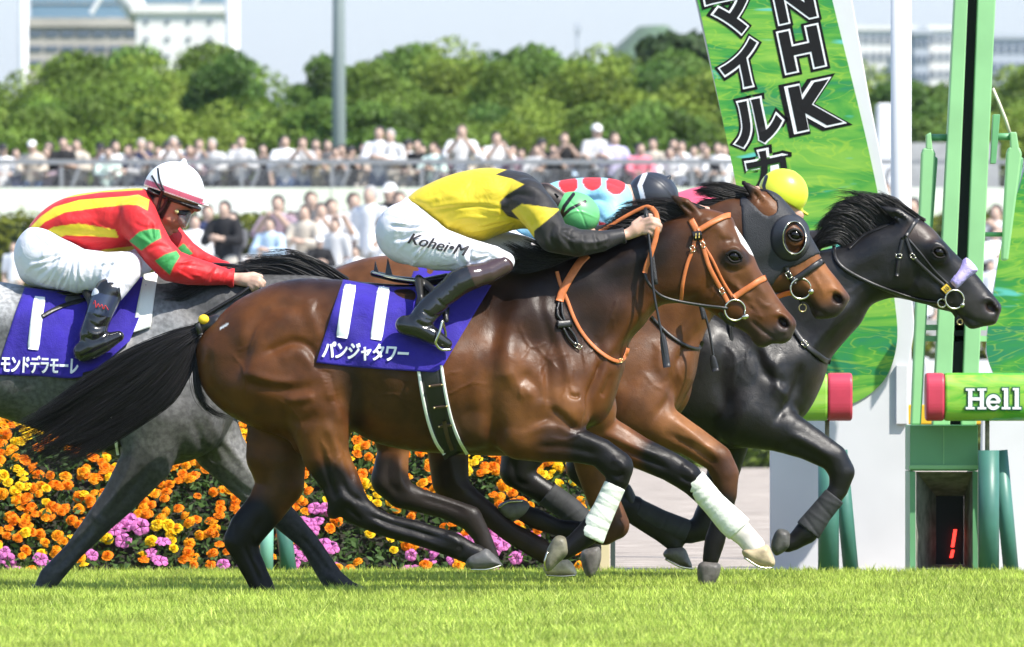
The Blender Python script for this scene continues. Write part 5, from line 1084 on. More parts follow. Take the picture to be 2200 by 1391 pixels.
# ---- the black horse in front
SK = dict(Y=2.75, v=5.0, box=(900, 2172, 420, 1290), base=(1450, 1250), mat=M_BLACKCOAT, base_col=(.009, .008, .008),
    label='black racehorse leading on the far side with a lilac fleece noseband',
    outline=[(905,740),(915,690),(950,630),(1050,575),(1150,565),(1300,582),(1400,572),(1500,562),(1600,556),(1700,548),(1801,530),(1845,508),(1880,488),(1909,478),(1940,466),(1974,470),(2003,491),(2024,514),(2046,538),(2071,563),(2096,588),(2118,615),(2139,640),(2152,659),(2148,676),(2140,695),(2128,700),(2110,703),(2092,708),(2080,705),(2070,694),(2062,682),(2046,672),(2013,664),(1977,650),(1949,645),(1916,641),(1873,656),(1852,692),(1830,717),(1801,750),(1783,775),(1778,789),(1772,811),(1762,836),(1743,874),(1720,902),(1669,939),(1620,960),(1540,965),(1450,960),(1300,950),(1200,930),(1130,920),(1100,960),(1040,950),(960,880),(915,800)],
    cw=[(x + 440, z - 28, w * .94, r) if x < 1150 else (x + 435, z - 22, w * .94, r) for x, z, w, r in CWBASE],
    legs=[([(1600,890,-70,75),(1680,925,-78,48),(1735,952,-78,37),(1788,983,-78,30),(1806,1014,-78,28),(1799,1050,-78,21),(1765,1095,-78,20),(1730,1142,-78,26),(1705,1162,-78,19),(1690,1168,-78,18)], 14, .8),
          ([(1570,920,75,52),(1560,1000,78,36),(1538,1075,78,31),(1512,1135,78,29),(1485,1146,78,24),(1400,1115,78,20),(1365,1088,78,22),(1352,1078,78,17)], 14, .8),
          ([(1170,900,-78,66),(1120,980,-78,44),(1110,1012,-78,37),(1135,1036,-78,28),(1190,1070,-78,24),(1240,1108,-78,24),(1266,1146,-78,24),(1274,1180,-78,18)], 12, .75),
          ([(1300,910,78,66),(1255,1005,78,40),(1290,1052,78,29),(1370,1110,78,23),(1425,1145,78,23),(1452,1172,78,18)], 12, .75)],
    ells=[((1640,860,-70),(60,66,44),-20,12),((1700,840,50),(40,70,48),10,10)],
    ear=((1950,478),(1890,445)), nostril=(2127,661,48), eye=(2015,543),
    strokes=[([(1560,720),(1545,800),(1560,900)],-8,16),([(1720,780),(1705,840),(1660,910)],-8,8),([(1670,760),(1665,820),(1690,860)],6,10),([(1620,740),(1640,800),(1690,830)],-6,10),([(1600,700),(1640,760),(1660,800)],5,12),([(1870,660),(1800,720),(1750,780)],-6,12),([(1840,640),(1780,700),(1730,760)],5,12),
             ([(1998,532),(2006,524),(2024,524),(2036,540)],4,5),([(2000,556),(2014,564),(2034,558)],3,5),([(1880,640),(1920,636),(1955,620),(1965,580),(1955,540)],-4,7),([(2000,580),(2035,615),(2060,640)],4,6),([(2005,600),(2040,640)],-3,6),([(2062,676),(2090,690),(2118,698)],-5,4),([(2108,645),(2124,642),(2140,655),(2142,672)],4.5,5),
             ([(1690,930),(1740,955),(1790,985)],5,8,-200,0),([(1690,955),(1740,975),(1780,1000)],-4,7,-200,0),([(1100,985),(1110,1030),(1140,1045)],-4,6,-200,0)]
            + veins([(1560,740,70,90),(1620,720,80,100),(1680,780,90,80),(1650,840,60,60),(1740,790,110,60),(1960,600,40,50),(2040,600,60,50),(1870,600,120,80),(1820,680,125,80)], 4, 1.8),
    paint=[('line',[(1840,740),(1780,830)],6,60,(.040,.028,.020)),('line',[(2080,660),(2110,690)],10,60,(.035,.031,.031)),('line',[(1480,800)],20,160,(.012,.010,.010)),('line',[(1960,500),(2000,500)],8,30,(.05,.033,.025))],
    hooves=[([(1668,1136),(1690,1139),(1698,1156),(1696,1175),(1680,1186),(1665,1193),(1655,1180),(1656,1160)],-78,21,(.07,.068,.062)),([(1335,1060),(1350,1040),(1364,1060),(1371,1085),(1352,1092)],78,20,(.03,.03,.03)),
            ([(1248,1184),(1285,1170),(1291,1200),(1279,1230),(1265,1241),(1252,1222)],-78,22,(.12,.11,.10)),([(1426,1190),(1440,1178),(1470,1178),(1482,1200),(1489,1222),(1470,1220),(1445,1208),(1430,1200)],78,22,(.13,.12,.105))],
    wraps=[('leg_boot',[(1788,1068,-78,24),(1760,1102,-78,25),(1735,1136,-78,29)],.85,M_BOOTWRAP,4),('leg_boot',[(1478,1143,78,25),(1420,1122,78,26),(1375,1098,78,24)],.85,M_BOOTWRAP,3),('leg_boot',[(1178,1062,-78,28),(1220,1092,-78,28),(1256,1126,-78,28)],.85,M_BOOTWRAP,4)])

# ---- the grey
GREY = (.085, .085, .087)
SD = dict(Y=0.78, v=5.2, box=(-285, 905, 550, 1305), base=(250, 1285), mat=M_GREYCOAT, base_col=GREY,
    label='dapple grey racehorse behind the others carrying a purple number 1 cloth',
    outline=[(-262,720),(-255,680),(-230,645),(-160,615),(-60,604),(0,606),(60,615),(150,622),(250,612),(338,592),(430,588),(520,585),(610,588),(680,592),(720,602),(760,627),(800,662),(850,702),(880,727),(884,745),(866,766),(840,770),(815,757),(780,742),(740,732),(690,727),(640,735),(590,772),(550,812),(520,855),(500,905),(470,955),(430,982),(373,1000),(320,1003),(266,992),(213,966),(120,937),(0,897),(-60,885),(-100,905),(-150,900),(-220,850),(-258,780)],
    cw=[(x - 690, z + 10, w, r) if x < 1000 else (x - 780, z + 20, w, r) if x < 1350 else (x - 820, z + 30, w, r) for x, z, w, r in CWBASE],
    legs=[([(340,900,-74,85),(318,990,-80,56),(262,1068,-82,39),(218,1118,-82,30),(162,1183,-82,21),(112,1238,-82,24),(96,1262,-82,19),(90,1285,-82,20)], 16, .8),
          ([(420,880,70,80),(470,965,80,56),(548,1058,82,37),(600,1106,82,30),(660,1165,82,22),(712,1246,82,25),(748,1268,82,18),(775,1278,82,17)], 16, .8),
          ([(-150,880,-80,75),(-150,960,-80,50),(-180,1060,-80,42),(-150,1130,-80,28),(-90,1230,-80,26),(-70,1270,-80,22)], 14, .75),
          ([(-190,880,80,75),(-215,960,80,50),(-250,1060,80,42),(-215,1130,80,28),(-160,1230,80,26),(-140,1270,80,22)], 14, .75)],
    ells=[((410,900,-70),(70,80,50),-20,14)],
    ear=((672,616),(638,606)), nostril=(858,740,48), eye=(752,655),
    strokes=[([(300,700),(280,800),(290,900)],-8,16),([(440,870),(470,930),(520,1000)],5,9),([(420,900),(440,960),(470,1000)],-6,9),([(450,1000),(500,1040),(560,1080)],-5,7,0,200),([(470,930),(530,1010),(590,1080)],4,6,0,200),([(300,960),(260,1050),(215,1110)],5,9,-200,0),([(330,990),(280,1060),(240,1110)],-5,8,-200,0),([(205,1125),(155,1185),(118,1228)],-5,4.5,-200,0),([(220,1128),(172,1190),(130,1235)],4,4.5,-200,0),([(196,1100),(214,1112),(232,1132)],4,7,-200,0),([(640,1150),(680,1195),(706,1232)],-5,4.5,0,200),([(690,1236),(712,1244),(730,1260)],4,6,0,200)]
            + [([(500 + 6*i, 930 + 14*i), (512 + 6*i, 925 + 14*i), (524 + 6*i, 934 + 14*i)], -3, 3) for i in range(6)],
    paint=[('line',[(440,640),(560,640)],10,120,(.055,.055,.056)),('line',[(330,700),(400,760)],10,90,(.24,.24,.243)),('line',[(200,880),(300,960)],10,90,(.09,.09,.09)),('line',[(-60,620),(0,640)],10,80,(.36,.36,.36)),
           ('line',[(300,1010),(216,1120),(88,1285)],18,70,(.035,.035,.036),-200,0),('line',[(600,1106),(780,1280)],14,60,(.03,.03,.031),0,200),('line',[(470,930),(560,1060)],10,60,(.17,.17,.172),0,200)],
    hooves=[([(74,1255),(100,1262),(118,1276),(114,1300),(72,1300)],-82,22,(.05,.048,.046)),([(752,1262),(775,1264),(796,1278),(808,1290),(790,1300),(752,1296)],82,22,(.06,.055,.05))],
    wraps=[])

F11, r11, f11, H11, H11s = horse(S11)
FB, rB, fB, HB, HBs = horse(SB)
FK, rK, fK, HK, HKs = horse(SK)
FD, rD, fD, HD, HDs = horse(SD)

for fg_, rt_, pts_ in ((F11, r11, [(1012,1222,-98),(1046,1222,-102),(1078,1213,-92)]), (F11, r11, [(1600,1199,62),(1634,1220,58),(1662,1222,66)]), (F11, r11, [(1176,1184,-100),(1170,1206,-102),(1174,1224,-94)]), (FB, rB, [(1072,1092,62),(1092,1080,58),(1124,1078,62)]), (FB, rB, [(1174,1238,60),(1206,1240,58),(1236,1238,64)]), (FK, rK, [(1430,1202,60),(1460,1218,58),(1488,1224,64)])):
    tubes(fg_, 'horseshoe', [pts_], 2.6, M_STEEL, rt_, 6)

# ================================================================== TACK, MANES AND TAILS
def patch(fig, name, f, poly, holes, off, m, parent, soft=3):
    """a close-fitting cover grown out from a horse's own surface inside an outline"""
    pl = np.array(poly, float); lo, hi = pl.min(0) - 10, pl.max(0) + 10; sl = f.sl((*lo, -80), (*hi, 80))
    g_ = Field(0, 1, 0, 1, 0, 1, f.v); g_.x, g_.z, g_.q = f.x[sl[0]], f.z[sl[1]], f.q[sl[2]]; g_.o = (g_.x[0], g_.z[0], g_.q[0]); g_.d = f.d[sl] - off
    X = np.broadcast_to(g_.x[:, None], (len(g_.x), len(g_.z))); Z = np.broadcast_to(g_.z[None, :], X.shape); s = poly_sd(X, Z, closed_spline(pl, 5))
    for kind, *h in holes:
        if kind == 'ell': c, a, b = h; s = np.minimum(s, (np.sqrt(((X - c[0]) / a) ** 2 + ((Z - c[1]) / b) ** 2) - 1) * min(a, b))
        else: pts, r = h; s = np.minimum(s, line_dist(X, Z, np.array(pts, float)) - r)
    g_.d = np.maximum(g_.d, -s[..., None].astype(f32)); V, F = g_.mesh(1)
    return fig.obj(name, V, F, m, parent)

def cloth_sheet(fig, name, H, top, bot, n, off, m, parent, seed, th=2.5, amp=3.4):
    nu, nv = n; T = spline(top, nu); B = spline(bot, nu); v = np.linspace(0, 1, nv)[None, :, None]
    G = T[:, None] * (1 - v) + B[:, None] * v; g = np.random.default_rng(seed); x, z = G[..., 0], G[..., 1]
    rip = sum(amp / (k + 1) * np.sin(x * g.uniform(.012, .04) * (k + 1) + z * g.uniform(-.03, .03) * (k + 1) + g.uniform(0, 6)) for k in range(4))
    hem = 1.0 * (v[..., 0] ** 3) * 3 * np.sin(x * .05 + seed)
    q = H(x, z) - off + np.minimum(rip, off * .6) + hem * .6
    sheet(fig, name, np.dstack([x, z, q]), m, parent, th)
    o = COL.objects[-1]
    class HH:
        def __call__(s, px, pz):
            px = np.asarray(px, float); pz = np.asarray(pz, float); best = np.full(px.shape, 1e9); out = np.zeros(px.shape)
            fx, fz, fq = x.ravel(), z.ravel(), q.ravel()
            for i in range(px.size):
                dd = (fx - px.flat[i]) ** 2 + (fz - pz.flat[i]) ** 2; k = np.argpartition(dd, 4)[:4]; w = 1 / (dd[k] + 4.0)
                out.flat[i] = (fq[k] * w).sum() / w.sum()
            return out
    return o, HH()

def bar(fig, name, H, a, b, w, off, m, parent):
    """one painted stroke of a cloth number, corners rounded"""
    return ribbon(fig, name, H, [a, b], [w * .86, w, w, w, w, w, w, w, w, w, w, w * .86], off, m, parent, 1.0, 30)

def buckle(fig, c, q, w, h, ang, m, parent, name='buckle'):
    ca, sa = math.cos(math.radians(ang)), math.sin(math.radians(ang))
    cs = [(-w, -h), (w, -h), (w, h), (-w, h), (-w, -h)]
    return tubes(fig, name, [[(c[0] + x * ca - y * sa, c[1] + x * sa + y * ca, q) for x, y in (p, r)] for p, r in zip(cs[:-1], cs[1:])], 1.1, m, parent, 6)

# ---- number 11
t = r11; F_ = F11; H = H11
o11, Hc11 = cloth_sheet(F_, 'saddlecloth', H11s, [(738,601),(800,612),(870,617),(940,612),(1000,604),(1056,614)], [(682,780),(760,789),(840,795),(909,799),(935,800),(952,789)], (56, 40), 8, M_CLOTH, t, 3)
bar(F_, 'number', Hc11, (754,612), (737,727), 26, 1.4, M_PRINT, o11); bar(F_, 'number', Hc11, (826,617), (810,731), 26, 1.4, M_PRINT, o11)
ribbon(F_, 'number', Hc11, [(741,627),(756,613)], 9, 1.3, M_PRINT, o11, .8); ribbon(F_, 'number', Hc11, [(813,632),(828,618)], 9, 1.3, M_PRINT, o11, .8)
for k_ in (-.8, .8): text_on(F_, 'lettering', 'パンジャタワー', (788 + k_,757), 182, 38, Hc11, 4.4 + .2 * k_, M_PRINT, o11, (1, .05), (.16, -1), .022)
# saddle
sf = Field(780, 1080, 535, 720, -180, 180, 3)
sf.chain([(802,588,0,7),(850,600,0,7),(905,606,0,8),(960,596,0,9)], 6, 6).chain([(900,606,-88,9),(905,640,-126,7),(915,690,-136,6)], 8, .9).chain([(900,606,95,10),(905,640,132,7),(915,690,140,6)], 8, .9)
sf.chain([(900,600,-70,9),(950,640,-120,8),(960,690,-140,6)], 8, .9)
v, ff = sf.mesh(2); sad = F_.obj('saddle', v, ff, M_BLACKL, t)
tubes(F_, 'saddle_rim', [[(801,586,-50),(830,594,-56),(870,602,-62),(905,606,-66)]], 3.2, M_STEEL, sad)
for x0_, x1_, y1_, w0 in ((803,806,562,13),(828,833,556,16)):
    mb = MB(); W = lambda x, z, q: tuple(F_.w([(x, z, q)])[0])
    V = [W(x0_, 590, -40), W(x0_ + w0, 592, -40), W(x1_, y1_, -30), W(x0_, 590, -30), W(x0_ + w0, 592, -30), W(x1_ + 1, y1_, -24)]
    mb.add(V, [(0,1,2),(5,4,3),(0,3,4,1),(1,4,5,2),(2,5,3,0)]).build('saddle_point', M_BLACKL, sad)
# girth: black webbing edged in white
gp = [(925,792),(934,850),(946,905),(962,950),(976,979)]
gir = ribbon(F_, 'girth', H, gp, 46, 3, M_BLACKL, t, 4)
for dx in (-25, 24): ribbon(F_, 'edging', H, [(x + dx, z - (0 if dx < 0 else 6)) for x, z in gp[:-1]] + [(976 + dx + 4, 977)], 7, 4, M_WHITEEDGE, gir, 6)
for c in ((937,829),(947,875),(957,915)):
    ribbon(F_, 'keeper', H, [(c[0]-15, c[1]+2), (c[0]+15, c[1]-2)], 6, 8, mat('brown_leather', (.07,.04,.025), .5) if 'brown_leather' not in bpy.data.materials else bpy.data.materials['brown_leather'], gir, 2)
    for dx in (-13, 13): tubes(F_, 'stud', [[(c[0]+dx, c[1] - dx*.13, float(H(c[0]+dx, c[1])) - 12), (c[0]+dx, c[1] - dx*.13, float(H(c[0]+dx, c[1])) - 8)]], 2.2, M_BRASS, gir, 8)
ribbon(F_, 'billet', H, [(955,905),(962,940),(972,968)], 9, 9, bpy.data.materials['brown_leather'], gir, 2)
# bridle
br = ribbon(F_, 'bridle', H, [(1483,472),(1490,485),(1497,500)], 14, 1.5, M_ORANGE, t, 3)
ribbon(F_, 'browband', H, [(1499,497),(1520,484),(1542,472),(1560,464),(1570,463)], 12, 2.5, M_ORANGE, br, 4)
ribbon(F_, 'cheekpiece', H, [(1505,514),(1512,540),(1524,577),(1548,622),(1563,650)], 9.5, 2, M_ORANGE, br, 3)
ribbon(F_, 'cheekpiece', H, [(1512,530),(1530,560),(1552,605),(1574,640)], 6, 1.5, M_ORANGE, br, 2.5)
ribbon(F_, 'throatlash', H, [(1492,516),(1486,541),(1475,570),(1466,610),(1463,646)], 8, 2, M_ORANGE, br, 3)
ribbon(F_, 'noseband', H, [(1576,640),(1592,629),(1612,616),(1632,603),(1646,597)], 13, 2.5, M_ORANGE, br, 4)
for c, a in (((1509,527),70),((1487,536),70),((1550,626),60)): buckle(F_, c, float(H(*c)) - 7, 6, 4.5, a, M_STEEL, br)
q0 = float(H(1497, 507)) - 6
pl = tubes(F_, 'plate', [[(1488,509,q0),(1507,506,q0)]], 10, M_BLACKL, br, 4, smooth=False)
text_on(F_, 'number', '11', (1497.5,507.5), 9, 11, lambda x, z: q0 - 8 + 0 * x, 1.5, mat('gilt_print', (.75,.55,.15), .5), br, (1, -.12), (.05, -1), .02)
ring(F_, 'bit_ring', (1578,667, float(H(1578,667)) - 6), 22, 2.2, M_STEEL, br)
e = Field(1585, 1615, 668, 694, -15, 15, 2).ell((1600,681,0), (9,6,6), -10); v, ff = e.mesh(1); v[:, 2] += float(H(1590,675)) - 8; F_.obj('bit_knob', v, ff, M_STEEL, br)
ribbon(F_, 'chin_strap', H, [(1545,672),(1560,690),(1578,700)], 8, 2, M_BLACKL, br, 3)
# reins
rn = tubes(F_, 'reins', [[(1384,586,-72),(1388,602,-76),(1400,620,-76),(1420,637,-70),(1455,648,-62),(1509,657,-56),(1545,661,-54),(1562,664,-52)]], 3.4, M_BLACKL, t)
ribbon(F_, 'rein_grip', None, [(1398,447,-38),(1409,462,-54),(1411,490,-72),(1407,516,-76),(1398,545,-78),(1388,572,-76),(1384,588,-74)], 11, 0, M_ORANGE, rn, 3)
ribbon(F_, 'rein_grip', None, [(1400,448,-34),(1388,445,-30),(1366,454,-26),(1340,468,-24),(1310,486,-22),(1287,499,-20)], 8, 0, M_ORANGE, rn, 3)
ribbon(F_, 'rein_grip', H, [(1262,548),(1246,564),(1230,588),(1217,610),(1207,630),(1202,648)], 17, 4, M_ORANGE, rn, 4)
tubes(F_, 'rein_end', [[(1200,650,float(H(1200,650))-6),(1197,675,float(H(1197,675))-6),(1208,692,float(H(1208,692))-6)],[(1206,650,float(H(1206,650))-6),(1208,675,float(H(1208,675))-6),(1214,692,float(H(1214,692))-6)],
                        [(1210,706,float(H(1210,706))-6),(1222,728,float(H(1222,728))-6),(1238,744,float(H(1238,744))-6)],[(1220,704,float(H(1220,704))-6),(1234,722,float(H(1234,722))-6),(1242,742,float(H(1242,742))-6)]], 3, M_BLACKL, rn)
ribbon(F_, 'rein_knot', H, [(1198,698),(1228,695)], 17, 6, M_BLACKL, rn, 5)
buckle(F_, (1241,744), float(H(1241,744)) - 8, 8, 4, 30, M_STEEL, rn)
bp_ = ribbon(F_, 'breastplate', H, [(1196,584),(1204,613),(1218,646),(1233,685),(1251,717),(1276,746),(1305,768),(1328,777),(1341,770),(1350,748)], 8, 2, M_ORANGE, t, 3)
buckle(F_, (1330,776), float(H(1330,776)) - 7, 7, 4, -15, M_BRASS, bp_)
# tail and mane
tl = hair(F_, 'tail', [[(430,702,0),(385,712,-6),(300,742,-10),(208,790,-6),(110,850,4),(15,900,10)],[(428,708,-8),(372,730,-18),(290,778,-16),(190,842,-8),(90,905,4),(8,930,10)],
                      [(425,716,-10),(376,752,-24),(300,815,-22),(205,880,-12),(110,945,0),(30,985,6)],[(423,722,-6),(392,775,-20),(335,845,-24),(250,905,-14),(150,960,-4),(40,1003,0)],[(422,728,0),(410,790,-10),(372,860,-20),(290,915,-14),(190,968,-6),(70,1008,0)]],
          2400, .95, M_HAIR, t, 8, 6, 16, seed=4, lenv=.42, clump=60)
hair(F_, 'tail_wisp', [[(432,735,-4),(428,800,-14),(440,860,-16),(500,905,-10)],[(430,735,-4),(418,820,-14),(435,880,-16),(490,915,-8)]], 130, .8, M_HAIR, tl, 10, 6, 14, seed=5)
df = Field(395, 480, 660, 760, -40, 40, 3).chain([(462,700,0,24),(440,700,0,17),(424,712,-4,13),(412,726,-8,8)], 4); v, ff = df.mesh(2); F_.obj('tail_dock', v, ff, M_BLACKL, tl)
e = Field(420, 456, 672, 704, -30, 10, 2).ell((438,687,-14), (12,11,11)); v, ff = e.mesh(1); F_.obj('tail_bobble', v, ff, mat('yellow_bobble', (.85,.55,.02), .7), tl)
ribbon(F_, 'tail_tie', None, [(424,694,-22),(428,706,-24),(432,720,-20)], 12, 0, M_BLACKL, tl, 5)
mn = hair(F_, 'mane', [[(1512,450,-4),(1475,436,-6),(1425,430,-6),(1352,442,0)],[(1480,458,-6),(1435,440,-10),(1385,438,-10),(1330,452,-4)],[(1440,472,-8),(1400,452,-14),(1352,452,-14),(1318,470,-8)],[(1410,484,-10),(1370,466,-16),(1330,470,-16),(1300,492,-10)],[(1360,506,-14),(1325,494,-20),(1290,498,-20),(1265,518,-14)]],
          1300, .95, M_HAIR, t, 6, 5, 14, seed=7, lenv=.5)
hair(F_, 'mane_fall', [[(1370,502,-20),(1310,512,-40),(1240,520,-50),(1170,520,-46)],[(1340,512,-22),(1270,530,-46),(1190,535,-52),(1105,508,-46)],[(1280,536,-24),(1220,545,-54),(1150,545,-60),(1088,512,-60)],[(1250,546,-24),(1190,558,-60),(1130,562,-70),(1085,540,-72)],[(1220,552,-26),(1170,576,-66),(1120,590,-76),(1090,585,-80)]],
     1700, 1.0, M_HAIR, mn, 6, 4, 12, seed=8, lenv=.4)

# ---- the hooded bay
t = rB; F_ = FB; H = HB
hood = patch(F_, 'hood', fB, [(1594,405),(1640,398),(1690,408),(1740,480),(1780,540),(1752,549),(1712,571),(1692,579),(1664,606),(1640,650),(1598,670),(1598,560),(1592,480)],
             [('ell',(1709,511),23,33),('line',[(1650,446),(1590,383)],19)], 3, M_MESH, t)
# half cup round the eye: a flared collar
a = np.linspace(0, 2*np.pi, 48, endpoint=False); rows = []
for rx, rz, lift, cx in ((46,53,-1,1696),(38,46,-8,1699),(27,37,-17,1704),(25,35,-18,1705),(25,35,-12,1705)):
    x = cx + rx*np.cos(a); z = 512 + rz*np.sin(a); x = np.where(x > 1738, 1738 + (x-1738)*.3, x); rows.append(np.column_stack([x, z, np.minimum(H(np.minimum(x,1735), z), -22) + lift]))
V = np.concatenate(rows); n = 48; Fq = np.array([(r*n+k, r*n+(k+1)%n, (r+1)*n+(k+1)%n, (r+1)*n+k) for r in range(4) for k in range(n)])
cup = F_.obj('blinker_cup', V, Fq, M_CUP, hood); sm_ = cup.modifiers.new('thickness', 'SOLIDIFY'); sm_.thickness = .004
tubes(F_, 'cup_rim', [np.vstack([rows[3], rows[3][:1]]) - np.array([0,0,1])], 1.3, M_STEEL, hood, 6)
br = ribbon(F_, 'bridle', H, [(1706,602),(1724,590),(1748,573),(1768,560)], 14, 3, M_BLACKL, t, 4)
ribbon(F_, 'cheekpiece', H, [(1686,574),(1694,590),(1706,612)], 11, 3, M_BLACKL, br, 4); buckle(F_, (1693,592), float(H(1693,592)) - 9, 7, 5, 60, M_STEEL, br)
ring(F_, 'bit_ring', (1719,621,float(H(1719,621)) - 7), 22, 2.2, M_STEEL, br)
e = Field(1730,1755,614,640,-15,15,2).ell((1741,627,0),(7,7,7)); v, ff = e.mesh(1); v[:,2] += float(H(1735,625)) - 8; F_.obj('bit_knob', v, ff, M_STEEL, br)
ribbon(F_, 'bit_guard', H, [(1668,639),(1684,633),(1702,629)], 11, 3, mat('orange_rubber', (.75,.16,.03), .6), br, 4)
ribbon(F_, 'curb_strap', H, [(1719,640),(1722,656)], 8, 4, M_BLACKL, br, 3); ring(F_, 'curb_hook', (1724,662,float(H(1722,655)) - 6), 8, 1.5, M_BRASS, br)
ribbon(F_, 'breastplate', H, [(1398,681),(1430,714),(1459,735),(1484,747),(1502,749),(1509,734)], 7, 2, M_BLACKL, t, 3)
hair(F_, 'mane', [[(1650,412,0),(1600,408,-6),(1550,396,-6),(1494,398,0)],[(1610,424,-4),(1565,418,-12),(1522,408,-12),(1484,414,-4)],[(1580,428,-6),(1545,430,-14),(1510,428,-14),(1484,440,-6)],[(1545,436,-8),(1525,445,-16),(1500,450,-16),(1480,460,-8)]], 1000, 1.0, M_HAIR, t, 5, 3, 12, seed=12, lenv=.5)
hair(F_, 'tail', [[(600,700,0),(540,720,0),(480,780,0),(430,860,0)],[(602,715,0),(560,760,0),(510,830,0),(470,900,0)]], 300, 1.3, M_HAIR, t, 7, 4, 10, seed=13)
cl_, HcB = cloth_sheet(F_, 'saddlecloth', HBs, [(895,566),(960,580),(1040,588),(1200,572)], [(840,740),(940,752),(1020,758),(1110,750)], (24, 18), 8, M_CLOTH, t, 5)

# ---- the black
t = rK; F_ = FK; H = HK
br = ribbon(F_, 'bridle', H, [(1974,468),(1962,482),(1945,507)], 9, 2, M_BLACKL, t, 3)
ribbon(F_, 'cheekpiece', H, [(1943,508),(1960,552),(1995,588),(2028,616)], 8, 2, M_BLACKL, br, 3); ribbon(F_, 'cheekpiece', H, [(1947,512),(1975,545),(2005,582),(2036,612)], 5, 2, M_BLACKL, br, 2.5)
ribbon(F_, 'throatlash', H, [(1938,512),(1930,550),(1925,594)], 8, 2, M_BLACKL, br, 3); buckle(F_, (1929,551), float(H(1929,551)) - 7, 6, 4, 0, M_STEEL, br); buckle(F_, (1959,552), float(H(1959,552)) - 7, 6, 4, 50, M_STEEL, br)
fl = Field(2020, 2115, 540, 640, -60, 60, 2.4).poly([(2036,605),(2052,582),(2070,558),(2080,556),(2099,577),(2097,586),(2076,606),(2056,625),(2048,622)], [(2045,612,44,14),(2085,570,36,16)], sig=30); v, ff = fl.mesh(1)
N = normals(v, ff); v = v + N * rng.normal(0, .35, (len(v), 1)); F_.obj('noseband_fleece', v.astype(f32), ff, M_FLEECE, br)
ring(F_, 'bit_ring', (2049,644,float(H(2049,644)) - 7), 20, 2.2, M_STEEL, br)
e = Field(2055,2080,640,668,-15,15,2).ell((2066,656,0),(6,6,6)); v, ff = e.mesh(1); v[:,2] += float(H(2062,652)) - 8; F_.obj('bit_knob', v, ff, M_STEEL, br)
q0 = float(H(2031,622)) - 7
tubes(F_, 'plate', [[(2025,627,q0),(2037,616,q0)]], 8, mat('yellow_tag', (.75,.5,.05), .5), br, 4, smooth=False); text_on(F_, 'number', '10', (2031,621.5), 10, 9, lambda x, z: q0 - 6.5 + 0*x, 1.5, M_BLACKL, br, (.75,-.66), (-.66,-.75), .02)
ribbon(F_, 'curb_strap', H, [(2020,655),(2045,668),(2058,686)], 8, 3, M_BLACKL, br, 3); ring(F_, 'curb_hook', (2062,692,float(H(2058,686)) - 6), 6, 1.4, M_BRASS, br)
rn = ribbon(F_, 'reins', H, [(1791,528),(1794,556),(1816,581),(1870,610),(1923,631),(1977,648),(2024,654)], 8, 3, M_BLACKL, t, 4); ring(F_, 'rein_buckle', (2022,652,float(H(2018,652)) - 8), 9, 2, M_STEEL, rn)
ribbon(F_, 'rein', H, [(1909,482),(1880,494),(1852,507),(1823,534)], 5, 2, M_BLACKL, rn, 3)
ribbon(F_, 'breastplate', H, [(1690,690),(1704,709),(1726,739),(1751,760),(1772,775),(1784,778)], 12, 2, M_BLACKL, t, 3.5); buckle(F_, (1726,739), float(H(1726,739)) - 8, 7, 5, 50, M_STEEL, t)
hair(F_, 'mane', [[(1985,474,-4),(1950,448,-8),(1915,428,-8),(1868,422,0)],[(1930,474,-4),(1895,440,-10),(1855,424,-10),(1800,430,0)],[(1900,484,-6),(1855,442,-14),(1810,435,-14),(1762,458,-4)],[(1870,498,-8),(1830,462,-16),(1785,458,-16),(1748,490,-6)],[(1845,515,-10),(1810,485,-18),(1775,490,-18),(1745,520,-8)],[(1820,535,-12),(1795,518,-20),(1765,525,-20),(1745,550,-8)]], 1900, 1.0, M_HAIR, t, 6, 5, 12, seed=21, lenv=.5, col=(.014,.013,.013))
hair(F_, 'tail', [[(910,690,0),(850,710,0),(780,780,0)],[(912,710,0),(870,760,0),(820,830,0)]], 200, 1.4, M_HAIR, t, 7, 4, 10, seed=22)

# ---- the grey
t = rD; F_ = FD; H = HD
oD, HcD = cloth_sheet(F_, 'saddlecloth', HDs, [(56,618),(130,626),(210,622),(280,604),(340,584)], [(-2,806),(90,809),(175,812),(225,785),(284,734)], (50, 36), 8, M_CLOTH, t, 9)
bar(F_, 'number', HcD, (90,638), (78,752), 25, 1.4, M_PRINT, oD)
for k_ in (-.8, .8): text_on(F_, 'lettering', 'モンドデラモーレ', (93 + k_,784), 164, 38, HcD, 4.4 + .2 * k_, M_PRINT, oD, (1, .03), (.05, -1), .022)
ribbon(F_, 'saddle_strap', HcD, [(96,681),(137,659),(194,641)], 9, 2, M_BLACKL, oD, 2.5)
pad, _ = cloth_sheet(F_, 'saddle_pad', HDs, [(310,590),(341,583)], [(288,716),(328,704)], (8, 20), 9, M_WHITEEDGE, t, 4)
sf = Field(40, 320, 590, 700, -180, 180, 3.4).chain([(100,628,0,7),(150,634,0,8),(205,628,0,9),(260,612,0,9)], 6, 7.5).chain([(190,628,-95,10),(200,650,-132,7),(205,690,-142,6)], 8, .9); v, ff = sf.mesh(2); F_.obj('saddle', v, ff, M_BLACKL, t)
gir = ribbon(F_, 'girth', H, [(190,800),(205,860),(228,920),(244,966)], 44, 3, M_BLACKL, t, 4); ribbon(F_, 'edging', H, [(216,800),(231,860),(249,925),(256,978)], 7, 4, M_WHITEEDGE, gir, 6)
tubes(F_, 'reins', [[(455,568,20),(490,570,0),(520,576,-20),(540,590,-45)],[(545,612,-66),(520,632,-72),(480,656,-74),(440,680,-76)],[(548,612,-66),(570,625,-72),(640,660,-60),(740,690,-56),(800,712,-50)]], 4, M_BLACKL, t)
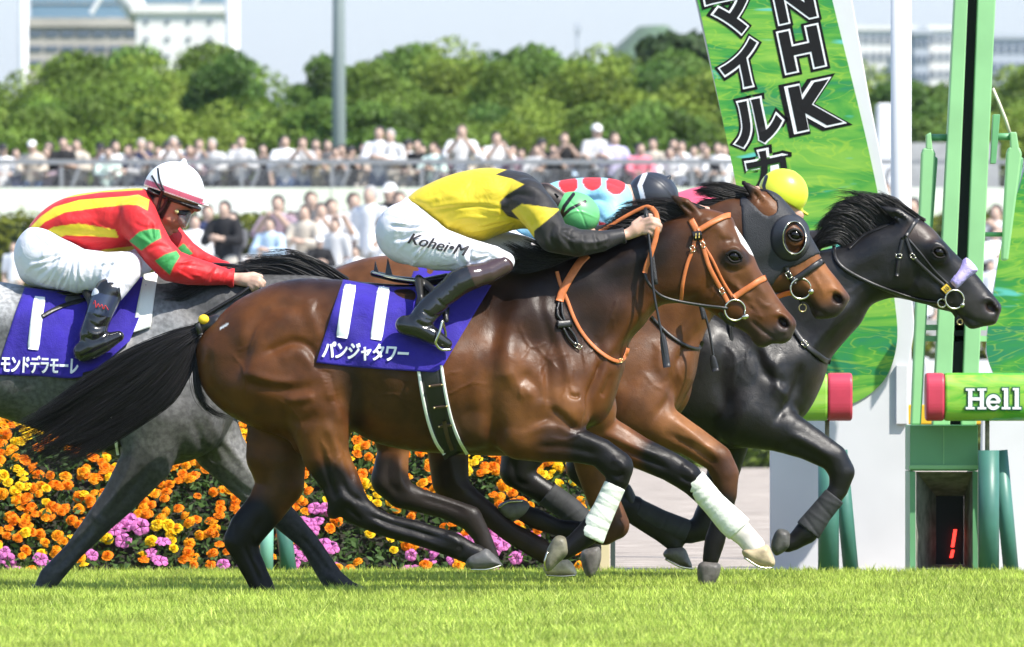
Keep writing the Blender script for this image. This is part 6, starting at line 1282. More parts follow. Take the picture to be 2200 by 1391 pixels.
hair(F_, 'mane', [[(745,600,0),(690,566,-10),(630,552,-12),(540,562,-4)],[(700,594,-6),(650,566,-16),(590,556,-18),(515,572,-8)],[(650,590,-8),(590,568,-20),(530,570,-22),(460,588,-10)],[(590,588,-10),(530,580,-24),(470,590,-26),(410,606,-14)]], 1300, 1.05, M_HAIR, t, 6, 7, 14, seed=31, lenv=.45, col=(.022,.022,.023))
hair(F_, 'mane_fall', [[(560,590,-20),(500,602,-48),(440,614,-60),(380,625,-66)],[(500,590,-20),(440,604,-56),(390,618,-66),(345,600,-66)],[(470,592,-20),(430,625,-66),(390,650,-76),(350,655,-80)]], 700, 1.1, M_HAIR, t, 7, 4, 12, seed=32, lenv=.5, col=(.022,.022,.023))
hair(F_, 'tail', [[(-262,690,0),(-320,710,0),(-420,780,0)],[(-258,700,0),(-300,760,0),(-380,860,0)]], 300, 1.4, M_HAIR, t, 9, 4, 10, seed=33)

# ================================================================== THE RIDERS
def skin_mat(name, c): return mat(name, c, .5, .35, var=.07, vscale=60, trans=.12, attr=True)
M_SKIN = skin_mat('skin', (.5,.27,.18))
M_SILK = mat('racing_silk', rough=.5, spec=.35, attr=True, bump=.08, bscale=70, sheen=.1, bump2=(11,.45))
M_BREECH = mat('white_breeches', (.70,.69,.745), .55, .35, bump=.10, bscale=60, bump2=(13,.55))
M_BOOT = mat('patent_boot', rough=.16, spec=.55, attr=True, bump=.14, bscale=34, coat=.25)
M_SHELL = mat('helmet_cover', rough=.35, spec=.45, attr=True, bump=.04, bscale=30)
M_VISOR = mat('goggle_lens', (.55,.55,.55), .05, .8, alpha=.35)
M_FRAME = mat('goggle_frame', (.012,.012,.013), .4, .5)
M_INK = mat('ink_print', (.02,.016,.02), .6)

def shrink(c, d): return [(x, z, q, max(5, r - d)) for x, z, q, r in c]
def mirror(c): return [(x, z, -q, r) for x, z, q, r in c]

def rider(R):
    fig = Fig(R['Y']); x0, x1, z0, z1 = R['box']; v = R.get('v', 2.7); box = (x0, x1, z0, z1, -190, 190)
    far_arm = R.get('far_arm') or mirror(R['arm']); far_leg = R.get('far_leg') or mirror(R['leg']); far_shin = R.get('far_shin') or mirror(R['shin']); far_foot = R.get('far_foot') or mirror(R['foot'])
    b = Field(*box, v)
    b.poly(R['torso'], [(x, z, w - 14, r) for x, z, w, r in R['tw']], sig=50, shr=7)
    for c in (R['arm'], far_arm): b.chain([(x, z, q, max(5, r - (10 if r > 24 else 6 if r > 16 else 3))) for x, z, q, r in c], 6)
    for c in (R['leg'], far_leg, R['shin'], far_shin, R['foot'], far_foot): b.chain(shrink(c, 9), 6)
    for c, k in R['head']:
        if isinstance(c, tuple): b.ell(c[0], c[1], c[2], k)
        else: b.chain(c, k)
    for c, k in R.get('cut', []): b.ell(c[0], c[1], c[2], k, True)
    for h in R['hands']:
        b.chain(h['palm'], 4, h.get('flat', 1.0))
        for fgr in h['fingers']: b.chain(fgr, 1.6)
    V, F = b.mesh(1); V, N = relief(V, F, R.get('face', []))
    body = fig.obj('person', V, F, M_SKIN, None, paint(V, R.get('skin', (.5,.27,.18)), R.get('skin_paint', [])))
    tag(body, R['label'], 'jockey', 'jockeys riding in the race')
    # silks
    s = Field(*box, v); s.poly(R['torso'], R['tw'], sig=50)
    s.chain(R['arm'][:-1] + [R['cuff']], 10); s.chain(far_arm[:-1] + [R.get('far_cuff') or (*R['cuff'][:2], -R['cuff'][2], R['cuff'][3])], 10)
    c = R['arm'][-1]; w_ = R['cut_wrist']
    for (wx, wz, dx, dz) in w_:
        X, Z, Q = s.grid((slice(None),) * 3); s.d = np.maximum(s.d, np.where(((X - wx) ** 2 + (Z - wz) ** 2 < 75 ** 2), (X - wx) * dx + (Z - wz) * dz, -60).astype(f32) + 0 * Q)
    for e in R.get('collar_cut', []): s.ell(e[0], e[1], e[2], 4, True)
    V, F = s.mesh(2); V, N = relief(V, F, [(p_, a_ * 1.3, w_2 * .9, *r_) for p_, a_, w_2, *r_ in R['folds']])
    sh = fig.obj('silks', V, F, M_SILK, body, paint(V, R['silk'], R['silk_paint']))
    # breeches
    p = Field(*box, v); p.ell((R['leg'][0][0], R['leg'][0][1], 0), (R['leg'][0][3], R['leg'][0][3], 84), 20, 10)
    if 'seat' in R: p.poly(R['seat'], [(R['leg'][0][0], R['leg'][0][1], 82, 50)], k=8)
    p.chain(R['leg'], 14).chain(far_leg, 14)
    if R.get('white_shin', 0): p.chain(R['shin'], 6).chain(far_shin, 6)
    V, F = p.mesh(2); V, N = relief(V, F, [(p_, a_ * 1.6, w_2 * .85, *r_) for p_, a_, w_2, *r_ in R['bfolds']]); br_ = fig.obj('breeches', V, F, R.get('bmat', M_BREECH), body)
    Hb = Height(p); m_ = V[:, 2] < 0; gi_ = np.clip(((V[m_, 0] - p.o[0]) / p.v + .5).astype(int), 0, Hb.h.shape[0] - 1); gj_ = np.clip(((V[m_, 1] - p.o[1]) / p.v + .5).astype(int), 0, Hb.h.shape[1] - 1)
    ras = np.full(Hb.h.shape, 1e3, f32); np.minimum.at(ras, (gi_, gj_), V[m_, 2]); ras = np.minimum.reduce([np.roll(ras, (u_, w__), (0, 1)) for u_ in (-1, 0, 1) for w__ in (-1, 0, 1)])
    Hb.h = box_blur(np.where(ras < 900, ras, Hb.h).astype(f32), 1)
    for sh_, ft, nm in ((R['shin'], R['foot'], 'boot'), (far_shin, far_foot, 'boot')):
        k = Field(*box, v)
        if not R.get('white_shin', 0): k.chain(sh_, 6)
        k.chain(R['boot_near'] if sh_ is R['shin'] else mirror(R['boot_near']), 8); k.chain(ft, 8)
        qa = ft[-1][2]
        k.chain([(x, z + r * .55, qa, r * .45) for x, z, q, r in ft], 2)
        V, F = k.mesh(1); V, N = relief(V, F, R['boot_folds'])
        fig.obj(nm, V, F, M_BOOT, body, paint(V, (.012,.012,.013), R['boot_paint']))
    # helmet
    hc, hr, ha, cutp = R['helmet']
    k = Field(hc[0] - 95, hc[0] + 95, hc[1] - 95, hc[1] + 95, -90, 90, 1.7).ell(hc, hr, ha, 0)
    X, Z, Q = k.grid((slice(None),) * 3)
    if cutp: (ax, az), (bx, bz) = cutp; L = math.hypot(bx - ax, bz - az); k.d = np.maximum(k.d, (((Z - az) * (bx - ax) - (X - ax) * (bz - az)) / L + 0 * Q).astype(f32))
    for c_ in R.get('peak', []): k.chain(c_, 5, 2.6)
    V, F = k.mesh(1); V, N = relief(V, F, R.get('helmet_relief', []))
    hel = fig.obj('helmet', V, F, M_SHELL, body, paint(V, R['helmet_col'], R.get('helmet_paint', [])))
    Hh = Height(k)
    return fig, body, Hb, Hh, hel, sh

def fan(cx, cz, a0, a1, r0, r1, n, seed, amp=2.6):
    """tight cloth creases running out from a joint"""
    g = np.random.default_rng(seed); out = []
    for i in range(n):
        a = math.radians(a0 + (a1 - a0) * (i + .5) / n + g.normal(0, 2)); b = a + g.normal(0, .10); s0, s1 = r0 * g.uniform(.8, 1.3), r1 * g.uniform(.7, 1.15)
        pts = [(cx + math.cos(a + (b - a) * t) * (s0 + (s1 - s0) * t), cz + math.sin(a + (b - a) * t) * (s0 + (s1 - s0) * t)) for t in (0, .35, .7, 1)]
        out.append((pts, amp * (-1 if i % 2 else .9) * g.uniform(.6, 1.2), g.uniform(3.0, 4.6)))
    return out

# ---- rider of number 11
J1 = dict(Y=0.0, box=(790, 1440, 345, 775), label='jockey in yellow silks with black shoulders crouched low under a green cap',
    torso=[(876,432),(884,418),(909,401),(956,380),(1002,367),(1045,361),(1089,365),(1132,373),(1162,394),(1184,418),(1198,442),(1192,468),(1160,495),(1121,492),(1074,504),(1038,518),(995,512),(959,500),(934,486),(902,462)],
    tw=[(895,430,62,46),(1000,430,80,62),(1090,430,92,62),(1150,430,88,50),(1185,440,60,40),(960,490,66,40)],
    arm=[(1132,430,-72,44),(1160,462,-98,41),(1188,510,-112,35),(1240,524,-100,30),(1290,520,-82,23),(1332,508,-62,15),(1350,504,-54,13)], cuff=(1340,507,-58,18), cut_wrist=[(1342,506,.97,-.2)],
    far_arm=[(1132,430,72,44),(1165,465,98,40),(1200,510,110,33),(1290,505,75,22),(1340,490,50,15),(1352,486,46,13)], far_cuff=(1345,489,48,17),
    leg=[(872,500,-30,63),(905,520,-52,56),(940,536,-66,47),(1000,549,-84,37),(1058,556,-100,27),(1084,564,-106,22)], seat=[(874,424),(905,455),(945,488),(1000,512),(980,560),(900,570),(848,560),(828,525),(834,490),(852,455)],
    far_leg=[(872,500,30,63),(905,510,52,56),(960,520,70,46),(1050,522,90,35),(1120,532,100,28),(1170,545,104,22)],
    far_shin=[(1165,552,106,23),(1080,590,120,25),(985,612,130,25)],
    shin=[(1080,572,-112,23),(1050,588,-124,24),(1000,600,-134,26),(985,608,-140,26)], boot_near=[(1012,598,-134,26),(985,612,-140,27),(948,642,-148,26),(918,672,-152,27),(905,692,-154,27)], foot=[(872,700,-158,21),(900,706,-160,23),(930,722,-162,19),(962,740,-162,11)], far_foot=[(872,700,150,21),(900,706,150,23),(930,722,150,19),(962,740,150,11)],
    head=[(((1232,462,0),(46,38,36),25),4),([(1170,425,0,32),(1205,445,0,30),(1225,458,0,30)],6),([(1240,480,0,28),(1262,500,0,18)],6)],
    hands=[dict(palm=[(1348,505,-54,12),(1366,496,-56,15),(1384,487,-56,14)], flat=.85, fingers=[[(1382,478,-58,7.5),(1398,473,-66,7.2),(1412,477,-66,6.6),(1414,488,-56,6.2)],[(1384,485,-60,7.5),(1402,481,-70,7.2),(1416,487,-68,6.6),(1414,497,-56,6.2)],[(1384,493,-60,7.2),(1400,491,-70,7),(1412,496,-68,6.4),(1408,504,-56,6)],[(1380,500,-58,6.6),(1394,500,-68,6.4),(1403,505,-66,6),(1398,511,-56,5.6)],[(1362,484,-50,8),(1378,472,-46,7.4),(1394,466,-46,6.6),(1404,468,-48,6)]]),
           dict(palm=[(1350,486,46,12),(1372,480,44,15)], fingers=[[(1378,474,46,7),(1396,474,48,7),(1400,486,44,6)],[(1378,482,48,7),(1394,484,50,7),(1396,494,44,6)]])],
    skin=(.56,.34,.25), skin_paint=[('line',[(1170,415),(1195,432)],18,30,(.02,.014,.012))],
    silk=(.66,.50,.030), silk_paint=[('poly',[(1064,377),(1100,360),(1150,365),(1215,420),(1215,452),(1183,450),(1121,441),(1099,455),(1116,474),(1090,466),(1076,450),(1074,436),(1090,420),(1126,399),(1100,386)],(.02,.018,.018),2),('poly',[(1187,466),(1225,430),(1420,430),(1420,620),(1150,620),(1147,499),(1166,484)],(.02,.018,.018),2,-200,200)],
    folds=fan(1125,470, 120, 200, 20, 110, 9, 5, 2.0) + fan(1192,500, -30, 60, 12, 70, 7, 6, 2.0) + [([(905,460),(960,450),(1030,445),(1075,452)],-3,5),([(905,455),(960,442),(1030,437),(1080,445)],2,6),([(960,500),(965,485),(990,470),(1040,468)],3,6),([(940,486),(955,470),(975,455)],-2.5,6),([(975,505),(1000,490),(1040,490)],-2.5,6),([(1040,515),(1080,492),(1120,485)],-3,6),([(900,440),(930,430),(950,428)],2,6),([(960,420),(1000,430),(1040,420)],1.6,8),([(1000,400),(1050,396),(1090,400)],-1.6,9),
           ([(1078,432),(1110,420),(1150,425)],-5,7),([(1076,450),(1090,468),(1118,478)],-6,6),([(1120,400),(1150,410),(1185,430)],3,7),([(1190,480),(1180,510),(1195,540)],-4,6,-200,0),([(1205,478),(1200,510),(1212,545)],3,6,-200,0),([(1225,490),(1222,520),(1228,548)],-3.4,6,-200,0),([(1250,500),(1250,520),(1256,545)],2.4,6,-200,0),([(1275,500),(1280,520),(1284,540)],-2.4,5,-200,0),([(1300,500),(1305,520)],1.8,5,-200,0),([(1230,520),(1270,524),(1310,515)],3,5,-200,0),([(1120,450),(1140,470),(1150,492)],-2,6,-200,0)],
    bfolds=fan(950,490, 120, 200, 20, 105, 13, 1) + fan(1075,545, 110, 190, 18, 75, 9, 2, 2.2) + [([(876,430),(905,462),(945,492)],-3,4),([(890,440),(880,470),(850,500)],2.2,5),([(900,455),(880,490),(845,525)],-2.4,5),([(915,468),(890,505),(850,545)],2.2,5),([(930,480),(915,500),(890,515)],-2.5,5),([(990,520),(985,550),(1000,580)],-3,5,-200,0),([(1000,520),(998,550),(1012,578)],2.6,5,-200,0),([(1015,525),(1010,552),(1022,572)],-2.6,4,-200,0),([(1040,530),(1055,545),(1085,560)],2,5,-200,0),([(1050,525),(1070,540),(1095,552)],-2,4,-200,0),([(860,470),(850,500),(852,540)],1.8,8),([(900,575),(950,578),(990,572)],-2,5)],
    boot_folds=[([(935,640),(960,660),(985,650)],-2.5,3),([(905,665),(930,682),(955,672)],-3,3.4),([(895,680),(920,695),(950,684)],2.4,3.4),([(890,690),(915,703),(950,700)],-2.6,3),([(950,614),(975,640),(988,648)],-.7,2),([(968,606),(992,630),(1000,634)],.7,2)],
    boot_paint=[('poly',[(1003,570),(1120,545),(1120,620),(1038,640),(1020,612)],(.055,.032,.034),2),('line',[(850,722),(975,758)],6,9,(.03,.027,.02))],
    helmet=((1237,458,0),(53,45,46),22,None), helmet_col=(.14,.50,.18), helmet_paint=[('line',[(1200,476),(1212,445),(1232,418)],3.5,4.5,(.014,.014,.014)),('line',[(1201,473),(1225,450),(1257,434)],3,4,(.014,.014,.014)),('line',[(1188,450),(1205,495)],8,9.5,(.016,.016,.016))],
    helmet_relief=[([(1205,470),(1240,455),(1285,470)],1.4,2.4),([(1215,425),(1245,455),(1262,495)],-1.2,2)])
FJ1, b1, Hb1, Hh1, hel1, sh1 = rider(J1)
bre1 = [c for c in b1.children if c.name.startswith('breeches')][0]
for k_, (dx_, dz_) in enumerate(((-.8, -.4), (.8, .4))): text_on(FJ1, 'lettering', 'Kohei•M', (943 + dx_, 528 + dz_), 130, 23, Hb1, 3.0 + .3 * k_, M_INK, bre1, (.975, .22), (.25, -.97), 0.0, .3)
tubes(FJ1, 'cap_tie', [[(1186,430,-20),(1192,418,-26),(1200,424,-30)],[(1188,432,-20),(1180,420,-24)]], 1.6, M_SHELL, hel1)
# stirrup: iron and leather
st = ribbon(FJ1, 'stirrup', H11s, [(958,640),(962,665),(958,690)], 9, 8, M_BLACKL, r11, 4)
tubes(FJ1, 'stirrup_iron', [[(952,690,-184),(946,715,-188),(938,738,-186),(950,752,-178),(970,752,-170)],[(952,690,-184),(958,715,-160),(962,745,-150),(970,752,-160)]], 3, M_STEEL, st)
ribbon(FJ1, 'stirrup_flap', H11s, [(925,618),(916,650),(912,690)], 42, 10, M_BLACKL, st, 4)

# ---- rider of the grey
JD = dict(Y=0.78, box=(20, 590, 335, 800), label='jockey in red and yellow striped silks with green sleeve bands and a white helmet',
    torso=[(62,496),(70,476),(90,455),(119,435),(162,419),(216,411),(262,407),(302,405),(320,412),(338,438),(348,470),(340,502),(312,528),(295,533),(252,549),(210,548),(173,541),(125,534),(92,520)],
    tw=[(85,490,64,46),(170,470,82,62),(260,460,90,60),(320,450,80,46),(200,535,66,40)],
    arm=[(296,468,-72,46),(316,500,-94,40),(342,540,-106,36),(372,572,-108,35),(410,583,-98,31),(450,590,-82,25),(492,597,-62,17),(510,600,-56,13)], cuff=(500,598,-58,21), cut_wrist=[(505,600,1,.05)],
    far_arm=[(310,465,72,42),(350,500,92,34),(392,540,100,28),(430,560,84,21),(470,573,60,16),(500,584,40,13)], far_cuff=(480,577,52,17),
    leg=[(92,545,-30,58),(120,565,-50,56),(170,583,-76,48),(230,585,-94,42),(266,578,-104,36),(280,572,-106,30)], seat=[(62,493),(90,505),(140,532),(230,536),(240,600),(180,625),(95,622),(50,605),(35,572),(38,535)],
    far_leg=[(92,545,30,58),(120,565,50,56),(170,575,76,48),(240,570,90,40),(295,565,100,30)],
    shin=[(278,585,-110,30),(262,602,-126,32),(246,625,-138,30),(232,640,-144,29)], boot_near=[(240,630,-142,31),(226,662,-148,30),(214,694,-152,28),(206,722,-154,30)], foot=[(186,756,-158,22),(205,748,-160,25),(230,738,-162,21),(262,724,-162,12)],
    white_shin=1,
    head=[(((374,420,0),(56,56,44),19),4),(((362,452,0),(40,44,34),-30),8),([(345,462,0,26),(352,486,0,20),(362,496,0,11)],6),([(330,440,0,34),(310,448,0,36)],8),([(398,458,0,9),(396,474,0,6),(393,483,0,6)],5),([(374,490,0,9),(378,496,0,5)],4),(((400,452,0),(16,8,26),-60),6),(((342,436,-33),(10,15,5),-15),2),(((342,436,33),(10,15,5),-15),2),(((366,470,-24),(13,13,10),0),6)],
    cut=[(((341,435,-39),(5,9,4),-15),2)],
    face=[([(366,497),(374,492),(382,490)],-2.2,2),([(362,482),(368,490),(366,500)],-1.2,2.4),([(385,482),(380,478),(376,482)],-1.4,2.4),([(352,470),(372,476),(384,470)],1.4,4)],
    hands=[dict(palm=[(508,600,-56,13),(526,602,-60,15),(544,606,-62,13)], flat=.8, fingers=[[(544,598,-64,7),(558,600,-70,6.6),(568,608,-68,6),(566,618,-58,5.6)],[(546,604,-68,7),(558,607,-74,6.6),(564,615,-70,6),(558,621,-60,5.6)],[(544,610,-68,6.6),(554,614,-74,6.2),(557,620,-68,5.8),(550,624,-58,5.4)],[(538,614,-66,6.2),(546,619,-70,5.8),(546,624,-64,5.4)],[(528,594,-56,7),(546,591,-54,6.4),(562,596,-54,5.8)]]),
           dict(palm=[(500,584,40,12),(522,590,36,14)], fingers=[[(528,588,36,7),(542,594,32,6.5),(540,602,26,6)]])],
    skin=(.44,.185,.115), skin_paint=[('line',[(505,600),(570,612)],30,50,(.55,.36,.27)),('poly',[(318,405),(336,400),(352,418),(330,462),(322,466),(312,440)],(.02,.016,.014),2),('poly',[(340,455),(356,428),(372,432),(352,470),(338,495),(333,480)],(.02,.016,.014),3,-200,-28),('line',[(342,436)],9,15,(.50,.22,.14),-200,-30),('line',[(356,505)],4,12,(.3,.2,.15))],
    silk=(.62,.022,.026), silk_paint=[('line',[(140,421),(216,409),(304,404)],5,6,(.72,.56,.03)),('poly',[(60,499),(68,488),(90,466),(119,446),(173,431),(280,423),(300,420),(324,431),(322,455),(300,443),(280,442),(216,448),(144,458),(100,478),(78,498)],(.72,.56,.03),1.5),
          ('poly',[(90,504),(119,489),(173,482),(252,495),(258,513),(201,509),(144,507),(108,521)],(.72,.56,.03),1.5),('line',[(222,543),(286,535)],4.5,5.5,(.72,.56,.03)),
          ('poly',[(282,520),(306,500),(330,494),(348,496),(352,514),(330,526),(309,541)],(.05,.30,.08),1.5,-200,-20),('poly',[(338,563),(360,549),(384,541),(392,553),(380,572),(370,593)],(.05,.30,.08),1.5,-200,-20),('poly',[(372,538),(392,522),(412,544),(394,554)],(.05,.30,.08),1.5,20,200)],
    folds=fan(290,510, 150, 205, 25, 120, 8, 7, 1.9) + fan(372,572, -10, 40, 14, 80, 7, 8, 2.2) + fan(340,530, 200, 290, 10, 50, 6, 9, 2.0) + [([(262,440),(258,475),(262,510)],-4,6),([(265,440),(290,430),(318,440)],-3,5),([(300,455),(330,475),(345,500)],2.4,6,-200,-20),([(290,480),(318,492),(350,490)],-2,5,-200,-20),([(110,525),(140,512),(200,514)],2.6,6),([(170,540),(200,530),(260,530)],-2.5,6),([(150,470),(190,462),(240,464)],-1.6,8),([(320,540),(350,530),(375,540)],-2.2,5,-200,-20),([(355,590),(365,570),(380,555)],-2.6,5,-200,-20),([(385,600),(395,580),(410,560)],2,5,-200,-20),([(440,610),(450,590),(465,572)],2.4,4,-200,-20),([(455,610),(462,592),(470,575)],-3,4,-200,-20),([(470,610),(478,594),(485,580)],2.4,4,-200,-20),([(485,612),(490,598),(496,585)],-2,3,-200,-20),([(400,575),(440,585),(480,590)],1.6,5,-200,-20)],
    bfolds=fan(165,540, 75, 165, 22, 105, 14, 3) + fan(280,560, 90, 175, 20, 80, 9, 4, 2.2) + [([(66,498),(110,530),(175,545)],-3,4),([(110,535),(90,560),(60,580)],2.2,5),([(125,540),(110,575),(80,600)],-2.2,5),([(140,545),(130,580),(110,612)],2,5),([(160,548),(155,585),(140,615)],-1.8,5),([(180,552),(178,590),(170,615)],1.6,5),([(210,552),(205,590),(205,618)],-1.8,5),([(240,550),(228,580),(220,612)],2.4,4,-200,0),([(250,560),(235,590),(225,612)],-2.6,4,-200,0),([(285,560),(270,590),(268,610)],-1.6,4,-200,0)],
    boot_folds=[([(196,690),(218,704),(240,698)],-3,3.4),([(192,706),(214,720),(240,708)],2.6,3.2),([(190,724),(212,732),(245,716)],-2.6,3),([(200,675),(222,684),(242,678)],-2,3)],
    boot_paint=[('poly',[(200,628),(262,640),(255,686),(196,672)],(.035,.045,.085),2),('line',[(176,782),(262,738)],5,8,(.03,.03,.03))],
    helmet=((373,413,0),(66,66,60),19,((308,399),(436,443))), helmet_col=(.80,.80,.82), peak=[[(436,440,-20,3.2),(447,442,-12,2.2)],[(395,350,0,7),(395,347,0,6)]],
    helmet_paint=[('line',[(311,391),(437,435)],5.2,6.2,(.50,.10,.16))], helmet_relief=[([(394,350),(394,390),(388,425)],1.3,2),([(340,385),(375,372),(395,378)],-.8,2)])
FJD, bD, HbD, HhD, helD, shD = rider(JD)
pd_ = Field(300, 445, 385, 470, -60, 60, 2.4).poly([(318,403),(350,414),(400,432),(432,446),(424,456),(400,448),(372,440),(345,430),(322,420)], [(370,430,58,14)]); v, ff = pd_.mesh(1); FJD.obj('helmet_lining', v, ff, M_FRAME, helD)
for a_ in ([(327,378),(338,396),(350,412)],[(340,362),(345,388),(354,410)]): ribbon(FJD, 'goggle_strap', HhD, a_, 4, .5, M_FRAME, helD, 2)
ribbon(FJD, 'chin_strap', None, [(352,412,-58),(346,430,-46),(340,455,-40),(335,478,-32),(338,492,-20)], 7, 0, M_FRAME, helD, 2)
ribbon(FJD, 'chin_strap', None, [(362,426,-56),(352,448,-46),(338,464,-40)], 7, 0, M_FRAME, helD, 2)
gg = Field(365, 425, 430, 500, -45, 45, 2.2).poly([(368,440),(385,444),(412,452),(404,476),(396,474),(380,468),(370,455)], [(390,455,38,14)]); v, ff = gg.mesh(1); g_ = FJD.obj('goggles', v, ff, M_FRAME, bD)
vz = Field(365, 430, 440, 500, -45, 45, 2.2).poly([(384,455),(412,452),(402,486),(392,490),(378,474)], [(395,468,36,12)]); v, ff = vz.mesh(1); FJD.obj('lens', v, ff, M_VISOR, g_)
tubes(FJD, 'goggle_button', [[(381,456,-42),(381,456,-37)]], 4.5, mat('goggle_disc', (.5,.48,.2), .5), g_, 12)
tubes(FJD, 'script', [[(209,656,-180),(213,648,-181),(215,664,-181),(219,654,-181),(223,662,-181),(227,656,-181),(231,667,-180),(234,658,-180),(241,668,-178)]], .9, mat('red_thread', (.6,.03,.03), .6), [c for c in bD.children if c.name.startswith('boot')][0], 5)

# ---- rider of the hooded bay (blue with red spots) and of the black (pink and black)
def back_rider(dx, dz, **kw):
    sh = lambda c: [(p[0] + dx, p[1] + dz, *p[2:]) for p in c]
    R = dict(J1); R.update(torso=sh(J1['torso']), tw=sh(J1['tw']), arm=sh(J1['arm']), far_arm=sh(J1['far_arm'][:-2]), leg=sh(J1['leg']), far_leg=mirror(sh(J1['leg'])), far_shin=mirror(sh(J1['shin'])), shin=sh(J1['shin']), boot_near=sh(J1['boot_near']), foot=sh(J1['foot']), far_foot=mirror(sh(J1['foot'])), seat=sh(J1['seat']),
        cuff=(J1['cuff'][0] + dx, J1['cuff'][1] + dz, *J1['cuff'][2:]), far_cuff=(J1['far_cuff'][0] + dx, J1['far_cuff'][1] + dz, *J1['far_cuff'][2:]), cut_wrist=[(J1['cut_wrist'][0][0] + dx, J1['cut_wrist'][0][1] + dz, .97, -.2)],
        hands=[dict(h, palm=sh(h['palm']), fingers=[sh(f_) for f_ in h['fingers']]) for h in J1['hands']], folds=[(sh(s[0]), *s[1:]) for s in J1['folds']], bfolds=[(sh(s[0]), *s[1:]) for s in J1['bfolds']], boot_folds=[], boot_paint=[],
        box=(J1['box'][0] + dx, J1['box'][1] + dx + 20, J1['box'][2] + dz, J1['box'][3] + dz), v=3.4, skin_paint=[], helmet_relief=[], helmet_paint=[])
    R.update(kw); return R
red = (.60,.03,.035)
J2 = back_rider(158, 10, Y=1.55, label='jockey in pale blue silks with red spots under a dark helmet',
    torso=[(1040,470),(1060,440),(1110,415),(1172,398),(1204,388),(1258,382),(1312,384),(1345,396),(1362,425),(1352,465),(1310,500),(1240,515),(1150,522),(1090,510)],
    tw=[(1060,450,60,46),(1170,450,80,60),(1270,440,92,62),(1330,440,80,46)], arm=[(1300,440,-70,42),(1312,475,-94,38),(1330,512,-100,33),(1400,500,-84,28),(1460,470,-62,18),(1476,464,-56,13)],
    cuff=(1466,468,-58,18), cut_wrist=[(1468,468,.97,-.2)], hands=[dict(palm=[(1476,464,-56,12),(1500,455,-56,14)], fingers=[[(1504,450,-58,7),(1518,452,-64,7),(1520,464,-56,6)]])],
    head=[(((1398,425,0),(46,40,36),20),4),([(1335,425,0,30),(1370,428,0,30)],6),([(1405,450,0,26),(1425,468,0,16)],6)], silk=(.28,.58,.72),
    silk_paint=[('line',[(1221,397)],20,21,red),('line',[(1272,391)],20,21,red),('line',[(1322,399)],21,22,red),('line',[(1180,420)],17,18,red),('line',[(1240,450)],18,19,red),('poly',[(1285,478),(1320,488),(1345,470),(1520,440),(1520,560),(1280,560)],red,2)],
    helmet=((1404,419,0),(55,48,47),18,None), helmet_col=(.030,.033,.042), helmet_paint=[('line',[(1386,372),(1374,400),(1384,440)],4.5,5.5,(.7,.7,.72))], helmet_relief=[([(1390,380),(1420,395),(1450,430)],1.2,2.4),([(1400,372),(1440,390),(1462,420)],-1.2,2.4)],
    peak=[[(1438,381,-4,4),(1439,380,-4,3.4)]])
FJ2, b2, Hb2, Hh2, hel2, sh2 = rider(J2)
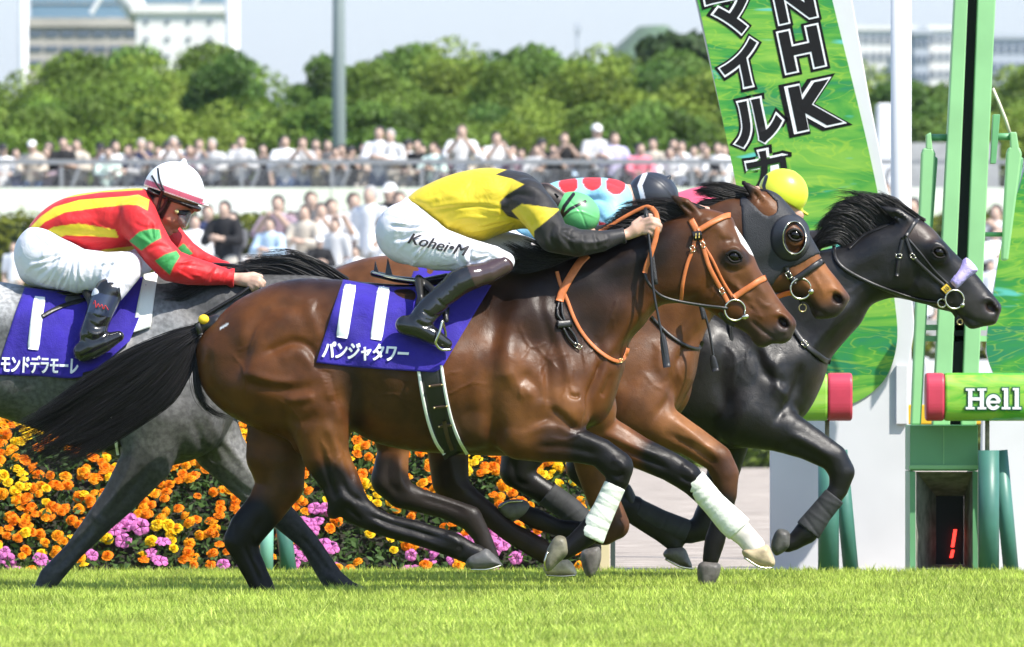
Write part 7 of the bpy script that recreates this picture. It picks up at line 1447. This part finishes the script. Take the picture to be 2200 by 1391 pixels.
J3 = back_rider(450, 20, Y=2.75, label='jockey in pink and black silks under a bright yellow helmet beside the black horse',
    torso=[(1340,480),(1360,455),(1410,428),(1462,412),(1500,402),(1545,397),(1590,402),(1625,415),(1645,440),(1635,480),(1590,510),(1520,525),(1430,530),(1380,515)],
    tw=[(1360,460,60,46),(1470,455,80,60),(1570,450,92,62),(1620,450,80,46)], arm=[(1590,450,-70,42),(1605,485,-94,38),(1625,522,-100,33),(1640,548,-90,28),(1668,560,-70,18),(1682,564,-60,13)],
    cuff=(1672,562,-64,18), cut_wrist=[(1674,562,.97,.2)], hands=[dict(palm=[(1682,564,-58,12),(1698,572,-56,14)], fingers=[[(1700,570,-58,7),(1708,578,-62,7),(1704,588,-56,6)]])],
    head=[(((1680,425,0),(46,40,36),20),4),([(1625,430,0,30),(1660,432,0,30)],6),([(1690,450,0,26),(1712,462,0,16)],6)], silk=(.70,.10,.17),
    silk_paint=[('poly',[(1575,392),(1640,400),(1640,420),(1565,412)],(.03,.028,.032),2),('poly',[(1545,412),(1640,426),(1640,440),(1550,428)],(.03,.028,.032),2),('line',[(1420,440),(1480,450),(1560,470)],10,11,(.03,.028,.032)),('poly',[(1590,470),(1700,440),(1800,440),(1800,580),(1590,580)],(.03,.028,.032),2)],
    helmet=((1683,414,0),(54,51,46),24,((1615,394),(1737,464))), helmet_col=(.66,.74,.045), helmet_paint=[('line',[(1646,380),(1640,400),(1644,424)],3.2,4.2,(.02,.02,.02))], peak=[[(1716,450,0,4),(1734,461,0,3)],[(1704,373,0,4),(1705,372,0,3)]])
FJ3, b3, Hb3, Hh3, hel3, sh3 = rider(J3)

# ---- whips
def whip(fig, pts, grip, label):
    n = len(pts); w = tubes(fig, 'riding_whip', [pts], 3.0, M_BLACKL, None, 8, (1.1, .75))
    tag(w, label, 'whip', 'whips carried by the jockeys')
    a, b = grip; A = np.array(pts[0], float); B = np.array(pts[-1], float)
    tubes(fig, 'grip', [[tuple(A + (B - A) * a), tuple(A + (B - A) * (a + b) / 2 + np.array([0, 0, -.5])), tuple(A + (B - A) * b)]], 5.2, mat('whip_grip', (.02,.02,.022), .7, bump=.5, bscale=120) if 'whip_grip' not in bpy.data.materials else bpy.data.materials['whip_grip'], w, 10)
    f_ = [(A + (B - A) * u) for u in (.78, .85, 1.0)]
    ribbon(fig, 'flap', None, [tuple(p) for p in f_], [6, 12, 15, 16, 16], 0, M_BLACKL, w, 4); return w
whip(FJ1, [(1386,448,-52),(1396,540,-80),(1402,620,-92),(1416,700,-100),(1431,790,-104)], (.02,.48), 'black riding whip hanging beside the neck of horse number 11')
whip(FJ2, [(1500,640,-100),(1520,705,-104),(1535,798,-106)], (.0,.3), 'short black whip end hanging between two horses behind the nose of horse 11')
whip(FJ3, [(1565,600,-96),(1569,700,-100),(1573,820,-100),(1573,930,-100)], (.3,.62), 'long grey whip hanging in front of the black horse shoulder')

# ---- summer haze: one closed box of thin air round everything
M_HAZE = bpy.data.materials.new('haze'); M_HAZE.use_nodes = True; _n = M_HAZE.node_tree.nodes; _n.remove(_n['Principled BSDF'])
pv = _n.new('ShaderNodeVolumePrincipled'); pv.inputs['Color'].default_value = (.86,.92,1,1); pv.inputs['Density'].default_value = .00008; pv.inputs['Anisotropy'].default_value = .2
M_HAZE.node_tree.links.new(pv.outputs[0], _n['Material Output'].inputs['Volume'])
tag(MB().box((-3100, -320, -1.1), (3100, 5050, 135)).build('haze', M_HAZE), kind='stuff')
